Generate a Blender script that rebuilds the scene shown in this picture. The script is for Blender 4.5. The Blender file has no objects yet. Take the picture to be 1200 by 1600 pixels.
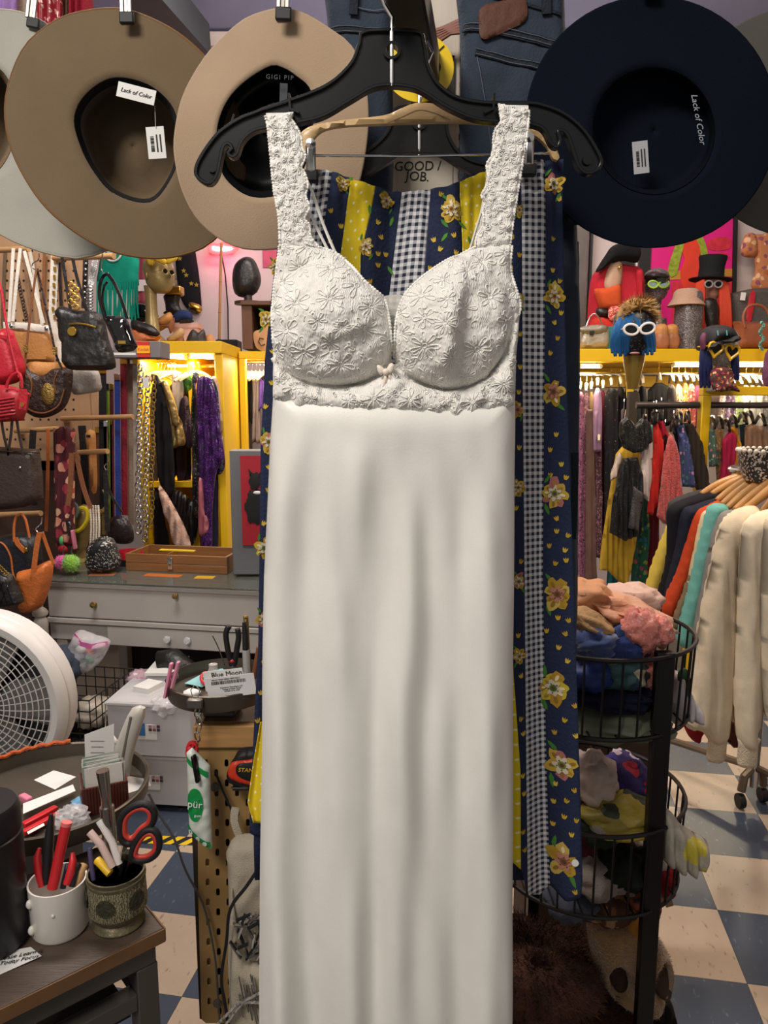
import bpy, bmesh, math, random
import numpy as np
from mathutils import Vector, Matrix, noise
from mathutils.geometry import delaunay_2d_cdt
PI = math.pi
rnd = random.Random(7)
scene = bpy.context.scene
C = scene.collection
# ---------------------------------------------------------------- camera
F_PX, CAM_H, PITCH = 1155.0, 1.598, math.radians(8.58)
cam_d = bpy.data.cameras.new('camera'); cam = bpy.data.objects.new('camera', cam_d); C.objects.link(cam)
cam.location = (0, 0, CAM_H); cam.rotation_euler = (PI/2 - PITCH, 0, 0)
cam_d.sensor_fit = 'VERTICAL'; cam_d.sensor_height = 36.0; cam_d.lens = 36.0*F_PX/1600.0
cam_d.clip_start = 0.05; scene.camera = cam
# ---------------------------------------------------------------- world, lamps, exposure
vs = scene.view_settings
vs.view_transform = 'Standard'; vs.look = 'None'; vs.exposure = 0.2; vs.gamma = 1.0; vs.use_curve_mapping = False
world = bpy.data.worlds.new('world'); scene.world = world; world.use_nodes = True
bg = world.node_tree.nodes['Background']; bg.inputs[0].default_value = (1.0, 0.95, 0.9, 1); bg.inputs[1].default_value = 0.30
def area(name, loc, target, size, size_y, power, col):
    d = bpy.data.lights.new(name, 'AREA'); d.shape = 'RECTANGLE'; d.size = size; d.size_y = size_y; d.energy = power; d.color = col
    o = bpy.data.objects.new(name, d); C.objects.link(o); o.location = loc
    o.rotation_euler = (Vector(target) - Vector(loc)).to_track_quat('-Z', 'Y').to_euler()
    return o
area('ceiling_lamp_front', (-0.9, -0.5, 3.1), (-0.1, 0.9, 1.3), 0.9, 0.5, 42, (1.0, 0.93, 0.86))
area('ceiling_lamp_mid_left', (-1.0, 2.1, 3.6), (-1.0, 2.6, 0.5), 1.2, 0.4, 62, (1.0, 0.93, 0.88))
area('ceiling_lamp_mid_right', (1.5, 2.7, 3.6), (1.5, 3.3, 0.8), 1.2, 0.4, 56, (1.0, 0.81, 0.62))
area('ceiling_lamp_back', (0.4, 4.3, 4.2), (0.4, 6.0, 2.0), 2.6, 0.5, 80, (1.0, 0.88, 0.80))
# ---------------------------------------------------------------- helpers
def P(px, py, Y):
    """point at horizontal distance Y in front of the camera seen at photo pixel (px, py)"""
    x = (px-600)/F_PX; y = -(py-800)/F_PX
    dy = math.cos(PITCH) + y*math.sin(PITCH); dz = y*math.cos(PITCH) - math.sin(PITCH)
    t = Y/dy
    return Vector((x*t, Y, CAM_H + dz*t))
def mpp(px, py, Y):
    return (P(px+1, py, Y) - P(px, py, Y)).length
def lin(c):
    if isinstance(c, str):
        c = c.lstrip('#'); c = [int(c[i:i+2], 16)/255 for i in (0, 2, 4)]
    return tuple(x/12.92 if x <= .04045 else ((x+.055)/1.055)**2.4 for x in c) + (1,)
MATS = {}
def mat(key, col='#888888', rough=.6, metal=0., bump=0., bscale=60., var=.08, vscale=8., sheen=0., coat=0., spec=.5, emit=0., alpha=1., trans=0., col2=None, stretch=None):
    if key in MATS: return MATS[key]
    m = bpy.data.materials.new(key); m.use_nodes = True; nt = m.node_tree; b = nt.nodes['Principled BSDF']; N = nt.nodes.new; L = nt.links.new
    c = lin(col); b.inputs['Roughness'].default_value = rough; b.inputs['Metallic'].default_value = metal
    b.inputs['Specular IOR Level'].default_value = spec
    tc = N('ShaderNodeTexCoord'); src = tc.outputs['Object']
    if stretch:
        mp = N('ShaderNodeMapping'); mp.inputs['Scale'].default_value = stretch; L(src, mp.inputs[0]); src = mp.outputs[0]
    if var > 0 or col2:
        n = N('ShaderNodeTexNoise'); n.inputs['Scale'].default_value = vscale; n.inputs['Detail'].default_value = 4; L(src, n.inputs['Vector'])
        r = N('ShaderNodeMapRange'); r.inputs[1].default_value = .3; r.inputs[2].default_value = .7; L(n.outputs[0], r.inputs[0])
        mx = N('ShaderNodeMix'); mx.data_type = 'RGBA'; L(r.outputs[0], mx.inputs[0])
        if col2: a, d = c, lin(col2)
        else: a = tuple(max(0, x*(1-var)) for x in c[:3])+(1,); d = tuple(min(1, x*(1+var)) for x in c[:3])+(1,)
        mx.inputs[6].default_value = a; mx.inputs[7].default_value = d; L(mx.outputs[2], b.inputs['Base Color'])
    else: b.inputs['Base Color'].default_value = c
    if bump > 0:
        n2 = N('ShaderNodeTexNoise'); n2.inputs['Scale'].default_value = bscale; n2.inputs['Detail'].default_value = 3; L(src, n2.inputs['Vector'])
        bp = N('ShaderNodeBump'); bp.inputs['Strength'].default_value = bump; bp.inputs['Distance'].default_value = .01; L(n2.outputs[0], bp.inputs['Height']); L(bp.outputs[0], b.inputs['Normal'])
    if sheen: b.inputs['Sheen Weight'].default_value = sheen; b.inputs['Sheen Roughness'].default_value = .5
    if coat: b.inputs['Coat Weight'].default_value = coat; b.inputs['Coat Roughness'].default_value = .08
    if emit: b.inputs['Emission Color'].default_value = c; b.inputs['Emission Strength'].default_value = emit
    if trans: b.inputs['Transmission Weight'].default_value = trans; b.inputs['IOR'].default_value = 1.45
    if alpha < 1: b.inputs['Alpha'].default_value = alpha
    MATS[key] = m; return m
def fab(col, key=None, **k):
    k.setdefault('rough', .85); k.setdefault('bump', .25); k.setdefault('bscale', 220); k.setdefault('var', .12); k.setdefault('vscale', 14); k.setdefault('spec', .25)
    return mat(key or 'fabric_'+col, col, **k)
def spark(col, key, fleck='#ffffff', scale=260., dens=.18, rough=.4, metal=.3):
    """cloth with small shiny sequins"""
    if key in MATS: return MATS[key]
    m = mat(key, col, rough=rough, var=.2, metal=0); nt = m.node_tree; b = nt.nodes['Principled BSDF']; N = nt.nodes.new; L = nt.links.new
    tc = N('ShaderNodeTexCoord'); v = N('ShaderNodeTexVoronoi'); v.inputs['Scale'].default_value = scale; L(tc.outputs['Object'], v.inputs['Vector'])
    sp = N('ShaderNodeSeparateColor'); L(v.outputs['Color'], sp.inputs[0])
    lt = N('ShaderNodeMath'); lt.operation = 'LESS_THAN'; lt.inputs[1].default_value = dens; L(sp.outputs[0], lt.inputs[0])
    mx = N('ShaderNodeMix'); mx.data_type = 'RGBA'; L(lt.outputs[0], mx.inputs[0])
    old = b.inputs['Base Color'].links[0].from_socket; L(old, mx.inputs[6]); mx.inputs[7].default_value = lin(fleck); L(mx.outputs[2], b.inputs['Base Color'])
    ml = N('ShaderNodeMath'); ml.operation = 'MULTIPLY'; ml.inputs[1].default_value = metal; L(lt.outputs[0], ml.inputs[0]); L(ml.outputs[0], b.inputs['Metallic'])
    bp = N('ShaderNodeBump'); bp.inputs['Strength'].default_value = .8; bp.inputs['Distance'].default_value = .004; L(sp.outputs[1], bp.inputs['Height']); L(bp.outputs[0], b.inputs['Normal'])
    return m
def printed(key, base, cols, scale=40., size=.35, rough=.85):
    """cloth with a blotchy print: cells of the given colours on a base colour"""
    if key in MATS: return MATS[key]
    m = mat(key, base, rough=rough, var=0, bump=.15, bscale=200); nt = m.node_tree; b = nt.nodes['Principled BSDF']; N = nt.nodes.new; L = nt.links.new
    tc = N('ShaderNodeTexCoord'); v = N('ShaderNodeTexVoronoi'); v.inputs['Scale'].default_value = scale
    nz = N('ShaderNodeTexNoise'); nz.inputs['Scale'].default_value = scale*1.5; L(tc.outputs['Object'], nz.inputs['Vector'])
    mv = N('ShaderNodeMix'); mv.data_type = 'VECTOR'; mv.inputs[0].default_value = .02; L(tc.outputs['Object'], mv.inputs[4]); L(nz.outputs['Color'], mv.inputs[5]); L(mv.outputs[1], v.inputs['Vector'])
    sp = N('ShaderNodeSeparateColor'); L(v.outputs['Color'], sp.inputs[0])
    rp = N('ShaderNodeValToRGB'); rp.color_ramp.interpolation = 'CONSTANT'; L(sp.outputs[0], rp.inputs[0])
    e = rp.color_ramp.elements
    while len(e) < len(cols): e.new(.5)
    for i, c in enumerate(cols): e[i].position = i/len(cols); e[i].color = lin(c)
    lt = N('ShaderNodeMath'); lt.operation = 'LESS_THAN'; lt.inputs[1].default_value = size; L(v.outputs['Distance'], lt.inputs[0])
    mx = N('ShaderNodeMix'); mx.data_type = 'RGBA'; L(lt.outputs[0], mx.inputs[0]); mx.inputs[6].default_value = lin(base); L(rp.outputs[0], mx.inputs[7]); L(mx.outputs[2], b.inputs['Base Color'])
    return m
def vcolmat(key, rough=.85):
    if key in MATS: return MATS[key]
    m = mat(key, '#ffffff', rough=rough, var=0); nt = m.node_tree
    a = nt.nodes.new('ShaderNodeVertexColor'); a.layer_name = 'Col'; nt.links.new(a.outputs[0], nt.nodes['Principled BSDF'].inputs['Base Color'])
    return m
def tag(o, label=None, cat=None, group=None, kind=None):
    if label: o['label'] = label
    if cat: o['category'] = cat
    if group: o['group'] = group
    if kind: o['kind'] = kind
    return o
def thing(name, label, cat, loc=(0, 0, 0), group=None, rotz=0.):
    o = bpy.data.objects.new(name, None); o.empty_display_size = .05; C.objects.link(o)
    o.location = loc; o.rotation_euler = (0, 0, rotz); tag(o, label, cat, group); return o
def rootmat(o):
    while o.parent: o = o.parent
    return Matrix.Translation(o.location) @ Matrix.Rotation(o.rotation_euler.z, 4, 'Z')
class MB:
    def __init__(s): s.v = []; s.f = []; s.uv = {}; s.fc = {}
    def add(s, vs_, fs, col=None):
        o = len(s.v); s.v += [Vector(p) for p in vs_]
        for f in fs:
            if col is not None: s.fc[len(s.f)] = col
            s.f.append(tuple(i+o for i in f))
        return o
    def box(s, c, d, R=None):
        c = Vector(c); pts = []
        for z in (-.5, .5):
            for x, y in ((-.5, -.5), (.5, -.5), (.5, .5), (-.5, .5)):
                p = Vector((x*d[0], y*d[1], z*d[2])); pts.append(c + (R @ p if R else p))
        s.add(pts, [(3, 2, 1, 0), (4, 5, 6, 7), (0, 1, 5, 4), (1, 2, 6, 5), (2, 3, 7, 6), (3, 0, 4, 7)]); return s
    def beam(s, a, b, w, h):
        a = Vector(a); b = Vector(b); d = (b-a); R = d.to_track_quat('Z', 'Y').to_matrix()
        return s.box((a+b)/2, (w, h, d.length), R)
    def tube(s, path, r, n=8, closed=False, flat=1.):
        path = [Vector(p) for p in path]; m = len(path); rr = r if isinstance(r, (list, tuple)) else [r]*m
        rings = []; up = None
        for i, p in enumerate(path):
            if closed: t = path[(i+1) % m]-path[i-1]
            else: t = path[min(i+1, m-1)]-path[max(i-1, 0)]
            t = t.normalized() if t.length > 1e-9 else Vector((0, 0, 1))
            if up is None:
                up = t.orthogonal().normalized()
            else:
                up = up - t*up.dot(t); up = up.normalized() if up.length > 1e-6 else t.orthogonal().normalized()
            q = t.cross(up)
            rings.append([p + (up*math.cos(2*PI*k/n) + q*math.sin(2*PI*k/n)*flat)*rr[i] for k in range(n)])
        return s.loft(rings, ring_closed=True, path_closed=closed)
    def ribbon(s, path, w, th, side):
        """flat strap: width w along 'side', thickness th"""
        path = [Vector(p) for p in path]; side = Vector(side).normalized(); rings = []; m = len(path)
        ww = w if isinstance(w, (list, tuple)) else [w]*m
        for i, p in enumerate(path):
            t = (path[min(i+1, m-1)]-path[max(i-1, 0)]).normalized(); n = t.cross(side); n = n.normalized() if n.length > 1e-6 else Vector((0, 1, 0)); sd = n.cross(t)
            a = sd*ww[i]/2; b = n*th/2
            rings.append([p-a-b, p+a-b, p+a+b, p-a+b])
        return s.loft(rings)
    def loft(s, rings, ring_closed=True, path_closed=False, cap=True):
        n = len(rings[0]); o = len(s.v)
        for r in rings: s.v += [Vector(p) for p in r]
        m = len(rings)
        for i in range(m if path_closed else m-1):
            j = (i+1) % m
            for k in range(n if ring_closed else n-1):
                l = (k+1) % n
                s.f.append((o+i*n+k, o+i*n+l, o+j*n+l, o+j*n+k))
        if cap and not path_closed and ring_closed:
            s.f.append(tuple(o+k for k in range(n-1, -1, -1))); s.f.append(tuple(o+(m-1)*n+k for k in range(n)))
        return s
    def lathe(s, prof, c=(0, 0, 0), n=24, R=None, sx=1., sy=1.):
        c = Vector(c); rings = []
        for r, z in prof:
            ring = []
            for k in range(n):
                p = Vector((r*sx*math.cos(2*PI*k/n), r*sy*math.sin(2*PI*k/n), z)); ring.append(c + (R @ p if R else p))
            rings.append(ring)
        return s.loft(rings)
    def ell(s, c, r, n=16, m=10, R=None, fn=None):
        prof = []; c = Vector(c); rings = []
        for i in range(m+1):
            a = PI*i/m - PI/2; a = max(-PI/2+.02, min(PI/2-.02, a)); ring = []
            for k in range(n):
                d = Vector((math.cos(a)*math.cos(2*PI*k/n), math.cos(a)*math.sin(2*PI*k/n), math.sin(a)))
                g = fn(d) if fn else 1.
                p = Vector((d.x*r[0]*g, d.y*r[1]*g, d.z*r[2]*g)); ring.append(c + (R @ p if R else p))
            rings.append(ring)
        return s.loft(rings)
    def grid(s, fn, nu, nv, uvfn=None, col=None):
        o = len(s.v)
        for j in range(nv+1):
            for i in range(nu+1):
                s.v.append(Vector(fn(i/nu, j/nv)))
                if uvfn: s.uv[len(s.v)-1] = uvfn(i/nu, j/nv)
        for j in range(nv):
            for i in range(nu):
                a = o+j*(nu+1)+i
                if col is not None: s.fc[len(s.f)] = col
                s.f.append((a, a+1, a+nu+2, a+nu+1))
        return s
    def mesh(s, name, M=None, sharp=40):
        me = bpy.data.meshes.new(name)
        vv = [tuple(M @ p) for p in s.v] if M else [tuple(p) for p in s.v]
        me.from_pydata(vv, [], s.f)
        if s.uv:
            ul = me.uv_layers.new(name='UVMap')
            for lp in me.loops: ul.data[lp.index].uv = s.uv.get(lp.vertex_index, (0, 0))
        if s.fc:
            ca = me.color_attributes.new('Col', 'FLOAT_COLOR', 'CORNER')
            for p in me.polygons:
                c = lin(s.fc.get(p.index, '#ffffff'))
                for li in p.loop_indices: ca.data[li].color = c
        if sharp is not None:
            me.shade_smooth()
            if sharp < 180: me.set_sharp_from_angle(angle=math.radians(sharp))
        return me
    def build(s, name, m, parent=None, sharp=40, bevel=0., label=None, solid=0., world=True, fix=True, sub=0):
        M = rootmat(parent).inverted() if (parent and world) else None
        if not parent:      # single-mesh thing: origin at its base
            xs = [p.x for p in s.v]; ys = [p.y for p in s.v]; zs = [p.z for p in s.v]
            o0 = Vector(((min(xs)+max(xs))/2, (min(ys)+max(ys))/2, min(zs))); M = Matrix.Translation(-o0)
        me = s.mesh(name, M, sharp); me.materials.append(m)
        if fix:
            bm = bmesh.new(); bm.from_mesh(me); bmesh.ops.recalc_face_normals(bm, faces=bm.faces); bm.to_mesh(me); bm.free()
        o = bpy.data.objects.new(name, me); C.objects.link(o)
        if parent: o.parent = parent
        else: o.location = o0
        if solid: md = o.modifiers.new('solid', 'SOLIDIFY'); md.thickness = solid; md.offset = 0
        if bevel: md = o.modifiers.new('bevel', 'BEVEL'); md.width = bevel; md.segments = 2; md.limit_method = 'ANGLE'; md.angle_limit = .6
        if sub: md = o.modifiers.new('sub', 'SUBSURF'); md.levels = sub; md.render_levels = sub
        if label: o['label'] = label
        return o
def one(mb, name, m, label, cat, group=None, **k):
    return tag(mb.build(name, m, None, **k), label, cat, group)
def dup(root, loc=None, rotz=None, label=None, group=None):
    r = root.copy(); C.objects.link(r)
    if loc is not None: r.location = loc
    if rotz is not None: r.rotation_euler = (0, 0, rotz)
    if label: r['label'] = label
    if group: r['group'] = group
    for ch in list(root.children):
        c = ch.copy(); C.objects.link(c); c.parent = r
        for g in list(ch.children):
            d = g.copy(); C.objects.link(d); d.parent = c
    return r
def catmull(pts, step, closed=True):
    out = []; n = len(pts)
    for i in range(n if closed else n-1):
        p0, p1, p2, p3 = (pts[(i-1) % n], pts[i], pts[(i+1) % n], pts[(i+2) % n]) if closed else (pts[max(i-1, 0)], pts[i], pts[i+1], pts[min(i+2, n-1)])
        L_ = math.hypot(p2[0]-p1[0], p2[1]-p1[1]); k = max(1, int(round(L_/step)))
        for j in range(k):
            t = j/k
            out.append(tuple(.5*((2*p1[a]) + (-p0[a]+p2[a])*t + (2*p0[a]-5*p1[a]+4*p2[a]-p3[a])*t*t + (-p0[a]+3*p1[a]-3*p2[a]+p3[a])*t**3) for a in range(len(p1))))
    if not closed: out.append(tuple(pts[-1]))
    return out
def lins(pts, step, closed=True):
    out = []; n = len(pts)
    for i in range(n if closed else n-1):
        a, b = pts[i], pts[(i+1) % n]; k = max(1, int(round(math.hypot(b[0]-a[0], b[1]-a[1])/step)))
        for j in range(k): out.append((a[0]+(b[0]-a[0])*j/k, a[1]+(b[1]-a[1])*j/k))
    if not closed: out.append(tuple(pts[-1]))
    return out
def inside(poly, X, Yy):
    x1 = poly[:, 0]; y1 = poly[:, 1]; x2 = np.roll(x1, -1); y2 = np.roll(y1, -1); dy = np.where(y2 == y1, 1e-12, y2-y1); out = np.zeros(len(X), bool)
    ch = max(1, 400000//len(x1))
    for s_ in range(0, len(X), ch):
        x = X[s_:s_+ch, None]; y = Yy[s_:s_+ch, None]
        out[s_:s_+ch] = (((y1 > y) != (y2 > y)) & (x < (x2-x1)*(y-y1)/dy+x1)).sum(1) % 2 == 1
    return out
def edist(poly, X, Yy):
    a = poly[:, 0]; b = poly[:, 1]; c = np.roll(a, -1)-a; d = np.roll(b, -1)-b; L2 = c*c+d*d+1e-12; out = np.zeros(len(X))
    ch = max(1, 400000//len(a))
    for s_ in range(0, len(X), ch):
        x = X[s_:s_+ch, None]-a; y = Yy[s_:s_+ch, None]-b
        t = np.minimum(np.maximum((x*c+y*d)/L2, 0), 1); x -= t*c; y -= t*d
        out[s_:s_+ch] = np.sqrt((x*x+y*y).min(1))
    return out
def cdt(poly, step, holes=()):
    A = np.array(poly, float); lo = A.min(0); hi = A.max(0)
    gx, gy = np.meshgrid(np.arange(lo[0]+step*.5, hi[0], step), np.arange(lo[1]+step*.5, hi[1], step)); gx = gx.ravel(); gy = gy.ravel()
    ok = inside(A, gx, gy) & (edist(A, gx, gy) > step*.45)
    for h in holes: H = np.array(h, float); ok &= ~inside(H, gx, gy) & (edist(H, gx, gy) > step*.45)
    pts = [tuple(p) for p in A]; edges = [(i, (i+1) % len(A)) for i in range(len(A))]
    for h in holes:
        o = len(pts); pts += [tuple(p) for p in h]; edges += [(o+i, o+(i+1) % len(h)) for i in range(len(h))]
    pts += list(zip(gx[ok], gy[ok]))
    r = delaunay_2d_cdt([Vector(p) for p in pts], edges, [], 1, 1e-6)
    V, Fc = r[0], r[2]
    fs = []
    for f in Fc:
        cx = np.array([sum(V[i].x for i in f)/3]); cy = np.array([sum(V[i].y for i in f)/3])
        if holes and any(inside(np.array(h, float), cx, cy)[0] for h in holes): continue
        fs.append(tuple(f))
    return [(v.x, v.y) for v in V], fs
class Puff:
    """cushion-like closed body: outline in photo pixels standing at distance Y, swelling h metres to the front and hb to the back"""
    def __init__(s, out, Y, h=.02, hb=None, k=12., step=8., dfn=None, smooth=True, holes=(), bdfn=None, edge=.0015):
        s.poly = np.array(catmull(out, step) if smooth else lins(out, step), float); s.Y = Y; s.h = h; s.hb = h if hb is None else hb; s.k = k; s.dfn = dfn; s.edge = edge
        s.Yf = Y if callable(Y) else (lambda x, y: Y)
        V, fs = cdt(s.poly, step, holes)
        X = np.array([v[0] for v in V]); Yy = np.array([v[1] for v in V])
        D = edist(s.poly, X, Yy); D[D < 1e-4] = 0
        g = s.prof(D); n = len(V); s.mb = MB()
        fr = []; bk = []
        for i in range(n):
            d = edge + s.h*g[i] + (dfn(X[i], Yy[i]) if dfn else 0); y0 = s.Yf(X[i], Yy[i]); fr.append(P(X[i], Yy[i], y0) + Vector((0, -d, 0)))
            db = edge + s.hb*g[i] - (bdfn(X[i], Yy[i]) if bdfn else (dfn(X[i], Yy[i]) if (dfn and s.hb < .004) else 0)); bk.append(P(X[i], Yy[i], y0) + Vector((0, db, 0)))
        cnt = {}
        for f in fs:
            for a, b in zip(f, f[1:]+f[:1]): cnt[(min(a, b), max(a, b))] = cnt.get((min(a, b), max(a, b)), 0)+1
        F_ = [f for f in fs] + [tuple(i+n for i in reversed(f)) for f in fs]
        for f in fs:
            for a, b in zip(f, f[1:]+f[:1]):
                if cnt[(min(a, b), max(a, b))] == 1: F_.append((b, a, a+n, b+n))
        s.mb.add(fr+bk, F_)
    def prof(s, D): return np.sqrt(np.clip(1-(1-np.clip(D/s.k, 0, 1))**2, 0, 1))
    def at(s, x, y, off=.0008):
        """a point on the front surface"""
        D = edist(s.poly, np.array([x]), np.array([y]))
        d = s.edge + s.h*s.prof(D)[0] + (s.dfn(x, y) if s.dfn else 0)
        return P(x, y, s.Yf(x, y)) + Vector((0, -d-off, 0))
def puff(name, m, out, Y, parent=None, label=None, sharp=60, **k):
    p = Puff(out, Y, **k); return p.mb.build(name, m, parent, sharp=sharp, label=label)
def decal(mb, surf, cx, cy, pts, col, off=.0008):
    """flat print: polygon around (cx, cy) in photo pixels laid on a surface"""
    vs_ = [surf(cx, cy, off)] + [surf(cx+x, cy+y, off) for x, y in pts]; n = len(pts)
    mb.add(vs_, [(0, 1+i, 1+(i+1) % n) for i in range(n)], col)
def circ(r, n=10, rx=None, rot=0., ph=0.):
    rx = rx or r; c, s_ = math.cos(rot), math.sin(rot); o = []
    for i in range(n):
        a = 2*PI*i/n+ph; x, y = rx*math.cos(a), r*math.sin(a); o.append((x*c-y*s_, x*s_+y*c))
    return o
def text(name, s_, size, M, m, parent=None, ext=.0002, shear=0., align='CENTER', label=None, space=1.):
    cu = bpy.data.curves.new(name, 'FONT'); cu.body = s_; cu.size = size; cu.extrude = ext; cu.shear = shear; cu.align_x = align; cu.align_y = 'CENTER'; cu.space_character = space; cu.resolution_u = 3
    t = bpy.data.objects.new(name, cu); C.objects.link(t); dg = bpy.context.evaluated_depsgraph_get(); dg.update()
    me = bpy.data.meshes.new_from_object(t.evaluated_get(dg)); bpy.data.objects.remove(t); bpy.data.curves.remove(cu)
    me.name = name
    if parent: me.transform(rootmat(parent).inverted() @ M)
    else: me.transform(M)
    me.materials.clear(); me.materials.append(m)
    o = bpy.data.objects.new(name, me); C.objects.link(o); o.parent = parent
    if label: o['label'] = label
    return o
def facing(loc, rot=0., yaw=0., tilt=0.):
    """matrix for text / flat parts standing upright towards the camera; rot = roll in the picture plane (radians, clockwise)"""
    return Matrix.Translation(loc) @ Matrix.Rotation(yaw, 4, 'Z') @ Matrix.Rotation(PI/2+tilt, 4, 'X') @ Matrix.Rotation(-rot, 4, 'Z')
def blob(c, r, seed=0, amp=.2, freq=2.2, n=28, m=18, R=None, fold=0.):
    c = Vector(c); o = Vector((seed*7.3, seed*3.1, seed*1.7))
    def g(d):
        q = noise.noise(d*freq+o); e = 1-abs(noise.noise(d*freq*1.9+o*2))*2
        return 1 + amp*q + fold*(e-.4)
    return MB().ell(c, r, n, m, R, g)
# ---------------------------------------------------------------- room
GA = math.radians(-9.64); TILE = .305; GOFF = Vector((2.2486, 7.4695))
GX = Vector((math.cos(GA), math.sin(GA), 0)); GY = Vector((-math.sin(GA), math.cos(GA), 0))
def gridpt(i, j): return GX*((i+GOFF.x)*TILE) + GY*((j+GOFF.y)*TILE)
def tilemat(key, a, b, streak):
    m = mat(key, a, rough=.32, var=0, spec=.45); nt = m.node_tree; N = nt.nodes.new; L = nt.links.new; bs = nt.nodes['Principled BSDF']
    tc = N('ShaderNodeTexCoord'); oi = N('ShaderNodeObjectInfo'); ad = N('ShaderNodeVectorMath'); L(tc.outputs['Object'], ad.inputs[0])
    sc = N('ShaderNodeVectorMath'); sc.operation = 'SCALE'; L(oi.outputs['Location'], sc.inputs[0]); sc.inputs['Scale'].default_value = 3.1; L(sc.outputs[0], ad.inputs[1])
    n = N('ShaderNodeTexNoise'); n.inputs['Scale'].default_value = 9; n.inputs['Detail'].default_value = 6; L(ad.outputs[0], n.inputs['Vector'])
    mp = N('ShaderNodeMapping'); mp.inputs['Scale'].default_value = (70, 22, 1); mp.inputs['Rotation'].default_value = (0, 0, .5); L(ad.outputs[0], mp.inputs[0])
    n2 = N('ShaderNodeTexNoise'); n2.inputs['Scale'].default_value = 1; n2.inputs['Detail'].default_value = 2; L(mp.outputs[0], n2.inputs['Vector'])
    mx = N('ShaderNodeMix'); mx.data_type = 'RGBA'; L(n.outputs[0], mx.inputs[0]); mx.inputs[6].default_value = lin(a); mx.inputs[7].default_value = lin(b)
    r = N('ShaderNodeMapRange'); r.inputs[1].default_value = .64; r.inputs[2].default_value = .72; L(n2.outputs[0], r.inputs[0])
    m2 = N('ShaderNodeMix'); m2.data_type = 'RGBA'; L(r.outputs[0], m2.inputs[0]); L(mx.outputs[2], m2.inputs[6]); m2.inputs[7].default_value = lin(streak); L(m2.outputs[2], bs.inputs['Base Color'])
    return m
m_tl = tilemat('tile_cream', '#b3a08c', '#a3907c', '#857564'); m_td = tilemat('tile_blue', '#3f4857', '#363f4e', '#5c6575')
fl = tag(MB().box((0.2, 2.6, -.032), (9.4, 9.6, .05)).build('floor', mat('floor_grout', '#4a423c', rough=.8)), kind='structure')
tmesh = []
for k, mm in enumerate((m_tl, m_td)):
    me = MB().box((0, 0, -.003), (TILE-.0012, TILE-.0012, .006)).mesh('tile', None, None); me.materials.append(mm); tmesh.append(me)
for i in range(-9, 10):
    for j in range(-6, 8):
        p = gridpt(i+.5, j+.5)
        if not (.75 < p.y < 4.3): continue
        if abs(p.x) > p.y*.56+.3: continue
        t = bpy.data.objects.new('tile', tmesh[(i+j) % 2]); C.objects.link(t); t.parent = fl; t.location = p - fl.location - Vector((0, 0, 0)); t.location.z = -fl.location.z; t.rotation_euler = (0, 0, GA)
m_wall = mat('wall_paint', '#c4b6b4', rough=.8, bump=.05, bscale=30, var=.05, vscale=2)
def struct(mb, name, m, **k): return tag(mb.build(name, m, None, **k), kind='structure')
struct(MB().box((0.2, 6.35, 2.2), (9.4, .1, 4.5)), 'wall_back', m_wall)
struct(MB().box((-4.5, 2.6, 2.2), (.1, 7.6, 4.5)), 'wall_left', m_wall)
struct(MB().box((4.9, 2.6, 2.2), (.1, 7.6, 4.5)), 'wall_right', m_wall)
struct(MB().box((0.2, 2.6, 4.5), (9.4, 7.6, .1)), 'ceiling', mat('ceiling_paint', '#98a2c6', rough=.85, var=.06, vscale=1.5))
struct(MB().box((0.2, 6.27, 4.38), (9.4, .08, .1)), 'trim_1', mat('trim_paint', '#d8c8c0', rough=.7))
struct(MB().beam(P(205, -45, 4.4), P(302, 62, 5.9), .25, .2), 'trim_2', mat('beam_dark', '#33383d', rough=.7))
# ---------------------------------------------------------------- post, arm and hangers
YD = .88
m_blackpl = mat('black_plastic', '#06070a', rough=.25, var=0, spec=.5)
m_chrome = mat('chrome', '#cfcfcf', rough=.18, metal=1, var=0)
m_rubber = mat('black_rubber', '#101114', rough=.6, var=0)
m_post = mat('post_paint', '#c9bfb2', rough=.75, bump=.3, bscale=12, var=.12, vscale=5, stretch=(3, 3, .6))
pr = thing('display_post', 'white painted square post behind the dress with GOOD JOB written on it', 'post', P(662, 200, 1.36)*1); pr.location.z = 0
MB().box((P(660, 200, 1.355).x, 1.355, 2.222), (.118, .11, 4.444)).build('post_body', m_post, pr, bevel=.004)
a = P(700, 262, 1.298); b = P(628, 262, 1.298)
MB().box(((a.x+b.x)/2, 1.2985, P(660, 268, 1.298).z), (.092, .002, .07)).build('paper_note', mat('note_paper', '#c8bfae', rough=.9), pr)
m_ink = mat('black_ink', '#15130f', rough=.7, var=0)
text('lettering', 'GOOD /', .021, facing(P(652, 260, 1.2965), -.02), m_ink, pr, shear=.1); text('lettering', 'JOB.', .021, facing(P(652, 276, 1.2965), .05), m_ink, pr, shear=.1)
ar = thing('faceout_arm', 'dark metal faceout arm slanting out from the post toward the viewer', 'hanging arm', P(668, 118, 1.3))
MB().beam(P(672, 135, 1.30), P(622, -75, .80), .042, .042).build('arm_bar', mat('arm_metal', '#2c2824', rough=.5, metal=.4), ar, bevel=.003)
MB().box(P(676, 140, 1.296), (.07, .008, .1)).build('mount_plate', mat('arm_metal'), ar)
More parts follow.
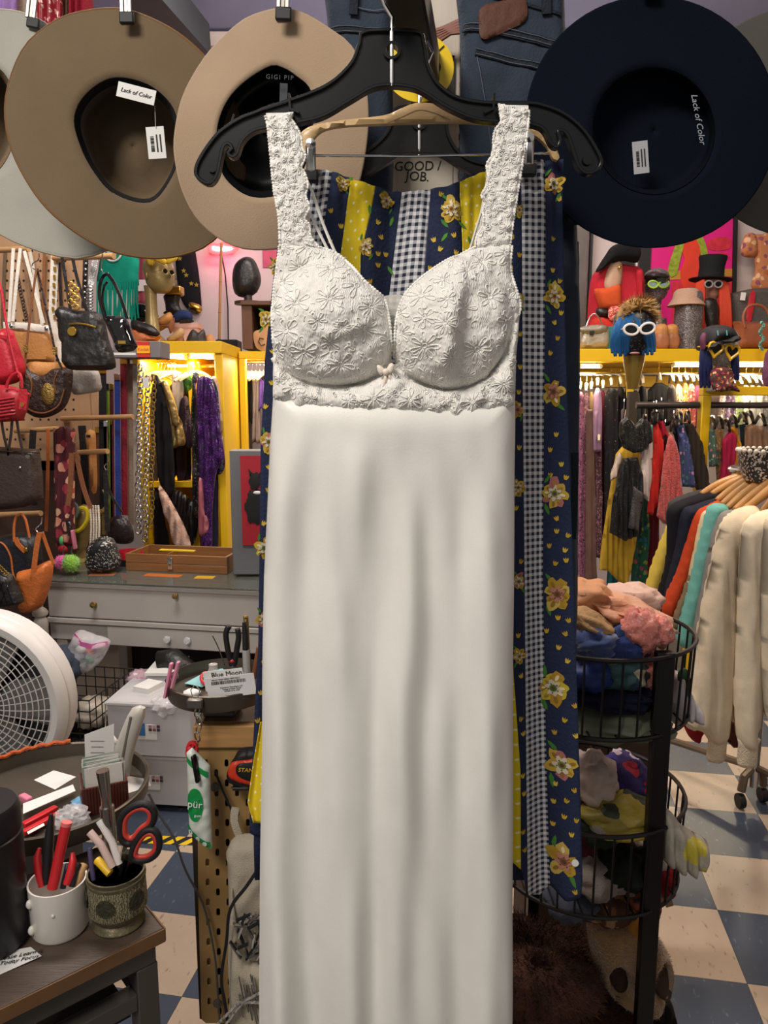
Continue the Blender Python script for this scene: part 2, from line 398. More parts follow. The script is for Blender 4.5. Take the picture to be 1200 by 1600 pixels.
# conduit with ribs
mb = MB(); xs = P(718, 150, 1.31).x
prof = []
for k in range(90): prof += [(.0075, .9+k*.02), (.0095, .905+k*.02), (.0095, .912+k*.02), (.0075, .917+k*.02)]
one(mb.lathe(prof, (xs, 1.31, 0), 10), 'ribbed_conduit', mat('rust_conduit', '#4a4039', rough=.7, metal=.3), 'dark ribbed conduit running up the right edge of the white post', 'conduit')
mb = MB()
for k in range(70): mb.ell((P(606, 150, 1.288).x, 1.288, 1.3+k*.0105), (.0036, .0036, .0045), 6, 4)
one(mb, 'ball_chain', mat('pale_metal', '#c9c6bd', rough=.35, metal=.8), 'pale ball chain hanging down the left edge of the white post', 'chain')
mb = MB()
for k in range(9):
    p0 = P(596+4*math.sin(k*2), 150+k*22, 1.26); mb.ell(p0, (.013, .012, .018), 10, 8, Matrix.Rotation(.5*(-1)**k, 3, 'Y'))
one(mb, 'braided_leather_strap', mat('oiled_leather', '#2a2420', rough=.3), 'dark braided leather strap hanging beside the white post', 'strap')
for k in range(5):
    pts = catmull([P(668+k*3, 52+k*4, 1.27), P(692+k*3, 44+k*2, 1.255), P(722, 30+k*5, 1.25), P(748, 14+k*4, 1.24), P(756+k, -12, 1.24), P(752+k*2, -45, 1.24)], .02, False)
    one(MB().tube(pts, .0032, 6), 'copper_cable', mat('copper_cable', '#8d5c4c', rough=.55), 'thin copper-brown cable, %s of five looped over the post top' % ['lowest left', 'second', 'middle', 'fourth', 'outermost right'][k], 'cable', 'copper cables on the post')
def polyshape(out, holes, Y, th): # flat plate with exact outline
    pz = Puff(out, Y, h=0, hb=0, k=1, step=9, smooth=False, holes=holes, edge=th/2); return pz.mb
# round size dividers
def divider(cx, cy, R_, Y, name, label):
    o = thing(name, label, 'size divider', P(cx, cy, Y))
    out = [(cx+x, cy+y) for x, y in circ(R_, 40)]; h = [(cx+x, cy+y) for x, y in circ(R_*.33, 20)]
    polyshape(out, [h], Y, .003).build('disc', mat('divider_yellow', '#f0cb10', rough=.35, var=.03), o)
    MB().beam(P(cx+R_*.36, cy-R_*.30, Y-.0022), P(cx+R_*.72, cy-R_*.64, Y-.0022), .003, .001).build('slot', m_rubber, o)
    MB().ell(P(cx+R_*.56, cy-.02*R_, Y-.002), (.0035, .001, .007), 12, 8).build('thumb_mark', m_rubber, o)
    return o
divider(655, 106, 54, 1.19, 'size_divider', 'round yellow plastic size divider disc behind the black hanger')
# black plastic hangers
HO = [(572,52),(650,52),(662,70),(668,105),(685,135),(715,155),(760,163),(800,163),(840,165),(880,180),(910,205),(930,235),(938,255),(930,268),(915,272),(903,262),(895,240),(888,218),(880,207),(871,207),(874,222),(869,232),(860,226),(850,206),(835,197),(800,192),(745,188),(700,170),(660,145),(640,138),(612,135),(582,139),(545,160),(505,183),(470,192),(425,200),(400,205),(385,215),(376,228),(372,241),(365,247),(357,241),(364,234),(358,226),(350,231),(345,252),(340,275),(330,288),(318,285),(308,275),(310,258),(325,232),(345,208),(375,188),(400,178),(420,170),(480,150),(520,130),(550,100),(562,70)]
def rim(path, Y, w, d, closed=True):
    n = len(path); rings = []
    for i in range(n):
        a, b = path[i-1], path[(i+1) % n]
        if not closed: a = path[max(i-1, 0)]; b = path[min(i+1, n-1)]
        tx, ty = b[0]-a[0], b[1]-a[1]; L_ = math.hypot(tx, ty) or 1; nx, ny = -ty/L_*w/2, tx/L_*w/2
        p, q = path[i][0], path[i][1]
        A = P(p+nx, q+ny, Y); B = P(p-nx, q-ny, Y); dv = Vector((0, d/2, 0))
        rings.append([A-dv, B-dv, B+dv, A+dv])
    mb = MB(); mb.loft(rings, True, closed); return mb
def hanger(name, label, Y, fx, fy, s, hook):
    T = lambda p: (fx+(p[0]-612)*s, fy+(p[1]-52)*s)
    o = thing(name, label, 'hanger', P(fx, fy+85*s, Y), 'black plastic hangers')
    out = catmull([T(p) for p in HO], 6)
    hole = [T((612+x, 82+y)) for x, y in circ(12, 20)]
    Puff(out, Y, h=0, hb=0, k=1, step=8, smooth=False, holes=[hole], edge=.002).mb.build('web', m_blackpl, o)
    rim(out, Y, 5.5*s, .012).build('rim', m_blackpl, o, bevel=.0008)
    rim(hole, Y, 4.5*s, .013).build('eye_ring', m_blackpl, o)
    for sx in (-1, 1):
        c = T((612+sx*158, 172)); c2 = T((612+sx*158, 148))
        rim([(c2[0]+sx*2, c2[1]), c, (c[0]-sx*14, c[1]+6)], Y-.003, 3.5*s, .01, False).build('shoulder_notch', m_blackpl, o)
        e = T((612+sx*(280 if sx < 0 else 306), 262 if sx < 0 else 250)); MB().lathe([(0, 0), (.0055, 0), (.0055, .0015), (0, .0015)], P(e[0], e[1], Y-.004), 12, Matrix.Rotation(PI/2, 3, 'X')).build('rivet', m_blackpl, o)
    MB().tube(catmull([P(*T(q), Y-.004) for q in hook], .02, False), .0022, 8).build('hook', m_chrome, o)
    return o
hanger('plastic_hanger', 'large black plastic hanger carrying the white lace dress', YD+.002, 612, 52, 1., [(612, 135), (612, 90), (612, 50), (613, 28), (601, 8), (592, -20), (600, -66), (626, -92), (652, -70)])
hanger('plastic_hanger', 'smaller-looking black plastic hanger behind the wooden hanger, in front of the GOOD JOB note', 1.08, 655, 170, .81, [(612, 135), (612, 80), (612, 40), (625, 0), (630, -60), (622, -120)])
# ---------------------------------------------------------------- white lace dress
def g1(x, c, w): return math.exp(-((x-c)/w)**2)
def sm(a, b, x): t = max(0., min(1., (x-a)/(b-a))); return t*t*(3-2*t)
dress = thing('slip_dress', 'long white slip dress with lace bodice and wide lace straps, front and center', 'dress', P(607, 1700, YD), None)
def lacemat(key, holes=False, base='#e9e6df'):
    if key in MATS: return MATS[key]
    m = mat(key, base, rough=.75, var=.03, vscale=40, sheen=.2, spec=.3); nt = m.node_tree; b = nt.nodes['Principled BSDF']; N = nt.nodes.new; L = nt.links.new
    tc = N('ShaderNodeTexCoord')
    v = N('ShaderNodeTexVoronoi'); v.inputs['Scale'].default_value = 210; v.feature = 'SMOOTH_F1'; v.inputs['Smoothness'].default_value = .3; L(tc.outputs['Object'], v.inputs['Vector'])
    w = N('ShaderNodeTexWave'); w.inputs['Scale'].default_value = 160; w.inputs['Distortion'].default_value = 14; w.inputs['Detail'].default_value = 1; w.inputs['Detail Scale'].default_value = .6; L(tc.outputs['Object'], w.inputs['Vector'])
    ad = N('ShaderNodeMath'); ad.operation = 'ADD'; L(v.outputs['Distance'], ad.inputs[0]); ml = N('ShaderNodeMath'); ml.operation = 'MULTIPLY'; ml.inputs[1].default_value = .35; L(w.outputs[0], ml.inputs[0]); L(ml.outputs[0], ad.inputs[1])
    bp = N('ShaderNodeBump'); bp.inputs['Strength'].default_value = .55; bp.inputs['Distance'].default_value = .0022; L(ad.outputs[0], bp.inputs['Height']); L(bp.outputs[0], b.inputs['Normal'])
    if holes:
        n = N('ShaderNodeTexNoise'); n.inputs['Scale'].default_value = 60; n.inputs['Detail'].default_value = 1; L(tc.outputs['Object'], n.inputs['Vector'])
        v2 = N('ShaderNodeTexVoronoi'); v2.inputs['Scale'].default_value = 620; v2.feature = 'DISTANCE_TO_EDGE'; L(tc.outputs['Object'], v2.inputs['Vector'])
        g = N('ShaderNodeMath'); g.operation = 'GREATER_THAN'; g.inputs[1].default_value = .60; L(n.outputs[0], g.inputs[0])
        g2 = N('ShaderNodeMath'); g2.operation = 'GREATER_THAN'; g2.inputs[1].default_value = .13; L(v2.outputs['Distance'], g2.inputs[0])
        mm = N('ShaderNodeMath'); mm.operation = 'MULTIPLY'; L(g.outputs[0], mm.inputs[0]); L(g2.outputs[0], mm.inputs[1])
        iv = N('ShaderNodeMath'); iv.operation = 'SUBTRACT'; iv.inputs[0].default_value = 1; L(mm.outputs[0], iv.inputs[1]); L(iv.outputs[0], b.inputs['Alpha'])
    return m
m_lace = lacemat('white_lace'); m_laceh = lacemat('white_lace_open', True)
m_cord = mat('lace_cord', '#efece6', rough=.8, var=.02)
m_satin = mat('satin_jersey', '#e6e4dc', rough=.42, var=.02, vscale=30, bump=.04, bscale=350, sheen=.25, spec=.35)
def foldD(x, y):
    t = sm(640, 1500, y); s = .06*(y-640)
    d = .013*t*g1(x, 545+.02*s, 30) - .011*t*g1(x, 484, 24) + .009*t*g1(x, 440, 20)
    d += .009*sm(700, 1100, y)*g1(x, 640-.35*s, 26) - .007*sm(700, 1200, y)*g1(x, 596-.3*s, 16) + .008*sm(720, 1000, y)*g1(x, 752+.1*s, 24) - .007*sm(720, 1000, y)*g1(x, 708+.05*s, 18)
    d += .0022*sm(650, 800, y)*math.sin((x+.10*(y-640))/17.) + .0016*sm(650, 760, y)*math.sin((x-.16*(y-640))/9.5+1.3)*(1-.5*t)
    d += .0016*noise.noise(Vector((x/38, y/210, 0)))*6*sm(640, 720, y)*.6
    return d*1.3 + .012*g1(x, 612, 130)*(1-sm(640, 900, y))
SK = [(428,610),(422,700),(418,790),(413,900),(411,1050),(409,1250),(406,1450),(404,1650),(402,1900),(400,2150),(600,2165),(798,2150),(798,1900),(799,1600),(801,1300),(802,1000),(804,800),(805,700),(804,610),(700,622),(600,618),(520,612)]
pf = Puff(SK, YD, h=.030, hb=.02, k=55, step=6.5, dfn=foldD, smooth=False); pf.mb.build('skirt', m_satin, dress, sharp=180)
# bodice
def cupD(x, y):
    # left and right cup swell, with the pinched creases of empty cups
    l = math.hypot((x-522)/100, (y-512)/(105 if y < 512 else 96)); r = math.hypot((x-702)/98, (y-508)/(108 if y < 508 else 100))
    d = 0.
    d += .046*max(0, 1-l*l)**.8 + .046*max(0, 1-r*r)**.8
    # right cup: step down to the right of a slanted crease
    xc = 716-.10*(y-455); u = x-xc
    d -= .013*sm(-5, 14, u)*(1-sm(12, 70, u))*sm(440, 475, y)*(1-sm(560, 600, y))
    d += .007*g1(u, -14, 12)*sm(440, 475, y)*(1-sm(570, 600, y))
    # left cup: fold running down-left from the inner edge
    w = y-(530-.0075*(x-522)**2)
    d -= .007*sm(-4, 12, w)*(1-sm(12, 60, w))*sm(470, 510, x)*(1-sm(575, 600, x))
    d += .0035*noise.noise(Vector((x/22, y/22, 3)))+.0016*noise.noise(Vector((x/9, y/9, 9)))
    return d
CL = [(438,383),(450,378),(472,380),(492,385),(512,390),(532,400),(552,420),(568,440),(586,456),(600,468),(606,490),(610,520),(612,548),(608,578),(598,588),(570,600),(540,605),(508,604),(478,598),(452,588),(432,570),(427,520),(426,470),(432,425)]
CR = [(800,383),(770,378),(748,384),(728,393),(700,408),(672,426),(650,444),(634,460),(624,480),(618,505),(616,535),(616,560),(622,582),(640,594),(664,604),(694,612),(728,608),(756,594),(776,572),(790,545),(798,512),(813,482),(804,445),(797,415)]
cl = Puff(CL, YD-.006, h=.010, hb=.001, k=22, step=4.5, dfn=cupD); o = cl.mb.build('cup', m_lace, dress, sharp=180)
cr = Puff(CR, YD-.006, h=.010, hb=.001, k=22, step=4.5, dfn=cupD); o2 = cr.mb.build('cup', m_lace, dress, sharp=180)
# band under the cups with a scalloped hem
sc = []
xs_ = np.linspace(802, 427, 15)
for i in range(14):
    for t in (0, .25, .5, .75):
        x = xs_[i]+(xs_[i+1]-xs_[i])*t; yb = np.interp(x, [427, 470, 530, 600, 680, 740, 802], [622, 636, 644, 646, 651, 648, 634]); sc.append((x, yb+6*math.sin(PI*t)))
BD = [(427,540),(434,568),(452,588),(478,599),(508,605),(540,606),(570,601),(598,588),(612,570),(624,584),(640,595),(664,605),(694,612),(728,608),(756,594),(776,572),(790,545),(800,508),(812,490),(806,560),(803,632)] + sc + [(427,620)]
def bandD(x, y): return foldD(x, 641)*.8 + .004*noise.noise(Vector((x/16, y/16, 5)))
bnd = Puff(BD, YD-.012, h=.022, hb=.0, k=50, step=5, dfn=bandD, smooth=False); bnd.mb.build('lace_band', m_laceh, dress, sharp=180)
# gore: sheer mesh between the cups
puff('mesh_gore', mat('sheer_mesh', '#e8e4da', rough=.8, var=0, alpha=.45), [(592,466),(634,463),(626,490),(618,530),(613,556),(608,530),(603,495)], YD-.004, dress, h=.001, hb=.0, k=5, step=6)
# underwire channels and trims
def trim(surf, path, r, off, step=3.5, pic=0.):
    pts = catmull(path, step, False); pp = [surf(x, y, off) for x, y in pts]
    return MB().tube(pp, [r*(1+(pic if i % 2 else -pic*.4)) for i in range(len(pp))], 6)
trim(cl.at, [(428,560),(434,572),(452,589),(478,598),(508,604),(540,605),(570,600),(598,587),(609,572)], .0032, .0015).build('underwire', m_lace, dress)
trim(cr.at, [(617,572),(624,582),(640,594),(664,604),(694,612),(728,608),(756,594),(776,572),(790,545),(798,510),(806,492)], .0032, .0015).build('underwire', m_lace, dress)
trim(cl.at, [(492,386),(512,391),(532,401),(552,421),(568,441),(586,457),(600,469),(606,490),(610,520),(612,550)], .0013, .0004, 2.4, .5).build('picot_edge', m_cord, dress)
trim(cr.at, [(748,385),(728,394),(700,409),(672,427),(650,445),(634,461),(624,481),(618,506),(616,536),(616,560)], .0013, .0004, 2.4, .5).build('picot_edge', m_cord, dress)
trim(cl.at, [(437,385),(432,425),(427,470),(428,520),(432,566)], .0013, .0004, 2.4, .5).build('picot_edge', m_cord, dress)
trim(cr.at, [(799,385),(797,415),(803,445),(812,482),(799,511)], .0013, .0004, 2.4, .5).build('picot_edge', m_cord, dress)
trim(bnd.at, [p for p in sc], .0013, .0006, 2.4, .5).build('scallop_edge', m_cord, dress)
# straps
SL = [(415,183),(419,200),(424,250),(429,300),(436,340),(438,386),(470,388),(500,388),(486,370),(484,352),(476,342),(484,325),(478,306),(482,290),(476,270),(471,262),(478,246),(473,232),(471,215),(464,200),(456,188),(459,175),(438,178)]
SR = [(826,173),(824,200),(818,240),(810,290),(802,340),(796,386),(770,388),(742,388),(744,372),(755,350),(754,330),(757,318),(752,306),(762,285),(760,260),(766,248),(772,240),(770,222),(773,205),(782,192),(781,178),(779,163),(800,166)]
def strapD(sgn):
    def f(x, y):
        e = np.interp(y, [180, 250, 340, 386], [417, 424, 436, 438]) if sgn < 0 else np.interp(y, [173, 240, 340, 386], [826, 818, 802, 797]); u = abs(x-e)
        return .0012*math.sin(y/3.1)*g1(u, 6, 9) + .0022*noise.noise(Vector((x/10, y/11, 2))) + .0008*noise.noise(Vector((x/5, y/5, 4)))
    return f
sL = Puff(SL, YD-.010, h=.004, hb=.0, k=8, step=3.6, dfn=strapD(-1), smooth=False); sL.mb.build('strap', m_laceh, dress, sharp=180)
sR = Puff(SR, YD-.010, h=.004, hb=.0, k=8, step=3.6, dfn=strapD(1), smooth=False); sR.mb.build('strap', m_laceh, dress, sharp=180)
for s_, A, B, C2 in ((sL, SL[0:6], SL[7:21], SL), (sR, SR[0:6], SR[7:22], SR)):
    trim(s_.at, A, .0013, .0006, 2.4, .55).build('picot_edge', m_cord, dress); trim(s_.at, B, .0011, .0006, 2.2, .55).build('picot_edge', m_cord, dress)
for (x, y, w, x2) in ((437, 178, 42, 470), (803, 166, 44, 765)):   # strap over the arm and down the back
    pth = [P(x, y+4, YD-.011), P(x, y-1, YD-.004), P(x, y, YD+.010), P(x+(x2-x)*.3, y+60, YD+.014), P(x2, y+200, YD+.014), P(x2, y+330, YD+.016)]
    MB().ribbon(pth, w*mpp(600, 200, YD), .001, (1, 0, 0)).build('strap_back', m_lace, dress)
puff('back_panel', m_lace, [(430,500),(470,530),(520,560),(612,585),(690,560),(760,530),(808,500),(804,640),(428,640)], YD+.016, dress, h=.004, hb=.004, k=20, step=12, smooth=False)
for pa in ([(474,272),(488,300),(505,350),(527,402)], [(484,332),(498,362),(516,398)], [(757,318),(748,345),(734,392)]):
    MB().tube([P(x, y, YD+.004) for x, y in catmull(pa, 8, False)], .0022, 6, flat=.6).build('inner_strap', m_satin, dress)
# bow
bx_ = P(603, 582, YD-.035)
def bowm(pts): return Puff(pts, bx_.y, h=.003, hb=.002, k=5, step=2.5).mb
m_bow = mat('bow_satin', '#eadcce', rough=.35, var=.02)
bow = MB().ell(P(603, 581, bx_.y-.003), (.004, .003, .004), 10, 8).build('bow', m_bow, dress)
bowm([(603,581),(596,572),(589,571),(590,580),(595,586)]).build('bow_loop', m_bow, bow); bowm([(603,581),(609,568),(616,570),(615,580),(609,585)]).build('bow_loop', m_bow, bow)
bowm([(603,583),(597,596),(595,606),(601,607),(605,595)]).build('bow_tail', m_bow, bow); bowm([(604,583),(607,592),(611,596),(612,588),(608,584)]).build('bow_tail', m_bow, bow)
# raised lace motifs: petal loops and scrolls following the surface
def motif(mb, surf, cx, cy, R_, np_, ph, ok):
    for k in range(np_):
        a = ph+2*PI*k/np_; loop = []
        for j in range(11):
            t = j/10; rr = R_*(.25+.75*math.sin(PI*t)**.8); da = (t-.5)*2*PI/np_*.92*(.35+.65*math.sin(PI*t))
            rr = R_*(.22+.78*math.sin(PI*t)**.7)
            loop.append((cx+rr*math.cos(a+da), cy+rr*math.sin(a+da)*.95))
        if all(ok(*q) for q in loop): mb.tube([surf(x, y, .0004) for x, y in loop], .00065, 4)
    if ok(cx, cy): mb.tube([surf(cx+x, cy+y, .0004) for x, y in circ(R_*.16, 8)], .0006, 4, True)
def lace_on(pz, name, seeds, extra, rr=(14, 24), mind=25, n=400):
    poly = pz.poly; A = np.array(poly); lo = A.min(0); hi = A.max(0); R = random.Random(seeds); used = list(extra); mb = MB()
    cache = {}
    def ok(x, y): return bool(inside(A, np.array([x]), np.array([y]))[0]) and edist(A, np.array([x]), np.array([y]))[0] > 1.5
    for _ in range(n):
        x, y = R.uniform(lo[0], hi[0]), R.uniform(lo[1], hi[1]); r = R.uniform(*rr)
        if ok(x, y) and all(math.hypot(x-u[0], y-u[1]) > (r+u[2])*.86 for u in used): used.append((x, y, r))
    for x, y, r in used: motif(mb, pz.at, x, y, r, R.choice([5, 6, 7, 8]), R.uniform(0, 6), ok)
    for _ in range(n//4):
        x, y = R.uniform(lo[0], hi[0]), R.uniform(lo[1], hi[1]); a = R.uniform(0, 6.3); r = R.uniform(5, 11); cur = R.uniform(-.5, .5)
        pts = [(x+r*t*math.cos(a+cur*t*3), y+r*t*math.sin(a+cur*t*3)) for t in (0, .3, .6, .9, 1.2)]
        if all(ok(*q) for q in pts): mb.tube([pz.at(u, v, .0003) for u, v in pts], .0007, 4)
    return tag(mb.build(name, m_cord, dress, sharp=180, fix=False), kind='stuff')
lace_on(cl, 'lace_motif', 3, [(522, 424, 26), (470, 480, 22), (572, 520, 20), (535, 572, 22)])
lace_on(cr, 'lace_motif', 4, [(655, 470, 22), (752, 412, 20), (660, 545, 22), (760, 470, 20)])
lace_on(bnd, 'lace_motif', 5, [(462, 606, 18), (585, 622, 22), (640, 625, 20), (735, 628, 20), (782, 600, 18)], (9, 17))
lace_on(sL, 'lace_motif', 6, [(455, 205, 12), (462, 310, 11)], (7, 12)); lace_on(sR, 'lace_motif', 7, [(795, 185, 12), (782, 265, 12)], (7, 12))
# ---------------------------------------------------------------- navy patchwork skirt on wooden hanger
YS = .975
m_wood = mat('hanger_wood', '#c9a877', rough=.45, var=.10, vscale=30, stretch=(1, 1, 14), coat=.2)
wh = thing('wooden_hanger', 'pale wooden clip hanger holding the navy patchwork skirt behind the dress', 'hanger', P(655, 190, YS))
Puff([(468,216),(474,206),(492,197),(540,189),(600,182),(625,172),(650,163),(682,165),(712,178),(745,185),(790,188),(835,202),(862,222),(873,248),(864,250),(852,228),(828,210),(780,197),(700,192),(600,195),(540,198),(505,205),(488,222),(480,240),(471,240)], YS-.012, h=.003, hb=.003, k=3, step=6, edge=.004).mb.build('wooden_body', m_wood, wh)
rim(catmull([(606,192),(630,182),(655,172),(682,178),(704,188)], 6, False), YS-.019, 1.2, .001, False).build('groove', mat('wood_groove', '#8a6a45', rough=.6), wh)
MB().tube([P(484, 243, YS-.010), P(650, 244, YS-.010), P(868, 239, YS-.010)], .0016, 8).build('clip_bar', m_chrome, wh)
MB().tube(catmull([P(655, 164, YS-.01), P(656, 120, YS-.01), P(668, 100, YS-.01), P(676, 82, YS-.01), P(668, 66, YS-.01), P(652, 62, YS-.01), P(645, 78, YS-.01)], .015, False), .0018, 8).build('hook', m_chrome, wh)
for cx, cy in ((486, 246), (826, 236)):
    c = MB().box(P(cx, cy+2, YS-.016), (.012, .012, .034)).build('clip', m_chrome, wh, bevel=.003)
    MB().lathe([(0, 0), (.0062, 0), (.0062, .004), (0, .005)], P(cx, cy-20, YS-.018), 14, Matrix.Rotation(PI/2, 3, 'X')).build('clip_spring', m_chrome, c)
    MB().box(P(cx-2, cy+30, YS-.014), (.021, .013, .014)).build('clip_pad', m_rubber, c, bevel=.002)
skt = thing('patchwork_skirt', 'long navy floral skirt with gingham and yellow polka-dot panels behind the white dress', 'skirt', P(650, 1400, YS))
def ip(t): return lambda y: float(np.interp(y, [a for a, _ in t], [b for _, b in t]))
B = [ip([(255,482),(300,466),(345,441),(450,427),(560,415),(700,408),(1000,405),(1280,392),(1420,396)]), ip([(262,490),(345,478),(450,470),(1400,442)]), ip([(262,520),(330,510),(400,500),(1400,480)]), ip([(262,548),(295,546),(400,532),(460,525),(1400,505)]), ip([(262,590),(295,586),(340,578),(400,564),(1400,550)]), ip([(262,630),(300,628),(460,608),(1400,590)]), ip([(262,672),(300,673),(460,660),(1400,650)]), ip([(262,718),(300,718),(380,722),(1400,722)]), ip([(262,764),(380,752),(700,785),(1050,800),(1200,811),(1400,812)]), ip([(262,814),(600,815),(900,818),(1200,821),(1400,824)]), ip([(262,853),(600,851),(900,850),(1200,857),(1400,863)]), ip([(240,880),(400,884),(600,888),(900,896),(1200,904),(1370,908),(1420,904)])]
TOP = ip([(480,258),(490,262),(520,268),(580,290),(640,300),(700,292),(745,272),(790,258),(815,250),(880,248)])
BOT = ip([(390,1290),(440,1330),(600,1370),(800,1340),(812,1352),(826,1398),(846,1408),(862,1392),(884,1407),(908,1396)])
def skD(x, y):
    t = sm(250, 330, y); gth = (1-sm(300, 420, y))*.0020*math.sin(x/3.6+1.3*math.sin(x/17)) + .0015*math.sin(x/9.)*(1-sm(500, 900, y))
    d = gth + t*(.008*math.sin(x/21.+y/900) + .005*math.sin(x/11.-y/500)) + .012*sm(800, 870, x)*math.sin((x-800)/13.)*.6
    d -= .004*g1(y, TOP(x)+26, 3)*(1-sm(400, 500, y))
    return d
def skS(x, y, off=0.): return P(x, y, YS) + Vector((0, -skD(x, y)-off, 0))
def patm(key, kind):
    m = mat(key, '#ffffff', rough=.85, var=0, bump=.1, bscale=400); nt = m.node_tree; N = nt.nodes.new; L = nt.links.new; b = nt.nodes['Principled BSDF']
    uv = N('ShaderNodeUVMap'); uv.uv_map = 'UVMap'; sp = N('ShaderNodeSeparateXYZ')
    def M_(op, a, b_=None):
        n = N('ShaderNodeMath'); n.operation = op; L(a, n.inputs[0])
        if b_ is not None:
            if isinstance(b_, (int, float)): n.inputs[1].default_value = b_
            else: L(b_, n.inputs[1])
        return n.outputs[0]
    L(uv.outputs[0], sp.inputs[0]); X, Yv = sp.outputs[0], sp.outputs[1]
    mx = N('ShaderNodeMix'); mx.data_type = 'RGBA'
    if kind == 'gingham':
        a = M_('GREATER_THAN', M_('FRACT', M_('MULTIPLY', X, 1/.0086)), .5); c = M_('GREATER_THAN', M_('FRACT', M_('MULTIPLY', Yv, 1/.0086)), .5)
        L(M_('MULTIPLY', M_('ADD', a, c), .5), mx.inputs[0]); mx.inputs[6].default_value = lin('#d5d6da'); mx.inputs[7].default_value = lin('#161c31')
    elif kind == 'dots':
        u = M_('MULTIPLY', X, 1/.017); v = M_('MULTIPLY', Yv, 1/.011); row = M_('MULTIPLY', M_('FLOOR', v), .5)
        du = M_('SUBTRACT', M_('FRACT', M_('ADD', u, row)), .5); dv = M_('MULTIPLY', M_('SUBTRACT', M_('FRACT', v), .5), .65)
        L(M_('LESS_THAN', M_('SQRT', M_('ADD', M_('MULTIPLY', du, du), M_('MULTIPLY', dv, dv))), .10), mx.inputs[0]); mx.inputs[6].default_value = lin('#e0c61c'); mx.inputs[7].default_value = lin('#f4ecc4')
    else:
        mx.inputs[0].default_value = 0; mx.inputs[6].default_value = lin('#212a43')
    L(mx.outputs[2], b.inputs['Base Color']); return m
m_gh = patm('gingham', 'gingham'); m_dots = patm('yellow_dots', 'dots'); m_navy = fab('#242c46', 'navy_voile', var=.1)
kinds = ['navy', 'gh', 'navy', 'dots', 'navy', 'gh', 'navy', 'dots', 'navy', 'gh', 'navy']
for i, kd in enumerate(kinds):
    x0 = B[i](300); x1 = B[i+1](300); w = (x1-x0)*.00085
    def pt(u, v, i=i):
        xm = (B[i](600)+B[i+1](600))/2
        yt = None
        xa = B[i](262+v*1100); xb = B[i+1](262+v*1100); x = xa+(xb-xa)*u
        y = TOP(x)+(BOT(x)-TOP(x))*v; xa, xb = B[i](y), B[i+1](y); return xa+(xb-xa)*u, y
    nu = max(5, int((x1-x0)/2.6)) if kd != 'x' else 8
    def fn(u, v):
        x, y = pt(u, v); return skS(x, y)
    def uvf(u, v):
        x, y = pt(u, v); return (u*w, -skS(x, y).z)
    MB().grid(fn, nu, 130, uvf).build({'navy': 'floral_panel', 'gh': 'gingham_panel', 'dots': 'polka_dot_panel'}[kd], {'navy': m_navy, 'gh': m_gh, 'dots': m_dots}[kd], skt, sharp=180, solid=.0008)
# back layer of the skirt, seen as the rear waist and closing the shape
MB().grid(lambda u, v: P(B[0](270+v*1080)+4+(B[11](270+v*1080)-8-B[0](270+v*1080))*u, TOP(480+400*u)+5+v*(1370-TOP(480+400*u)), YS+.03+.006*math.sin(u*60)), 60, 20).build('back_layer', m_navy, skt, sharp=180, solid=.0008)
# flat flower print
prn = MB(); R = random.Random(11)
def flower(cx, cy, s, pal, rot=0., squash=.8):
    n_ = R.choice([5, 6, 8])
    for k in range(n_): # outer petals
        a = rot+2*PI*k/n_+R.uniform(-.25, .25); q = R.uniform(.45, .72); w_ = R.uniform(.26, .42); px_, py_ = cx+math.cos(a)*s*q*squash, cy+math.sin(a)*s*q; decal(prn, skS, px_, py_, [(x*R.uniform(.8, 1.25), y*R.uniform(.8, 1.25)) for x, y in circ(s*w_, 11, s*w_*1.35, a)], pal[0] if k % 3 else pal[1], .0011+.0001*k); decal(prn, skS, px_+math.cos(a)*s*.08, py_+math.sin(a)*s*.08, circ(s*w_*.3, 7, s*w_*.6, a), R.choice(['#8f6a1c', '#a8802a', '#e6d8a8']), .0022+.0001*k)
    for k in range(6):
        a = rot+.4+2*PI*k/6; decal(prn, skS, cx+math.cos(a)*s*.34*squash, cy+math.sin(a)*s*.34, [(x*R.uniform(.7, 1.3), y*R.uniform(.7, 1.3)) for x, y in circ(s*.16, 9, s*.26, a)], pal[2], .0030)
    decal(prn, skS, cx, cy, circ(s*.24, 9), pal[3], .0034); decal(prn, skS, cx, cy, circ(s*.13, 8), '#5b3a24', .0037)
    for k in range(5): a = rot+1.257*k; decal(prn, skS, cx+math.cos(a)*s*.3, cy+math.sin(a)*s*.3, circ(s*.05, 5), '#4a2f1a', .0040)
def leaf(cx, cy, a, s, col='#3f7a2c'):
    decal(prn, skS, cx, cy, [(math.cos(a)*s*t-math.sin(a)*w, math.sin(a)*s*t+math.cos(a)*w) for t, w in ((-.9, 0), (-.3, s*.3), (.5, s*.22), (1, 0), (.5, -s*.22), (-.3, -s*.3))], col, .001)
def tulip(cx, cy, a, s=3.9):
    c, n_ = math.cos(a), math.sin(a)
    decal(prn, skS, cx, cy, [(x*c-y*n_, x*n_+y*c) for x, y in ((-s*.5, s), (s*.5, s), (s, -s*.2), (s*.9, -s), (s*.35, -s*.35), (0, -s*1.1), (-s*.35, -s*.35), (-s*.9, -s), (-s, -s*.2))], R.choice(['#c9a62c', '#b9952a', '#d0b03e']), .001)
PALS = [('#b8982a', '#c9ac48', '#cfc4a8', '#a87a24'), ('#bf9f3a', '#b06a6c', '#d2c6ae', '#6f7a30'), ('#ad8a24', '#c4a850', '#b87a6a', '#7a4e30'), ('#c4ac2e', '#b08824', '#ccc0a8', '#44702e')]
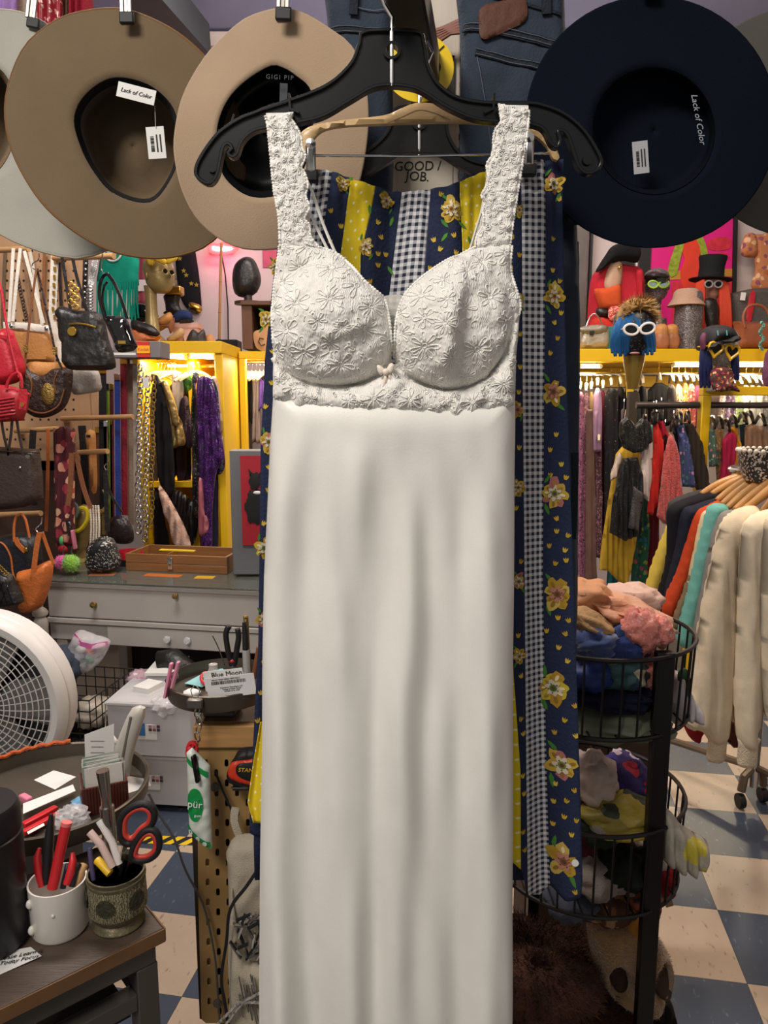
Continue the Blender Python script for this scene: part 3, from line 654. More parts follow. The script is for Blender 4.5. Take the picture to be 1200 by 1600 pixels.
bigs = [(868,462,19,0),(866,612,21,2),(868,772,22,1),(872,930,23,2),(866,1078,24,3),(878,1196,25,1),(880,1345,24,2),(866,286,17,1),(421,690,16,1),(417,500,14,0),(414,855,16,3),(413,965,13,1),(704,330,19,0),(604,312,12,0),(572,388,14,0),(536,288,11,0),(432,420,12,3),(810,330,10,0),(808,470,12,3),(806,640,12,2),(807,760,13,0),(808,905,13,1),(809,1020,12,0),(829,1180,0,0)]
for x, y, s, k in bigs:
    if s: flower(x, y, s, PALS[k], R.uniform(0, 6)); leaf(x+s*.9*R.choice([-1, 1])*.6, y+s*1.1, R.uniform(.6, 2.4), s*.5); leaf(x-s*.5, y-s*1.05, R.uniform(3.5, 5.5), s*.45)
for x, y, a in ((735, 375, 1.2), (612, 342, 1.9), (694, 372, 2.2), (722, 352, .6), (578, 330, 1.5), (610, 420, 1.0), (545, 282, -.6)): leaf(x, y, a, 9, '#4f8f2e')
for i, kd in enumerate(kinds):
    if kd != 'navy': continue
    for y in range(285, 1390, 22):
        xa, xb = B[i](y), B[i+1](y); n_ = max(1, int((xb-xa)/20))
        for k in range(n_):
            x = xa+(k+.5+R.uniform(-.28, .28)+(.25 if (y//22) % 2 else -.25))*(xb-xa)/n_; yy = y+R.uniform(-5, 5)
            if x < xa+4 or x > xb-4 or y < TOP(x)+8 or y > BOT(x)-12: continue
            if any(math.hypot(x-bx, yy-by) < bs*1.15+4 for bx, by, bs, _ in bigs): continue
            tulip(x, yy, R.uniform(-.5, .5))
prn.build('flower_print', vcolmat('print_colours'), skt, sharp=180, fix=False)['kind'] = 'stuff'
MB().lathe([(0, 0), (.005, 0), (.005, .002), (0, .002)], skS(896, 1342, .002), 14, Matrix.Rotation(PI/2, 3, 'X')).build('button', mat('shell_button', '#e8e6e0', rough=.2, var=.05), skt)
# ---------------------------------------------------------------- jeans behind
m_den = mat('dark_denim', '#232c39', rough=.9, bump=.2, bscale=300, var=.28, vscale=10, col2='#323e4e'); m_den2 = mat('denim_seam', '#181f2a', rough=.9, bump=.4, bscale=240); m_st = mat('denim_thread', '#565c68', rough=.8, var=0)
def denim(name, label, out, Y, f): 
    o = thing(name, label, 'jeans', P(sum(p[0] for p in out)/len(out), max(p[1] for p in out), Y)); pz = Puff(out, Y, h=.022, hb=.02, k=26, step=9, dfn=lambda x, y: .004*noise.noise(Vector((x/30, y/60, f)))+.002*noise.noise(Vector((x/11, y/16, f)))); pz.mb.build('denim_body', m_den, o, sharp=180); return o, pz
j1, p1 = denim('denim_trousers', 'dark blue denim trousers with leather patch hanging right of the white post', [(722,-70),(872,-70),(880,-10),(886,100),(895,250),(903,400),(905,600),(903,800),(900,1003),(884,1012),(720,1006),(716,500),(720,100)], 1.16, 1.)
j2, p2 = denim('denim_trousers', 'dark blue denim trousers with worn seam hanging left of the white post', [(512,-70),(612,-70),(612,60),(609,330),(540,340),(524,150),(512,40)], 1.2, 5.)
def strip(pz, pts, w, par, name, m, off=.002, th=.002, step=8): # flat strip on a cloth surface
    pp = [pz.at(x, y, off) for x, y in catmull(pts, step, False)]; return MB().ribbon(pp, w, th, Vector((0, 1, 0)).cross((pp[-1]-pp[0]))).build(name, m, par, bevel=0)
strip(p1, [(724,2),(800,18),(872,34)], .004, j1, 'seam', m_den2); strip(p1, [(722,52),(800,66),(870,86)], .012, j1, 'yoke_seam', m_den2); strip(p1, [(740,92),(800,108),(868,122)], .010, j1, 'pocket_edge', m_den2)
for dy in (-4, 4): strip(p1, [(722,52+dy),(800,66+dy),(870,86+dy)], .0008, j1, 'stitching', m_st, .0045, .0006); strip(p1, [(740,92+dy),(800,108+dy),(868,122+dy)], .0008, j1, 'stitching', m_st, .0045, .0006)
strip(p1, [(742,100),(756,180),(764,240)], .0010, j1, 'stitching', m_st, .003, .0006)
strip(p1, [(846,-20),(848,36)], .013, j1, 'belt_loop', m_den2, .005, .003)
puff('leather_patch', mat('brown_leather_patch', '#55301f', rough=.7, bump=.3, bscale=60), [(752,12),(784,2),(818,-6),(822,30),(798,46),(756,62),(748,40)], 1.16-.026, j1, h=.002, hb=.001, k=3, step=6, smooth=True)
strip(p1, [(893,706),(892,770),(889,838)], .010, j1, 'side_pocket', m_den2); strip(p1, [(900,380),(902,560),(899,705)], .0012, j1, 'stitching', m_st, .002, .0008)
for k in range(7): MB().tube([P(880+k*3.2, 1008, 1.16), P(881+k*3+math.sin(k*3)*3, 1018+6*(k % 3), 1.155)], .0006, 4).build('frayed_thread', mat('raw_thread', '#c9c3b4', rough=.9), j1)
strip(p2, [(514,56),(560,60),(610,62)], .010, j2, 'seam', m_den2); strip(p2, [(556,-30),(553,38)], .012, j2, 'belt_loop', m_den2, .005, .003)
for dy in (-4, 4): strip(p2, [(514,56+dy),(560,60+dy),(608,62+dy)], .0008, j2, 'stitching', m_st, .0045, .0006)
strip(p2, [(560,26),(585,30),(603,27)], .0014, j2, 'stitching', m_st, .003, .0008)
# ---------------------------------------------------------------- hats hanging in the row
def felt(key, c, **k): return mat(key, c, rough=.95, bump=.14, bscale=600, var=.06, vscale=10, sheen=.35, spec=.15, **k)
def polar(poly, c, n):
    A = np.array(catmull(poly, 4), float); th = np.unwrap(np.arctan2(A[:, 1]-c[1], A[:, 0]-c[0])); r = np.hypot(A[:, 0]-c[0], A[:, 1]-c[1])
    if th[-1] < th[0]: th = th[::-1]; r = r[::-1]
    t = np.arange(n)*2*PI/n; b = th[0]; tt = (t-b) % (2*PI) + b
    th2 = np.concatenate([th, th[:1]+2*PI]); r2 = np.concatenate([r, r[:1]]); return np.interp(tt, th2, r2)
def hat(label, outer, inner, c, Y, m_out, m_in, m_band, curl, depth=.115, lean=(0, 0), shrink=.86, edge=None, dent=.03, crown_shift=(0, 0)):
    n = 72; ro = polar(outer, c, n); ri = polar(inner, c, n); th = np.arange(n)*2*PI/n
    o = thing('felt_hat', label, 'hat', P(c[0], c[1]+float(ro.max()), Y), 'felt hats hanging in a row')
    def yo(a, t): return Y + curl(a)*t**1.6 + lean[0]*math.cos(a)*t + lean[1]*math.sin(a)*t
    def loop(fr, dy):
        return [P(c[0]+(ri[k]+(ro[k]-ri[k])*fr)*math.cos(th[k]), c[1]+(ri[k]+(ro[k]-ri[k])*fr)*math.sin(th[k]), yo(th[k], fr)) + Vector((0, dy, 0)) for k in range(n)]
    fr = [0, .12, .25, .4, .55, .7, .85, .97, 1.0]
    MB().loft([loop(f, 0) for f in fr]+[loop(f, .003) for f in reversed(fr)], True, True).build('brim', m_out, o, sharp=180)
    if edge: MB().tube(loop(1.0, .0015), .0022, 6, True).build('edge_binding', edge, o)
    def ring(s, y, sh=0.):
        return [P(c[0]+crown_shift[0]*sh+ri[k]*s*math.cos(th[k]), c[1]+crown_shift[1]*sh+ri[k]*s*math.sin(th[k]), Y+y) for k in range(n)]
    prof = [(1., 0), (.99, depth*.25), (.965, depth*.55, ), (.93, depth*.8), (shrink, depth*.96), (shrink*.8, depth), (shrink*.5, depth-dent*.6), (shrink*.15, depth-dent), (.002, depth-dent)]
    inn = [ring(s, y, y/depth) for s, y in prof]; out = [ring(s+.025*(s > .1), y+.003, y/depth) for s, y in reversed(prof)]
    MB().loft(inn+out, True, True).build('crown', m_in, o, sharp=180)
    MB().loft([ring(.985, .001), ring(.90, .03, .2), ring(.91, .033, .2), ring(.993, .004)], True, True).build('sweatband', m_band, o, sharp=60)
    return o
def hclip(label, cx, cy, Y, rot=0., tag_=None):
    o = thing('hat_clip', label, 'clip', P(cx, cy+14, Y), 'hat clips'); R = Matrix.Rotation(rot, 3, 'Y')
    c = P(cx, cy-16, Y); b = MB()
    for sx in (-1, 1): b.box(c+R @ Vector((sx*.0055, -.006, .006)), (.006, .003, .05), R)
    b.build('clip_prong', mat('brushed_steel', '#8a8884', rough=.35, metal=1, var=0), o, bevel=.001); MB().box(c+R @ Vector((0, -.0045, .004)), (.004, .002, .046), R).build('clip_spine', mat('clip_steel', '#77736c', rough=.35, metal=.9), o)
    MB().box(P(cx, cy+8, Y-.0065)+R @ Vector((0, 0, 0)), (.021, .007, .016), R).build('clip_pad', m_rubber, o, bevel=.002)
    MB().box(P(cx, cy+8, Y+.011), (.021, .007, .016), R).build('clip_pad', m_rubber, o, bevel=.002)
    MB().tube([P(cx, cy-30, Y), P(cx, cy-80, Y), P(cx, -170, 1.215)], .0015, 6).build('wire', m_chrome, o)
    MB().tube([P(cx+x*1., cy-50+y, Y-.006) for x, y in circ(12, 12)], .0012, 6, True).build('spring_ring', m_chrome, o)
    return o
rl = thing('hanging_rail', 'long metal rail above the row of hats', 'rail', P(660, -178, 1.24))
MB().tube([P(-140, -178, 1.24), P(1400, -178, 1.24)], .012, 12).build('pipe', m_chrome, rl); MB().box(P(660, -178, 1.275), (.03, .05, .03)).build('bracket', m_chrome, rl)
m_brown = felt('brown_felt', '#6b5a44'); m_camel = felt('camel_felt', '#a58e75'); m_black = mat('black_felt', '#10151f', rough=1, bump=.2, bscale=500, var=.06, spec=.06); m_grey = felt('charcoal_felt', '#57534f'); m_sage = felt('sage_felt', '#a6a59b')
m_sweat = mat('dark_sweatband', '#12141a', rough=.7, var=.1); m_lin = mat('black_lining', '#0c0d11', rough=.45, var=.1, bump=.2, bscale=14)
HB = [(171,13),(210,19),(262,42),(304,73),(345,120),(375,190),(382,260),(368,330),(329,378),(280,399),(224,402),(164,388),(105,353),(59,308),(21,241),(8,182),(14,129),(38,73),(77,38),(115,21)]
HBi = [(115,185),(133,147),(175,121),(228,130),(266,161),(280,200),(280,240),(271,273),(245,311),(217,317),(175,301),(147,270),(126,231)]
h = hat('wide-brimmed brown felt hat hanging brim-out, white brand label inside', HB, HBi, (199, 219), 1.17, m_brown, m_brown, m_sweat, lambda a: .012*math.cos(2*(a-.6)), lean=(.0, -.012), edge=mat('brown_binding', '#6e4f2e', rough=.9), crown_shift=(12, 14))
def lbl(o, name, c, w, h_, Y, rot, m, txt=None, ts=.01, tm=None, bar=False, off=.0006, yaw=0.):
    M = facing(P(c[0], c[1], Y), rot, yaw); mb = MB(); k = mpp(c[0], c[1], Y); w *= k; h_ *= k
    pts = [M @ Vector((sx*w/2, sy*h_/2, z)) for z in (-.0004, .0004) for sx, sy in ((-1, -1), (1, -1), (1, 1), (-1, 1))]
    mb.add(pts, [(3, 2, 1, 0), (4, 5, 6, 7), (0, 1, 5, 4), (1, 2, 6, 5), (2, 3, 7, 6), (3, 0, 4, 7)]); t = mb.build(name, m, o)
    if txt: text('lettering', txt, ts, M @ Matrix.Translation((0, 0, off+.0004)), tm or m_ink, t, shear=.25)
    if bar:
        b = MB(); R = random.Random(int(c[0])); 
        for i in range(14):
            x = -w*.30; y = -h_*.28+h_*.5*i/14; hh = h_*.5/14*R.uniform(.3, .8)
            q = [M @ Vector((x+dx, y+dy, off+.0004)) for dx, dy in ((0, 0), (w*.2, 0), (w*.2, hh), (0, hh))]; b.add(q, [(0, 1, 2, 3)])
        for i in range(2):
            q = [M @ Vector((w*(.02+.2*i)+dx, -h_*.3+dy, off+.0004)) for dx, dy in ((0, 0), (w*.08, 0), (w*.08, h_*.55), (0, h_*.55))]; b.add(q, [(0, 1, 2, 3)])
        tag(b.build('barcode', m_ink, t, fix=False), kind='stuff')
    return t
m_white = mat('white_label', '#d9d8d4', rough=.6, var=.03); m_greyl = mat('grey_label', '#a8a9ab', rough=.6, var=.03); m_silv = mat('silver_print', '#9fa3ac', rough=.5, var=0)
lbl(h, 'brand_label', (213, 146), 60, 22, 1.166, .24, m_white, 'Lack of Color', .0082)
MB().tube([P(242, 165, 1.175), P(243, 200, 1.18)], .0004, 4).build('tag_string', m_white, h)
lbl(h, 'price_tag', (244, 223), 28, 47, 1.182, -.06, m_white, bar=True)
HC = [(445,12),(480,22),(520,47),(546,67),(565,100),(575,158),(574,217),(560,290),(530,345),(490,375),(440,388),(390,390),(350,378),(310,345),(285,300),(273,250),(272,210),(285,150),(315,95),(345,60),(380,30),(415,16)]
HCi = [(420,103),(378,130),(350,165),(338,210),(345,266),(371,297),(402,309),(440,302),(472,270),(488,210),(487,144),(462,117),(440,104)]
h = hat('camel-colored felt hat with black lining hanging just left of the dress', HC, HCi, (414, 205), 1.06, m_camel, m_lin, m_lin, lambda a: -.016*math.cos(2*(a+.5)), lean=(.0, .0), depth=.12)
text('lettering', 'GIGI PIP', .008, facing(P(437, 121, 1.053), .05), mat('dim_print', '#3a3c42', var=0), h, space=1.3)
lbl(h, 'size_label', (443, 148), 12, 33, 1.068, .05, mat('faded_label', '#33363c', rough=.7))
text('lettering', 'FAIRLY FORMED HABERD', .004, facing(P(358, 205, 1.062), -1.25), mat('dim_print'), h)
HK = [(1018+197*math.cos(i*PI/12), 190+197*math.sin(i*PI/12)) for i in range(24)]
HKi = [(1022+96*math.cos(i*PI/8), 205+100*math.sin(i*PI/8)) for i in range(16)]
h = hat('flat-brimmed black felt hat hanging just right of the dress', HK, HKi, (1022, 205), 1.06, m_black, m_black, m_black, lambda a: .006*math.cos(2*a), depth=.05, dent=.0, shrink=.95)
text('lettering', 'Lack of Color', .0115, facing(P(1091, 186, 1.054), 1.32), m_silv, h, shear=.3); lbl(h, 'price_tag', (1001, 246), 24, 48, 1.066, -.12, m_greyl, bar=True)
HG = [(1252+181*math.cos(i*PI/12), 190+181*math.sin(i*PI/12)) for i in range(24)]; HGi = [(1262+90*math.cos(i*PI/8), 195+95*math.sin(i*PI/8)) for i in range(16)]
hat('charcoal grey felt hat half hidden behind the black hat at the right edge', HG, HGi, (1260, 195), 1.16, m_grey, m_grey, m_sweat, lambda a: .006*math.cos(2*a))
HS = [(0,15),(40,22),(90,50),(150,110),(190,200),(200,300),(178,380),(140,400),(105,402),(50,388),(0,365),(-60,320),(-110,240),(-120,150),(-80,60),(-40,22)]
HSi = [(-30+54*math.cos(t)-18*math.sin(t), 190+90*math.sin(t)+22*math.cos(t)) for t in [i*PI/8 for i in range(16)]]
hat('pale sage felt hat half hidden behind the brown hat at the left edge', HS, HSi, (-30, 190), 1.33, m_sage, m_brown, mat('tan_sweatband', '#8a7154', rough=.7), lambda a: -.02*math.cos(2*(a-.8)), edge=mat('sage_binding', '#a39d8c', rough=.9))
hclip('chrome clip with black pads on the top edge of the brown hat', 198, 20, 1.165); hclip('chrome clip with black pads on the top edge of the camel hat', 443, 14, 1.05, .05); hclip('chrome clip with black pads gripping the sage hat at upper left', 52, 28, 1.325, .18)
hclip('chrome clip gripping the top edge of the black hat', 1018, -22, 1.052); hclip('chrome clip gripping the top of the charcoal hat', 1250, 16, 1.15)
# garments hanging above and behind the hats at upper left
def drape(name, label, cat, x0, x1, y0, y1, Y, m, f=1., amp=.012, group=None, seed=0, flare=.1):
    w = x1-x0
    def fn(u, v, s):
        x = x0+w*(u + (u-.5)*flare*v); y = y0+(y1-y0)*v + 3*math.sin(u*9+seed)
        e = math.sqrt(max(0., 1-(2*u-1)**2))
        return P(x, y, Y) + Vector((0, s*(.006+.02*e) + amp*math.sin(u*14*f+seed+v*1.2)*(.4+.6*v) + .006*noise.noise(Vector((u*6, v*5, seed))), 0))
    mb = MB(); n, k = 20, 16; rings = []
    for j in range(k+1): rings.append([fn(i/n, j/k, -1) for i in range(n+1)] + [fn(i/n, j/k, 1) for i in range(n, -1, -1)])
    mb.loft(rings); return one(mb, name, m, label, cat, group, sharp=180)
drape('lilac_dress', 'pleated lilac garment high in the top left corner', 'garment', -40, 24, -150, 120, 2.0, fab('#a986c4', 'lilac_cloth'), 2.)
drape('red_sequin_dress', 'red sequined garment behind the clip at upper left', 'garment', 58, 98, -150, 130, 2.0, spark('#b3303e', 'red_sequin', '#f0c8c0', 160), 1.5, seed=2)
drape('brown_blouse', 'brown garment between the two red garments at upper left', 'garment', 97, 112, -150, 120, 2.03, fab('#6d5346', 'dusty_brown'), seed=4)
drape('crimson_blouse', 'crimson garment just left of the brown hat clip', 'garment', 111, 141, -150, 120, 2.0, fab('#a12338', 'crimson_cloth'), 1.5, seed=5)
drape('beige_blouse', 'beige garment between the lilac and the red sequined ones', 'garment', 24, 60, -150, 120, 2.05, fab('#bfae9e', 'beige_cloth'), seed=6)
hr = one(MB().tube([P(-120, -150, 2.02), P(170, -150, 2.02)], .012, 10), 'upper_rail', m_chrome, 'metal rail above the lilac and red garments', 'rail')
# ---------------------------------------------------------------- left: pegboard wall of bags, belts, display shelf
m_gold = mat('gold_metal', '#c9a24a', rough=.3, metal=1, var=.05); m_silver = mat('silver_metal', '#b9b7b3', rough=.25, metal=1, var=.05); m_brass = mat('aged_brass', '#8f7540', rough=.45, metal=.9, bump=.6, bscale=180)
m_dowel = mat('dowel_wood', '#b98f5f', rough=.6, var=.12, vscale=25, stretch=(1, 1, 8))
def leather(key, c, rough=.42, **k): return mat(key, c, rough=rough, bump=k.pop('bump', .25), bscale=k.pop('bscale', 90), var=.12, vscale=12, **k)
def ribs(path, Y, wpx, m, parent, name='strap', th=.003, label=None):
    pts = catmull(path, 8, False); k = mpp(pts[0][0], pts[0][1], Y); pp = [P(x, y, Y) for x, y in pts]
    return MB().ribbon(pp, wpx*k, th, (1, 0, 0) if abs(pts[-1][0]-pts[0][0]) < abs(pts[-1][1]-pts[0][1]) else (0, 0, 1)).build(name, m, parent, label=label)
def tubes(path, Y, rpx, m, parent, name='handle', n=8, label=None, step=6):
    pts = catmull(path, step, False); k = mpp(pts[0][0], pts[0][1], Y); return MB().tube([P(x, y, Y) for x, y in pts], rpx*k, n).build(name, m, parent, label=label)
def bag(name, label, out, Y, m, h=.05, k=10, cat='handbag', group='bags on the pegboard wall', step=6, body='bag_body', **kw):
    cx = sum(p[0] for p in out)/len(out); o = thing(name, label, cat, P(cx, max(p[1] for p in out), Y), group)
    pz = Puff(out, Y, h=h, hb=h*.6, k=k, step=step, **kw); pz.mb.build(body, m, o, sharp=60); return o, pz
def shook(label, path, Y, cat='hook'):
    return one(MB().tube([P(x, y, Y) for x, y in catmull(path, 2, False)], .0025, 6), 's_hook', m_chrome, label, cat, 'metal hooks among the bags')
def box3(name, m, x0, y0, x1, y1, Y, d, parent=None, bevel=0., **k):
    a = P(x0, y1, Y); b = P(x1, y0, Y); return MB().box(((a.x+b.x)/2, Y+d/2, (a.z+b.z)/2), (abs(b.x-a.x), d, abs(b.z-a.z))).build(name, m, parent, bevel=bevel, **k)
# pegboard
pg = thing('pegboard', 'tan pegboard panel behind the hanging handbags on the left', 'pegboard', P(30, 960, 3.85))
box3('board', mat('pegboard_tan', '#b08a66', rough=.7, var=.08), -110, 300, 121, 720, 3.85, .02, pg); box3('board', mat('pegboard_tan'), -110, 560, 150, 735, 3.87, .02, pg)
box3('dark_back', mat('dark_wood_back', '#3a2418', rough=.7, var=.2, stretch=(1, 1, .2)), -110, 720, 160, 1000, 3.87, .02, pg)
mb = MB()
for i in range(16):
    for j in range(22):
        p = P(-80+i*13, 392+j*15.5, 3.849)
        if p.z < 1.22: continue
        mb.lathe([(0, 0), (.006, 0), (.006, .0008), (0, .0008)], p, 8, Matrix.Rotation(PI/2, 3, 'X'))
tag(mb.build('peg_holes', mat('hole_dark', '#2a1b12', rough=.9, var=0), pg), kind='stuff')
for lab, x0, x1, y, Y in (('above the tan and white bag', -30, 45, 390, 3.35), ('behind the dark brown tote', 24, 90, 671, 3.5), ('the longest, carrying rings and belts', 96, 208, 652, 3.6), ('short one in front of the floral strap', 104, 168, 706, 3.4), ('under the dark brown tote', -20, 64, 803, 3.3), ('hidden at the top behind the hats, carrying the black tote', 84, 178, 401, 3.1)):
    d = thing('dowel_rod', 'round wooden dowel rod '+lab, 'rod', P((x0+x1)/2, y, Y), 'wooden dowels')
    MB().tube([P(x0, y+2, Y+.15), P(x1, y-1, Y)], .0125, 10).build('rod', m_dowel, d); MB().beam(P(x0+8, y+3, Y+.15), P(x0+8, y+3, 3.86), .03, .03).build('bracket', m_dowel, d)
# bags
m_red = leather('red_leather', '#b81f30'); m_tan = leather('tan_leather', '#b2793f', .6); m_dbr = leather('tooled_brown', '#33231c', .4, bump=.9, bscale=55); m_wh = leather('white_leather', '#ddd6ca', .5); m_blk = leather('black_leather', '#1a1716', .42, bump=.5, bscale=35); m_pat = mat('black_patent', '#0c0b0d', rough=.08, var=0, coat=.6); m_brn = leather('brown_strap', '#7a4a2c', .5); m_choc = leather('chocolate_leather', '#3c2f2a', .38); m_or = leather('orange_leather', '#b8632a', .5)
o, z = bag('drawstring_bag', 'red leather drawstring bag at the left edge', [(-25,530),(-5,522),(4,514),(20,516),(24,526),(32,548),(40,576),(33,594),(10,602),(-25,602)], 3.15, m_red, .06, 14)
tubes([(-8,420),(2,455),(8,495),(16,535),(24,568),(30,590)], 3.08, 2.2, m_red, o, 'strap'); ribs([(-4,524),(8,527),(22,526)], 3.09, 5, m_red, o, 'drawstring')
m_wick = mat('red_wicker', '#a3202c', rough=.5, bump=.0, var=.12, vscale=60)
o, z = bag('wicker_bag', 'red woven wicker basket bag with gold clasp at the left edge', [(-30,606),(10,602),(44,613),(46,622),(38,652),(28,658),(-30,654)], 3.0, m_wick, .06, 10)
for j in range(7):
    pts = [(-28+9*i, 622+5*j+3*math.sin(i*.5)) for i in range(9)]; pts = [q for q in pts if q[0] < 42-j*1.2]
    MB().tube([z.at(x, y, .002+.003*((i+j) % 2)) for i, (x, y) in enumerate(catmull(pts, 4.5, False))], .0045, 5).build('woven_strand', m_wick, o)
tubes([(10,606),(13,596),(20,586),(28,582),(33,590),(34,606)], 2.94, 2.6, m_red, o, 'handle'); ribs([(36,608),(37,622),(35,640)], 2.925, 11, m_red, o, 'flap_tab', .006)
MB().lathe([(0, 0), (.008, 0), (.008, .006), (0, .006)], P(35, 632, 2.915), 12, Matrix.Rotation(PI/2, 3, 'X')).build('clasp', m_gold, o)
o, z = bag('tan_tote', 'tan leather shoulder bag with white top band and white straps', [(6,508),(40,512),(80,518),(83,545),(84,566),(60,569),(30,567),(8,560)], 3.4, m_tan, .04, 8)
puff('top_band', m_wh, [(5,503),(40,504),(79,509),(80,520),(40,516),(6,513)], 3.355, o, h=.006, hb=.004, k=4, step=6, smooth=False)
for pth in ([(21,388),(18,440),(14,503)], [(32,388),(26,440),(20,502)], [(38,392),(52,445),(68,505)]): ribs(pth, 3.345, 5, m_wh, o)
for x, y in ((17, 509), (72, 513)): MB().ell(P(x, y, 3.345), (.009, .005, .009), 10, 6).build('stud', m_silver, o)
o, z = bag('tooled_saddle_bag', 'dark brown tooled leather saddle bag with oval brass medallion', [(36,579),(43,571),(56,579),(69,585),(81,577),(90,572),(111,575),(114,586),(111,614),(101,637),(81,650),(62,653),(47,648),(36,637),(33,605)], 3.2, m_dbr, .045, 10)
puff('inner_flap', m_tan, [(44,567),(74,566),(103,569),(100,590),(70,594),(44,590)], 3.20, o, h=.02, hb=.01, k=6, step=6)
MB().ell(P(75, 616, 3.150), (.030, .010, .047), 20, 12).build('medallion', m_brass, o)
for pth in ([(44,600),(42,625),(54,640),(76,645),(98,633),(107,608)], [(52,586),(58,600),(56,620)], [(98,582),(92,598),(96,615)]): MB().tube([z.at(x, y, .002) for x, y in catmull(pth, 4, False)], .0035, 5).build('stitched_edge', m_brn, o)
ribs([(57,420),(50,470),(44,520),(40,558),(39,578)], 3.16, 3.4, m_brn, o); ribs([(58,420),(68,465),(80,520),(88,555),(97,576)], 3.17, 3.4, m_dbr, o)
for x, y in ((40, 545), (86, 548)): MB().box(P(x, y, 3.15), (.016, .01, .03)).build('buckle', m_brass, o)
shook('silver hook above the tooled saddle bag', [(61,396),(60,406),(51,412),(51,419),(57,421),(62,417)], 3.2)
o = thing('chain_strap', 'dark brown chain-link strap hanging in front of the pegboard', 'chain', P(40, 505, 3.83), 'straps on the pegboard wall')
for i in range(15): MB().tube([P(27+i*1.1+x, 432+i*5+y, 3.83) for x, y in circ(3.4, 8, 2.2 if i % 2 else 2.8)], .0022, 5, True).build('link', m_dbr, o)
o = thing('studded_belt', 'white belt with gold rectangle studs hanging left of the black tote', 'belt', P(90, 570, 3.45), 'straps on the pegboard wall')
ribs([(86,400),(84,440),(82,500),(86,520),(92,540),(101,572)], 3.45, 12, m_wh, o, 'belt_strap')
for i in range(8): MB().box(P(86-i*.5+(0 if i < 7 else 3), 408+i*12.5, 3.443), (.011, .004, .02)).build('gold_stud', m_gold, o)
for i, (x0, x1, c) in enumerate(((46, 66, '#d9d0c0'), (36, 50, '#8b6b50'), (70, 66, '#8a5733'), (90, 97, '#2a1d18'), (8, 4, '#6d5a45'))):
    o = one(MB().ribbon([P(x0, 390, 3.79+.012*i), P((x0+x1)/2, 440, 3.79+.012*i), P(x1, 510, 3.79+.012*i)], .016, .003, (1, 0, 0)), 'hanging_strap', leather('strap_'+c, c), ['cream strap crossing behind the tan tote', 'taupe strap slanting behind the tan tote', 'tan strap hanging beside the silver hook', 'dark strap hanging right of the white studded belt', 'olive strap hanging at the far left from the top dowel'][i], 'strap', 'straps on the pegboard wall')
o, z = bag('leather_tote', 'black leather tote with gold zipper and round gold charm', [(90,482),(120,485),(158,491),(170,530),(181,566),(176,577),(140,579),(103,574),(97,540)], 3.1, m_blk, .05, 9, smooth=True, dfn=lambda x, y: .006*noise.noise(Vector((x/15, y/14, 2))))
MB().tube([z.at(x, y, .003) for x, y in catmull([(117,509),(130,508),(145,510),(158,514)], 4, False)], .0045, 6).build('zipper', m_gold, o)
MB().lathe([(0, 0), (.017, 0), (.019, .003), (.017, .006), (0, .006)], z.at(122, 520, .008), 18, Matrix.Rotation(PI/2, 3, 'X')).build('charm', m_gold, o)
ribs([(97,402),(103,440),(110,484)], 3.12, 5, m_blk, o); ribs([(113,402),(122,440),(136,487)], 3.13, 5, m_blk, o)
for i in range(9): MB().tube([P(110+(i % 3)*5+x, 444+i*4.5+y, 3.05) for x, y in circ(4, 8)], .0032, 5, True).build('gold_ring', m_gold, o)
o = thing('rhinestone_strap', 'silver rhinestone strap hanging above the black tote', 'strap', P(142, 492, 3.2), 'straps on the pegboard wall')
ribs([(149,402),(145,430),(142,445)], 3.2, 9, spark('#a9a7a6', 'rhinestone', '#ffffff', 300), o, 'strap_band'); 
for i in range(8): MB().tube([P(140+x, 452+i*5+y, 3.2) for x, y in circ(4.5, 8)], .004, 5, True).build('link', m_silver, o)
o = thing('studded_strap', 'black strap with round silver studs beside the rhinestone strap', 'strap', P(134, 480, 3.25), 'straps on the pegboard wall')
ribs([(134,402),(133,440),(131,482)], 3.25, 8, m_blk, o, 'strap_band')
for i in range(7): MB().ell(P(134-i*.4, 412+i*9, 3.243), (.006, .004, .006), 8, 6).build('stud', m_silver, o)
o, z = bag('patent_bag', 'glossy black patent shoulder bag with long looped handle', [(163,496),(180,494),(198,498),(207,522),(215,542),(209,548),(185,550),(176,530)], 3.0, m_pat, .035, 8)
tubes([(165,500),(158,478),(155,458),(158,438),(166,428),(176,438),(188,464),(199,498)], 2.98, 2.6, m_pat, o, 'handle'); tubes([(166,497),(160,470),(163,446),(168,440)], 3.03, 2., m_pat, o, 'handle')
MB().box(z.at(196, 536, .003), (.03, .004, .012)).build('gold_plate', m_gold, o)
shook('dark hook carrying the glossy patent bag', [(160,396),(159,408),(158,420),(163,428),(170,426)], 3.0)
bag('grey_clutch', 'pale grey leather bag below the black tote', [(112,577),(150,577),(158,598),(157,610),(135,615),(113,614)], 3.3, leather('grey_leather', '#a59c94', .55), .03, 6)
o, z = bag('brown_tote', 'dark brown smooth leather tote with two tall handles at left', [(-30,696),(30,700),(62,702),(66,740),(68,778),(40,792),(-30,800)], 3.05, m_choc, .05, 10, smooth=False)
for pth in ([(14,712),(6,680),(2,655)], [(12,712),(17,680),(19,655)], [(37,712),(30,680),(26,655)]): ribs(pth, 3.0, 4, m_choc, o, 'handle')
MB().ell(P(31, 731, 2.995), (.006, .004, .006), 8, 6).build('metal_crest', m_silver, o); rim([(-28,703),(30,706),(62,708)], 3.0, 2, .006, False).build('top_seam', m_dbr, o)
bag('navy_bag', 'navy leather bag with tan piping and gold padlock at lower left', [(-30,850),(0,838),(40,832),(62,845),(66,880),(60,905),(30,912),(-30,905)], 3.1, leather('navy_leather', '#1b1d24', .4), .06, 12)
nb = bpy.data.objects['navy_bag']
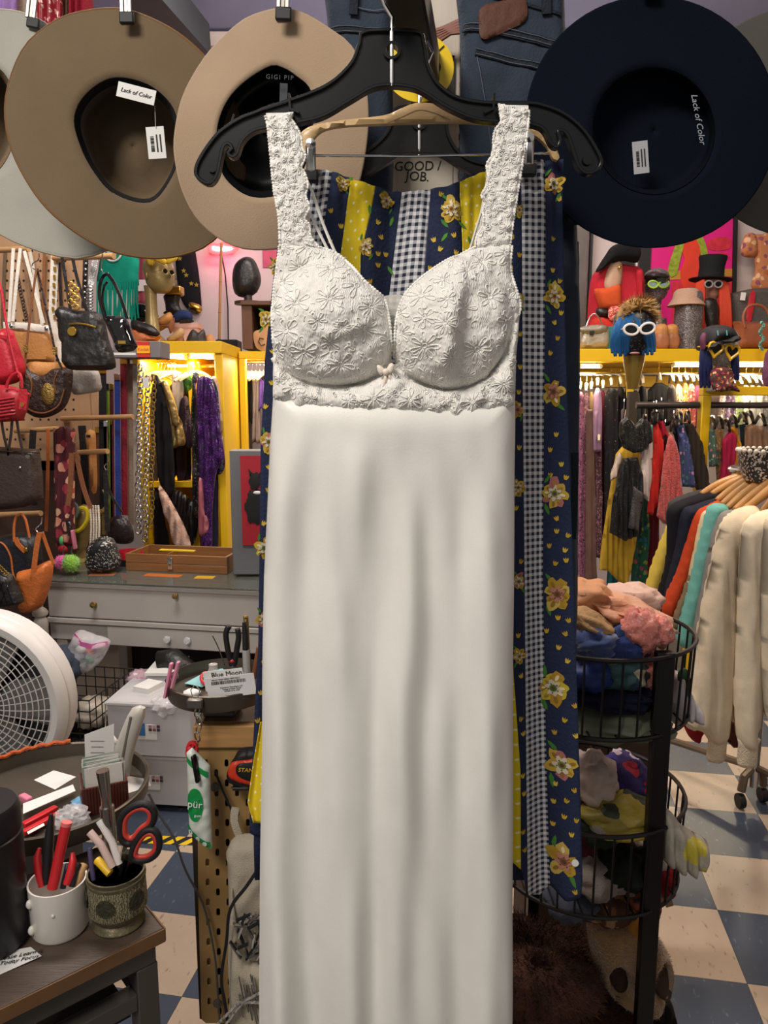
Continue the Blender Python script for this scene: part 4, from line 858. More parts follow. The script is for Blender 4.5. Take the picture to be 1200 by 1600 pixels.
tubes([(22,846),(22,822),(26,806),(33,803),(40,812),(46,840)], 3.03, 2., m_or, nb, 'handle'); tubes([(-20,852),(2,848),(16,868),(20,895),(26,912)], 3.035, 1.5, m_or, nb, 'piping'); ribs([(24,840),(28,850),(40,862)], 3.03, 7, m_or, nb, 'tab', .006)
MB().box(P(40, 859, 3.02), (.014, .008, .018)).build('padlock', m_gold, nb, bevel=.003)
o, z = bag('orange_bag', 'orange tan leather shoulder bag hanging beside the desk', [(26,896),(50,888),(80,876),(82,900),(74,930),(62,950),(34,956),(33,920)], 2.95, m_or, .05, 9)
ribs([(62,832),(58,850),(54,880),(51,908)], 2.9, 8, m_or, o); ribs([(66,832),(74,855),(84,882)], 2.91, 5, m_or, o); shook('silver hook holding the orange leather bag', [(66,808),(64,818),(56,826),(60,832),(68,831)], 2.95)
o, z = bag('quilted_bag', 'black quilted bag with chain strap at the lower left edge', [(-25,900),(14,894),(28,915),(38,940),(30,944),(-25,948)], 2.85, m_blk, .04, 8)
for i in range(5): MB().tube([z.at(x, y, .001) for x, y in lins([(-20+9*i, 902), (-8+9*i, 940)], 8, False)], .0016, 4).build('quilt_line', m_pat, o); MB().tube([z.at(x, y, .001) for x, y in lins([(22-9*i, 906), (8-9*i, 942)], 8, False)], .0016, 4).build('quilt_line', m_pat, o)
for i in range(6): MB().tube([P(-4+i*3+x, 882+i*3+y, 2.82) for x, y in circ(2.6, 7)], .002, 5, True).build('chain_link', m_gold, o)
# straps, scarf and small bags over the lower dowels
drape('floral_scarf', 'burgundy scarf with large pink flowers hanging left of the desk', 'scarf', 84, 116, 669, 850, 3.3, printed('floral_scarf', '#4c1520', ['#b5564a', '#c98a74', '#8a2a38', '#d0a58a'], 22, .45), 1., .01, flare=-.1)
for lab, pts, w, m, Y in (('rust leather strap looped over the lower hook', [(112,708),(110,760),(106,790)], 8, m_brn, 3.25), ('rust leather strap slanting down right of the floral scarf', [(118,706),(130,760),(142,795)], 7, m_brn, 3.26), ('black strap hanging from the short dowel', [(128,665),(132,720),(134,800)], 12, m_blk, 3.5), ('thin black strap at the right end of the short dowel', [(165,735),(172,770),(190,800)], 4, m_blk, 3.3), ('black strap hanging straight from the short dowel end', [(165,735),(166,780),(168,830)], 7, m_blk, 3.32), ('orange strap over the dowel behind the brown tote', [(75,670),(75,720),(72,830)], 5, m_or, 3.45), ('black strap bundle hanging behind the brown tote', [(52,672),(50,720),(54,790)], 10, m_blk, 3.48)):
    o = one(MB().ribbon([P(x, y, Y) for x, y in catmull(pts, 12, False)], w*mpp(100, 700, Y), .004, (1, 0, 0)), 'hanging_strap', m, lab, 'strap', 'straps on the pegboard wall')
shook('silver hook at the left end of the short dowel', [(118,680),(116,692),(108,698),(112,705),(121,704)], 3.3); shook('silver hook at the right end of the short dowel', [(168,712),(169,722),(163,728),(166,735)], 3.32)
o, z = bag('mustard_pouch', 'mustard leather pouch with square opening hanging from the long dowel', [(134,676),(148,674),(150,700),(152,745),(150,770),(142,765),(138,720)], 3.5, m_tan, .02, 5); MB().box(z.at(141, 681, .001), (.018, .006, .012)).build('opening', m_rubber, o)
o, z = bag('dark_clutch', 'shiny dark leather bag beneath the black straps on the desk back', [(170,812),(190,806),(206,822),(208,846),(188,850),(170,842)], 3.5, leather('wet_leather', '#241d1f', .25), .03, 8)
# belts hanging from ring hooks
bl = thing('belt_rail', 'thin metal rail with ring hooks above the hanging belts', 'rail', P(200, 548, 3.75)); MB().tube([P(150, 546, 3.75), P(262, 552, 3.75)], .008, 8).build('rail_bar', m_chrome, bl)
for x in (182, 192, 203, 211): MB().tube([P(x+dx, 553+dy, 3.74) for dx, dy in circ(7, 12)], .0025, 6, True).build('ring', m_chrome, bl)
belts = [('black', 160, 12, 575, 800, '#141214'), ('lime green', 168, 6, 600, 830, '#6f8f22'), ('maroon', 174, 7, 600, 820, '#5a1420'), ('cobalt blue', 183, 9, 585, 810, '#23357e'), ('crimson', 193, 10, 560, 805, '#7d1524'), ('taupe', 203, 9, 560, 820, '#7c6a5c'), ('grey', 211, 7, 560, 830, '#8d867e'), ('brass colored', 160, 5, 655, 835, '#8c7a3c'), ('olive green', 172, 5, 655, 830, '#7c8420'), ('snakeskin', 165, 6, 658, 825, '#6a5a46'), ('brown', 152, 6, 668, 760, '#5c3620')]
for i, (nm, x, w, y0, y1, c) in enumerate(belts):
    o = thing('hanging_belt', nm+' belt hanging among the belts beside the yellow clothing bay', 'belt', P(x, y1, 3.72+.02*(i % 3)), 'hanging belts')
    Y = 3.70+.025*(i % 3); ribs([(x, y0), (x+1, (y0+y1)/2), (x+2, y1)], Y, w, leather('belt_'+c, c), o, 'belt_strap', .004); MB().box(P(x, y0+4, Y-.006), (w*.0035, .006, .03)).build('buckle', m_chrome if i % 2 else m_gold, o, bevel=.002)
for lab, x, y0, y1, m, r in (('wide silver chain-mail belt hanging by the price tag', 219, 575, 838, m_silver, 5.), ('bright silver link chain belt in front of the clothing bay', 230, 592, 852, m_silver, 4.6), ('bronze chain belt right of the silver link belt', 240, 590, 830, m_brass, 4.)):
    o = thing('chain_belt', lab, 'belt', P(x, y1, 3.6), 'chain belts'); n = int((y1-y0)/(r*1.75))
    for i in range(n): MB().tube([P(x+(2.2*math.sin(i*.5))*.5-i*.12+dx, y0+i*r*1.75+dy, 3.6+.004*(i % 2)) for dx, dy in circ(r*1.15, 8, r*(.9 if i % 2 else .55))], .004 if r > 4.5 else .003, 5, True).build('link', m, o)
lb = thing('price_tag', 'small white price tag on the silver chain belt', 'tag', P(228, 605, 3.58)); lbl(lb, 'card', (228, 598), 9, 16, 3.58, 0, m_white)
# film box
kb = thing('film_box', 'grey box with red and yellow Kodak label above the belts', 'box', P(214, 560, 3.6)); box3('carton', mat('grey_card', '#6f6a6c', rough=.6), 178, 533, 250, 559, 3.6, .16, kb, .003)
lg = thing_l = MB().box(P(224, 546, 3.597), (.060, .004, .072)).build('label_red', mat('label_red', '#c0281c', rough=.5, var=0), kb); MB().box(P(224, 546, 3.594), (.062, .004, .036)).build('label_yellow', mat('label_yellow', '#eea417', rough=.5, var=0), kb); text('lettering', 'Kodak', .021, facing(P(224, 546, 3.5915)), mat('label_red'), kb)
box3('white_stripe', m_white, 178, 551, 212, 555, 3.598, .002, kb)
# ---------------------------------------------------------------- yellow clothing bay and shelf display (left back)
m_yel = mat('yellow_paint', '#e0b408', rough=.5, var=.05, vscale=3); m_led = mat('led_tube', '#fff1d0', emit=14., var=0)
by = thing('clothing_bay', 'yellow painted clothing bay with lit top shelf left of the dress', 'shelving', P(290, 900, 4.8)); by.location.z = 0
def bayp(name, x0, y0, x1, y1, Y, d): return box3(name, m_yel, x0, y0, x1, y1, Y, d, by, .004)
def ubox(name, xa, xb, ya, yb, za, zb, m, par): return MB().box(((xa+xb)/2, (ya+yb)/2, (za+zb)/2), (abs(xb-xa), abs(yb-ya), abs(zb-za))).build(name, m, par, bevel=.004)
zt = P(300, 548, 4.7).z; zu = P(300, 538, 4.7).z+.02; xl = P(215, 600, 4.75).x; xr = P(349, 600, 4.72).x; xm = P(300, 600, 4.8).x
ubox('top_board', xl, xr, 4.70, 5.32, zt-.015, zu, m_yel, by); ubox('back_panel', xl, xr, 5.32, 5.35, 0, zt, m_yel, by); ubox('side_panel', xr-.05, xr, 4.72, 5.31, 0, zt-.016, m_yel, by); ubox('side_panel', xl, xl+.03, 4.72, 5.31, 0, zt-.016, m_yel, by); ubox('divider', xm-.02, xm+.02, 4.78, 5.31, 0, zt-.016, m_yel, by)
ubox('shelf', xl+.031, xm-.021, 4.80, 5.31, P(270, 762, 4.8).z, P(270, 752, 4.8).z, m_yel, by)
MB().tube([P(262, 572, 4.95), P(346, 572, 4.95)], .012, 8).build('hang_rail', m_chrome, by)
def led(label, a, b, par=None, power=0, w=.03, col=(1., .86, .6)):
    o = thing('led_tube_light', label, 'light', (Vector(a)+Vector(b))/2, 'shelf tube lights'); MB().tube([a, b], .014, 10).build('tube', m_led, o)
    for p in (a, b): MB().ell(p, (.018, .018, .018), 8, 6).build('end_cap', m_white, o)
    if power:
        d = bpy.data.lights.new('tube_glow', 'AREA'); d.shape = 'RECTANGLE'; d.size = (Vector(b)-Vector(a)).length; d.size_y = w; d.energy = power; d.color = col
        l = bpy.data.objects.new('tube_glow', d); C.objects.link(l); l.location = (Vector(a)+Vector(b))/2 + Vector((0, 0, -.03)); l.parent = None
    return o
led('white tube light under the top board of the left yellow bay', P(296, 556, 4.76), P(336, 558, 4.76), None, 9); led('tube light hidden inside the left half of the yellow bay', P(245, 556, 4.9), P(290, 558, 4.9), None, 14)
# garments in the bay
def jacket(name, label, cat, out, Y, m, h=.05, k=9, sleeve=None, **kw):
    o = thing(name, label, cat, P(sum(p[0] for p in out)/len(out), max(p[1] for p in out), Y), 'garments in the yellow bay')
    pz = Puff(out, Y, h=h*.55, hb=h*.55, k=k*.6, step=2.8, dfn=kw.get('dfn') or (lambda x, y: .012*math.sin(x/1.7+2.5*noise.noise(Vector((1, y/50, Y))))+.014*noise.noise(Vector((x/6, y/26, Y*9))))); pz.mb.build('garment_body', m, o, sharp=180)
    if sleeve:
        sp = catmull(sleeve, 8, False); kk = mpp(sp[0][0], sp[0][1], Y); MB().tube([P(x, y, Y-h) for x, y in sp], [kk*kw.get('sw', 6)*(.75+.25*math.sin(3*i/len(sp))) for i in range(len(sp))], 10).build('sleeve', m, o, sharp=180)
    return o
jacket('black_jacket', 'black jacket at the left of the yellow bay', 'jacket', [(241,590),(250,594),(262,640),(270,690),(273,760),(262,775),(248,745),(243,690),(240,640)], 4.6, fab('#131012', 'black_wool'))
jacket('gold_jacket', 'shiny gold bomber jacket in the yellow bay', 'jacket', [(236,586),(248,588),(262,600),(274,640),(284,660),(290,692),(280,697),(270,697),(262,650),(250,612)], 4.66, mat('gold_lame', '#a88f5c', rough=.3, metal=.65, bump=1., bscale=24, var=.25, vscale=20), sleeve=[(256,596),(268,630),(276,665)])
jacket('white_jacket', 'off-white jacket with ribbed cuff behind the gold jacket', 'jacket', [(270,588),(280,585),(287,592),(286,620),(281,650),(274,654),(270,630)], 4.74, fab('#cfc3b2', 'cream_wool'))
jacket('fur_jacket', 'dark purple fur jacket in the middle of the yellow bay', 'jacket', [(282,628),(292,620),(298,650),(304,680),(298,700),(286,695),(280,665)], 4.72, mat('purple_fur', '#2a1626', rough=1, bump=1., bscale=120, var=.4, vscale=60))
jacket('feather_boa', 'green feather boa hanging beside the yellow divider', 'boa', [(283,584),(294,582),(302,594),(300,606),(290,612),(286,600)], 4.73, mat('green_feather', '#3f7a35', rough=1, bump=1., bscale=90, var=.5, vscale=40))
jacket('black_blazer', 'long black blazer with gold button just right of the yellow divider', 'jacket', [(301,592),(312,590),(318,640),(320,720),(314,800),(302,800),(300,700)], 4.64, spark('#151214', 'black_sequin', '#9a958c', 200, .06))
jacket('purple_sequin_dress', 'purple sequin dress glittering at the right end of the yellow bay', 'dress', [(305,596),(316,588),(328,592),(337,615),(343,660),(350,715),(338,740),(332,800),(330,862),(314,862),(312,760),(308,660)], 4.58, spark('#2c1240', 'purple_sequin', '#8a45bf', 170, .2, .25, .7))
jacket('navy_gown', 'navy sequin gown with puffed sleeve behind the purple sequin dress', 'dress', [(324,596),(334,594),(341,620),(346,680),(351,722),(346,740),(336,735),(330,680)], 4.66, spark('#15162c', 'navy_sequin', '#7784c9', 190, .14))
jacket('peach_coat', 'pale peach coat edge at the right side of the yellow bay', 'coat', [(330,590),(340,594),(346,640),(351,712),(347,720),(343,660),(336,610)], 4.72, fab('#c9a58e', 'peach_wool'))
jacket('peach_fur_stole', 'peach and white fur stole draped on the lower yellow shelf', 'stole', [(248,760),(258,768),(270,788),(282,810),(292,832),(298,854),(284,854),(272,852),(264,820),(254,795)], 4.55, mat('peach_fur', '#d2a08c', rough=1, bump=1., bscale=150, var=.25, vscale=30, col2='#e6cdbc'), h=.06)
jacket('black_coat', 'crumpled black coat on the lower yellow shelf', 'coat', [(256,762),(282,768),(304,790),(310,820),(300,852),(286,820),(270,790)], 4.66, mat('black_satin', '#141114', rough=.35, bump=.5, bscale=30))
jacket('rose_gown', 'dusty rose satin gown hanging low between the dark gowns', 'dress', [(310,750),(316,748),(320,790),(326,822),(318,838),(312,835),(310,800)], 4.56, mat('rose_satin', '#a8606a', rough=.35, bump=.3, bscale=20))
jacket('black_trousers', 'black trousers hanging in the lower left of the yellow bay', 'trousers', [(240,780),(252,775),(258,815),(264,855),(244,856),(240,820)], 4.62, fab('#17110f', 'black_twill'))
for i, (x0, x1, y0, y1, c, Y, lab) in enumerate(((250, 264, 600, 770, '#2a1c18', 4.86, 'dark brown coat behind the gold jacket'), (262, 276, 602, 740, '#1a1518', 4.88, 'black velvet coat behind the gold jacket'), (276, 290, 604, 745, '#332430', 4.86, 'aubergine coat behind the white jacket'), (286, 298, 606, 750, '#191416', 4.9, 'black fur coat beside the yellow divider'), (316, 330, 730, 862, '#14142a', 4.66, 'navy gown hem below the purple sequin dress'), (328, 340, 720, 862, '#1c1a30', 4.7, 'midnight gown hem at the right of the yellow bay'), (236, 246, 600, 780, '#4a3a2c', 4.84, 'olive brown coat at the far left of the yellow bay'))):
    jacket('hanging_coat', lab, 'coat', [(x0+4, y0), (x1-4, y0), (x1, y0+20), (x1+1, (y0+y1)/2), (x1, y1), (x0, y1), (x0-1, (y0+y1)/2), (x0, y0+20)], Y, fab(c, 'coat_'+c), .04, 5)
def whanger(label, x, y, Y, w=.4, yaw=1.2, group='wooden hangers', m=None, hookm=None, name='wooden_coat_hanger'):
    o = thing(name, label, 'hanger', P(x, y+8, Y), group, yaw); n = 14
    pts = [((i/n-.5)*w, 0, .035-.30*abs(i/n-.5)**1.7*w*1.6) for i in range(n+1)]
    MB().tube(pts, [.008+.006*(1-abs(2*i/n-1)) for i in range(n+1)], 8).build('hanger_arm', m or m_wood, o, world=False)
    MB().tube([(0, 0, .035), (0, 0, .06), (.012, 0, .075), (.012, 0, .095), (-.008, 0, .10), (-.014, 0, .088)], .0018, 6).build('hook', hookm or m_chrome, o, world=False)
    return o
h0 = whanger('first wooden hanger over the gold and black jackets, farthest left in the yellow bay', 246, 584, 4.82)
for i in range(1, 8): dup(h0, P(246+i*5.5 if i < 6 else 303+(i-6)*7, 591, 4.82-(.01*i)), 1.2, '%s wooden hanger from the left in the yellow bay' % ['', 'second', 'third', 'fourth', 'fifth', 'sixth', 'seventh', 'eighth'][i])
# top shelf display, left
ZS = P(300, 538, 4.7).z+.022
def onS(px, Y): q = P(px, 600, Y); return Vector((q.x, Y, ZS))
# gold mannequin head
def head(o, c, s, m, R=None, neck=True, stand=.06, yaw=0., face=True, name='head'):
    """mannequin head: skull, jaw, nose, brow, lips, neck as one mesh; s = head height; c = chin-level centre"""
    Rz = Matrix.Rotation(yaw, 3, 'Z'); c = Vector(c); mb = MB(); n = 28; rings = []
    prof = [(0, .17, .20, -.055), (.06, .24, .27, -.04), (.14, .31, .33, -.025), (.25, .35, .37, -.01), (.38, .375, .395, .0), (.5, .39, .41, .01), (.62, .40, .425, .02), (.74, .39, .42, .03), (.85, .34, .37, .04), (.93, .25, .28, .045), (.98, .14, .16, .05), (1., .04, .05, .05)]
    nk = [(-.62, .30, .30, .06), (-.55, .24, .24, .06), (-.4, .19, .20, .06), (-.2, .185, .19, .055), (-.06, .19, .20, .05)] if neck else []
    for z, rx, ry, oy in nk+prof:
        ring = []
        for k in range(n):
            a = 2*PI*k/n; x = rx*math.cos(a); y = ry*math.sin(a)+oy
            if face and z > -.05:
                f = max(0., -math.sin(a)); w = g1(x, 0, .055)*f**4
                y -= .085*w*g1(z, .36, .07) + .05*w*g1(z, .46, .08)            # nose
                y -= .03*f**3*g1(x, 0, .10)*g1(z, .17, .035)                      # lips
                y -= .03*f**3*g1(x, 0, .12)*g1(z, .04, .04)                        # chin
                y += .035*f**3*(g1(x, .15, .06)+g1(x, -.15, .06))*g1(z, .47, .05)  # eye sockets
            ring.append(c+Rz @ Vector((x, y, z))*s)
        rings.append(ring)
    mb.loft(rings)
    for sx in (-1, 1): mb.ell(c+Rz @ Vector((sx*.385, .03, .42))*s, (.03*s, .06*s, .10*s), 8, 6)
    return mb.build(name, m, o, sharp=180)
def glasses(o, c, s, m_fr, m_ln, yaw=0., shape='round', roll=0.):
    """sunglasses; c = bridge point, s = lens width"""
    Rm = Matrix.Rotation(yaw, 3, 'Z') @ Matrix.Rotation(roll, 3, 'Y'); c = Vector(c); g = thing_none = None
    fr = MB(); ln = MB()
    for sx in (-1, 1):
        pts = []
        for k in range(20):
            a = 2*PI*k/20; x, z = math.cos(a), math.sin(a)
            if shape == 'cat': x *= .55; z = z*.40+.10*x*sx*1.0
            elif shape == 'heart': x, z = .55*(.95*math.sin(a)**3), .055*(13*math.cos(a)/2.2-5*math.cos(2*a)/2.2-2*math.cos(3*a)/2.2-math.cos(4*a)/2.2)*1.4
            else: x *= .5; z *= .42
            pts.append((x, z))
        path = [c+Rm @ Vector((sx*.62*s+x*s, 0, z*s)) for x, z in pts]
        fr.tube(path, .10*s, 6, True)
        q = [c+Rm @ Vector((sx*.62*s+x*s, .004, z*s)) for x, z in pts]; q2 = [p+Rm @ Vector((0, .003, 0)) for p in q]; ln.loft([q, q2])
        fr.tube([c+Rm @ Vector((sx*1.15*s, 0, .12*s)), c+Rm @ Vector((sx*1.25*s, .10, .12*s))], .05*s, 5)
    fr.tube([c+Rm @ Vector((-.16*s, 0, .08*s)), c+Rm @ Vector((.16*s, 0, .08*s))], .07*s, 6)
    fr.build('frame', m_fr, o); ln.build('lens', m_ln, o)
m_goldp = mat('gold_paint_head', '#8d7a4e', rough=.38, metal=.35, var=.1, bump=.15, bscale=40); m_dark = mat('dark_lens', '#0b0b0d', rough=.1, var=0)
c = P(250, 462, 4.85); o = thing('gold_mannequin_head', 'gold mannequin head in profile with long neck under the brown hat', 'mannequin head', onS(242, 4.85))
head(o, P(250, 458, 4.85), .23, m_goldp, yaw=.95, neck=False)
MB().loft([[onS(242, 4.85)+Vector((r*math.cos(k*PI/8), r*math.sin(k*PI/8), z)) for k in range(16)] for r, z in ((.08, .0), (.075, .02), (.048, .05), (.037, .2), (.036, .3), (.042, .35))]).build('neck_stand', m_goldp, o, sharp=60)
glasses(o, P(263, 425, 4.745), .04, m_goldp, m_dark, .95)
fh = thing('flower_headpiece', 'yellow flower headpiece on the gold mannequin head', 'headpiece', P(250, 410, 4.8))
for i in range(11): MB().ell(P(233+i*4, 401+5*math.sin(i*1.7), 4.72-.05*math.sin(i*.3)), (.026, .02, .036), 8, 6, Matrix.Rotation(i*.5, 3, 'Y')).build('petal', mat('yellow_petal', '#c8a32c', rough=.7), fh)
# teal fringed vest
tv = thing('fringed_vest', 'teal crochet vest with long fringe hanging behind the patent bag', 'vest', P(185, 505, 4.9)); m_teal = fab('#0f8e78', 'teal_yarn')
puff('vest_top', m_teal, [(160,398),(180,392),(214,396),(216,430),(212,450),(156,450),(154,420)], 4.95, tv, h=.03, k=8, step=6)
for i in range(26):
    x = 152+i*2.5; MB().tube([P(x, 440, 4.92), P(x+1.5*math.sin(i*2), 470, 4.91), P(x+2*math.sin(i*1.3), 492+14*abs(math.sin(i*1.9)), 4.91)], .006, 5).build('fringe_strand', m_teal, tv)
MB().tube([P(176+x, 392+y, 4.9) for x, y in circ(16, 20, 14)], .006, 6, True).build('ring', m_white, tv); MB().lathe([(0, 0), (.045, 0), (.045, .004), (0, .004)], P(176, 388, 4.92), 20, Matrix.Rotation(PI/2, 3, 'X')).build('disc', mat('pale_teal', '#9fb8b0'), tv)
# black star-print boots/trousers piece
sg = thing('star_coat', 'black garment with gold stars hanging on the shelf wall', 'garment', P(298, 490, 6.25))
puff('garment_body', fab('#0d0d12', 'black_velvet'), [(276,385),(300,380),(308,410),(313,450),(314,488),(300,488),(284,470),(276,430)], 6.25, sg, h=.03, k=8, step=6)
for i, (x, y) in enumerate(((287, 423), (291, 430), (299, 443), (307, 445), (272, 430), (273, 440), (281, 404))):
    pts = []; 
    for k in range(10): r = 4.2 if k % 2 == 0 else 1.8; pts.append((x+r*math.sin(k*PI/5), y-r*math.cos(k*PI/5)))
    Puff(pts, 6.212, h=.002, hb=.001, k=2, step=3, smooth=False).mb.build('gold_star', m_gold, sg)
def shoe(name, label, pts, sole, Y, m, ms, group='shoes on the left shelf', extra=None):
    o = thing(name, label, 'shoe', P(sum(p[0] for p in sole)/len(sole), max(p[1] for p in sole), Y), group)
    Puff(pts, Y, h=.035, hb=.03, k=7, step=4).mb.build('upper', m, o, sharp=180); Puff(sole, Y, h=.045, hb=.04, k=4, step=4).mb.build('sole', ms, o, sharp=60); return o
shoe('platform_clog', 'black platform clog with orange wooden sole on the left shelf', [(206,500),(222,503),(240,510),(250,522),(246,526),(226,522),(206,515)], [(206,513),(222,519),(240,526),(251,524),(248,532),(236,535),(206,536)], 4.75, m_blk, mat('orange_wood_sole', '#b5653a', rough=.5))
shoe('strappy_platform', 'tan strappy platform sandal behind the black clog', [(240,505),(256,492),(266,488),(270,498),(262,508),(246,510)], [(243,508),(262,506),(272,496),(272,512),(266,522),(262,512),(250,518),(244,516)], 4.95, m_tan, mat('brown_wood_sole', '#7a4a30', rough=.5))
shoe('woven_sandal', 'pale tan woven sandal at the shelf front near the film box', [(260,530),(270,522),(282,512),(288,518),(284,530),(270,535)], [(256,532),(272,533),(286,526),(288,540),(280,538),(258,539)], 4.78, mat('pale_leather', '#b08a5c', rough=.6, bump=.6, bscale=50), mat('brown_wood_sole'))
shoe('dark_ankle_boot', 'dark brown ankle boot in the middle of the left shelf', [(292,540),(294,524),(302,514),(310,520),(318,514),(322,528),(320,542)], [(290,538),(306,538),(322,538),(321,544),(304,544),(290,543)], 4.8, leather('boot_brown', '#2c2320', .45), m_rubber)
shoe('peep_toe_shoe', 'tan peep-toe shoe at the right end of the left shelf', [(320,528),(330,522),(336,534),(334,543),(322,543)], [(320,540),(336,540),(336,546),(320,546)], 4.85, m_tan, m_rubber)
shoe('gold_cuff_boot', 'black boot with gold cuff beside the gold head', [(257,460),(282,455),(280,475),(284,490),(262,490),(258,475)], [(258,486),(284,486),(284,492),(258,492)], 5.1, m_blk, m_rubber); box3('cuff', m_gold, 257, 446, 282, 460, 5.05, .1, bpy.data.objects['gold_cuff_boot'], .01)
shoe('gold_cuff_bootie', 'black bootie with gold cuff hanging below the star garment', [(296,472),(314,478),(314,488),(304,486),(296,480)], [(295,480),(312,488),(310,492),(296,487)], 5.15, m_gold, m_blk)
shoe('blue_sneaker', 'dark blue shoe stacked on the pink shoebox', [(270,494),(282,484),(298,488),(300,500),(286,503),(272,503)], [(270,500),(300,499),(300,505),(270,506)], 5.05, fab('#1f2c52', 'blue_canvas'), m_rubber)
sb = thing('shoebox', 'pale pink shoebox behind the sandals on the left shelf', 'box', onS(290, 5.05)); box3('carton', mat('pink_card', '#c49a92', rough=.8), 271, 506, 308, 540, 5.05, .12, sb); box3('lid', mat('pink_card'), 270, 504, 309, 512, 5.045, .13, sb)
shoe('black_pump', 'glossy black pump behind the clog on the left shelf', [(206,478),(222,474),(236,482),(248,494),(240,500),(214,496)], [(206,492),(236,497),(246,494),(244,502),(206,502)], 5.0, m_pat, m_rubber)
fg = one(MB().grid(lambda u, v: P(210+30*u, 395+80*v, 6.28)+Vector((0, .012*math.sin(u*9), 0)), 12, 12), 'striped_flag', fab('#9c4a58', 'red_flag'), 'red and white flag hanging behind the gold mannequin head', 'flag', solid=.003)
box3('stripe', fab('#cfc6c4', 'flag_white'), 214, 437, 232, 455, 6.262, .005, fg)
# bamboo pole, neon lips, wall strips
bp_ = thing('bamboo_pole', 'thin bamboo pole standing against the back wall', 'pole', P(343, 548, 6.0)); bp_.location.z = 0
MB().tube([P(346, 380, 6.0), P(344, 460, 6.0), P(342, 560, 6.0), P(341, 700, 6.0), Vector((P(341, 700, 6.).x, 6.0, 0))], .011, 8).build('cane', mat('bamboo', '#a87a4c', rough=.6), bp_)
for y in (398, 440, 488, 530): MB().lathe([(.011, -.004), (.0145, 0), (.011, .004)], P(345.5-(y-380)*.02, y, 6.0), 8).build('node', mat('bamboo'), bp_)
ne = thing('neon_lips', 'red neon lips sign glowing on the back wall below the hats', 'neon sign', P(350, 395, 6.2)); m_neon = mat('neon_red', '#ff2a2a', emit=9., var=0); m_neonw = mat('neon_pink', '#ffc2d8', emit=12., var=0)
MB().tube([P(x, y, 6.2) for x, y in catmull([(326,388),(332,382),(340,384),(348,381),(358,384),(368,386),(372,388),(360,394),(346,396),(332,394)], 3)], .014, 8, True).build('outer_tube', m_neon, ne); MB().tube([P(x, y, 6.19) for x, y in catmull([(332,387),(346,389),(362,388)], 3, False)], .012, 8).build('inner_tube', m_neonw, ne); MB().box(P(349, 388, 6.25), (.2, .02, .06)).build('backing', m_white, ne)
d = bpy.data.lights.new('neon_glow', 'POINT'); d.energy = 2; d.color = (1, .25, .55); d.shadow_soft_size = .08; l = bpy.data.objects.new('neon_glow', d); C.objects.link(l); l.location = P(349, 392, 6.08)
one(MB().tube([P(346, 396, 6.22), P(352, 430, 6.24), P(356, 480, 6.26), P(357, 560, 6.26)], .006, 6), 'neon_cable', m_rubber, 'thin dark cord dropping from the neon lips', 'cord')
# beret on a stand
br = thing('black_beret', 'black leather beret on a stand at the left of the dress', 'hat', P(385, 468, 5.5)); puff('beret_body', m_blk, [(363,440),(366,415),(380,402),(395,404),(404,420),(408,440),(400,458),(384,465),(368,460)], 5.5, br, h=.09, k=18, step=5)
st = thing('hat_stand', 'small dark hat stand under the black beret', 'stand', P(388, 476, 5.5)); MB().lathe([(.10, 0), (.10, .02), (.03, .03), (.03, .07), (.07, .09)], P(388, 476, 5.5), 16).build('stand_body', m_choc, st)
pb = thing('display_plinth', 'brown wooden shelf box under the beret stand', 'box', P(395, 552, 5.5)); box3('left_panel', mat('brown_panel', '#5c3c2a', rough=.6), 379, 475, 393, 545, 5.4, .4, pb); box3('back_panel', mat('dark_wood_back'), 394, 480, 440, 545, 5.75, .03, pb); box3('top_panel', mat('brown_panel'), 376, 470, 440, 476, 5.38, .42, pb); box3('right_panel', mat('brown_panel'), 432, 475, 446, 545, 5.4, .4, pb)
tb = thing('tan_bust_sign', 'tan cut-out torso shape leaning in the wooden box left of the dress', 'cutout', P(410, 545, 5.4)); puff('board', mat('tan_board', '#b68a62', rough=.7), [(408,490),(416,487),(420,505),(424,545),(402,545),(396,520),(410,512)], 5.42, tb, h=.006, hb=.006, k=3, step=5)
tubes([(412,530),(406,528),(404,534),(408,540),(414,538)], 5.405, .8, m_ink, tb, 'drawn_line')
pinkp = one(MB().box(P(424, 398, 6.294), (.14, .01, .20)), 'pink_poster', mat('pink_poster', '#b84a66', rough=.6, var=.3, vscale=9), 'small pink and red poster on the back wall left of the dress strap', 'poster')
# second bay, mostly hidden by the dress
b2 = thing('clothing_bay', 'yellow bay with wooden hangers partly hidden behind the dress', 'shelving', P(410, 900, 5.2)); b2.location.z = 0
x0 = P(374, 600, 5.2).x; x1 = P(520, 600, 5.2).x; zz = P(400, 549, 5.2).z
ubox('top_board', x0, x1, 5.2, 5.65, zz-.05, zz, m_yel, b2); ubox('post', x0, x0+.045, 5.2, 5.26, 0, zz-.051, m_yel, b2); ubox('post', x1-.04, x1, 5.2, 5.26, 0, zz-.051, m_yel, b2); MB().tube([P(378, 565, 5.4), P(516, 565, 5.4)], .012, 8).build('hang_rail', m_chrome, b2)
for i in range(6): dup(h0, P(388+i*6, 590, 5.42), 1.35, '%s wooden hanger from the left in the bay beside the dress' % ['first', 'second', 'third', 'fourth', 'fifth', 'sixth'][i])
for i, (x, w, c, y1, lab) in enumerate(((384, 12, '#1d1a1a', 660, 'black top hanging first in the bay beside the dress'), (394, 12, '#8f7f78', 690, 'grey beige top hanging second in the bay beside the dress'), (405, 12, '#6a4a9a', 640, 'purple top hanging beside the dress edge'), (415, 14, '#c0a090', 700, 'pale pink top hanging behind the skirt edge'))):
    drape('hanging_blouse', lab, 'garment', x, x+w, 594, y1, 5.4, fab(c, 'top_'+c), 1., .01, seed=i, group='garments beside the dress')
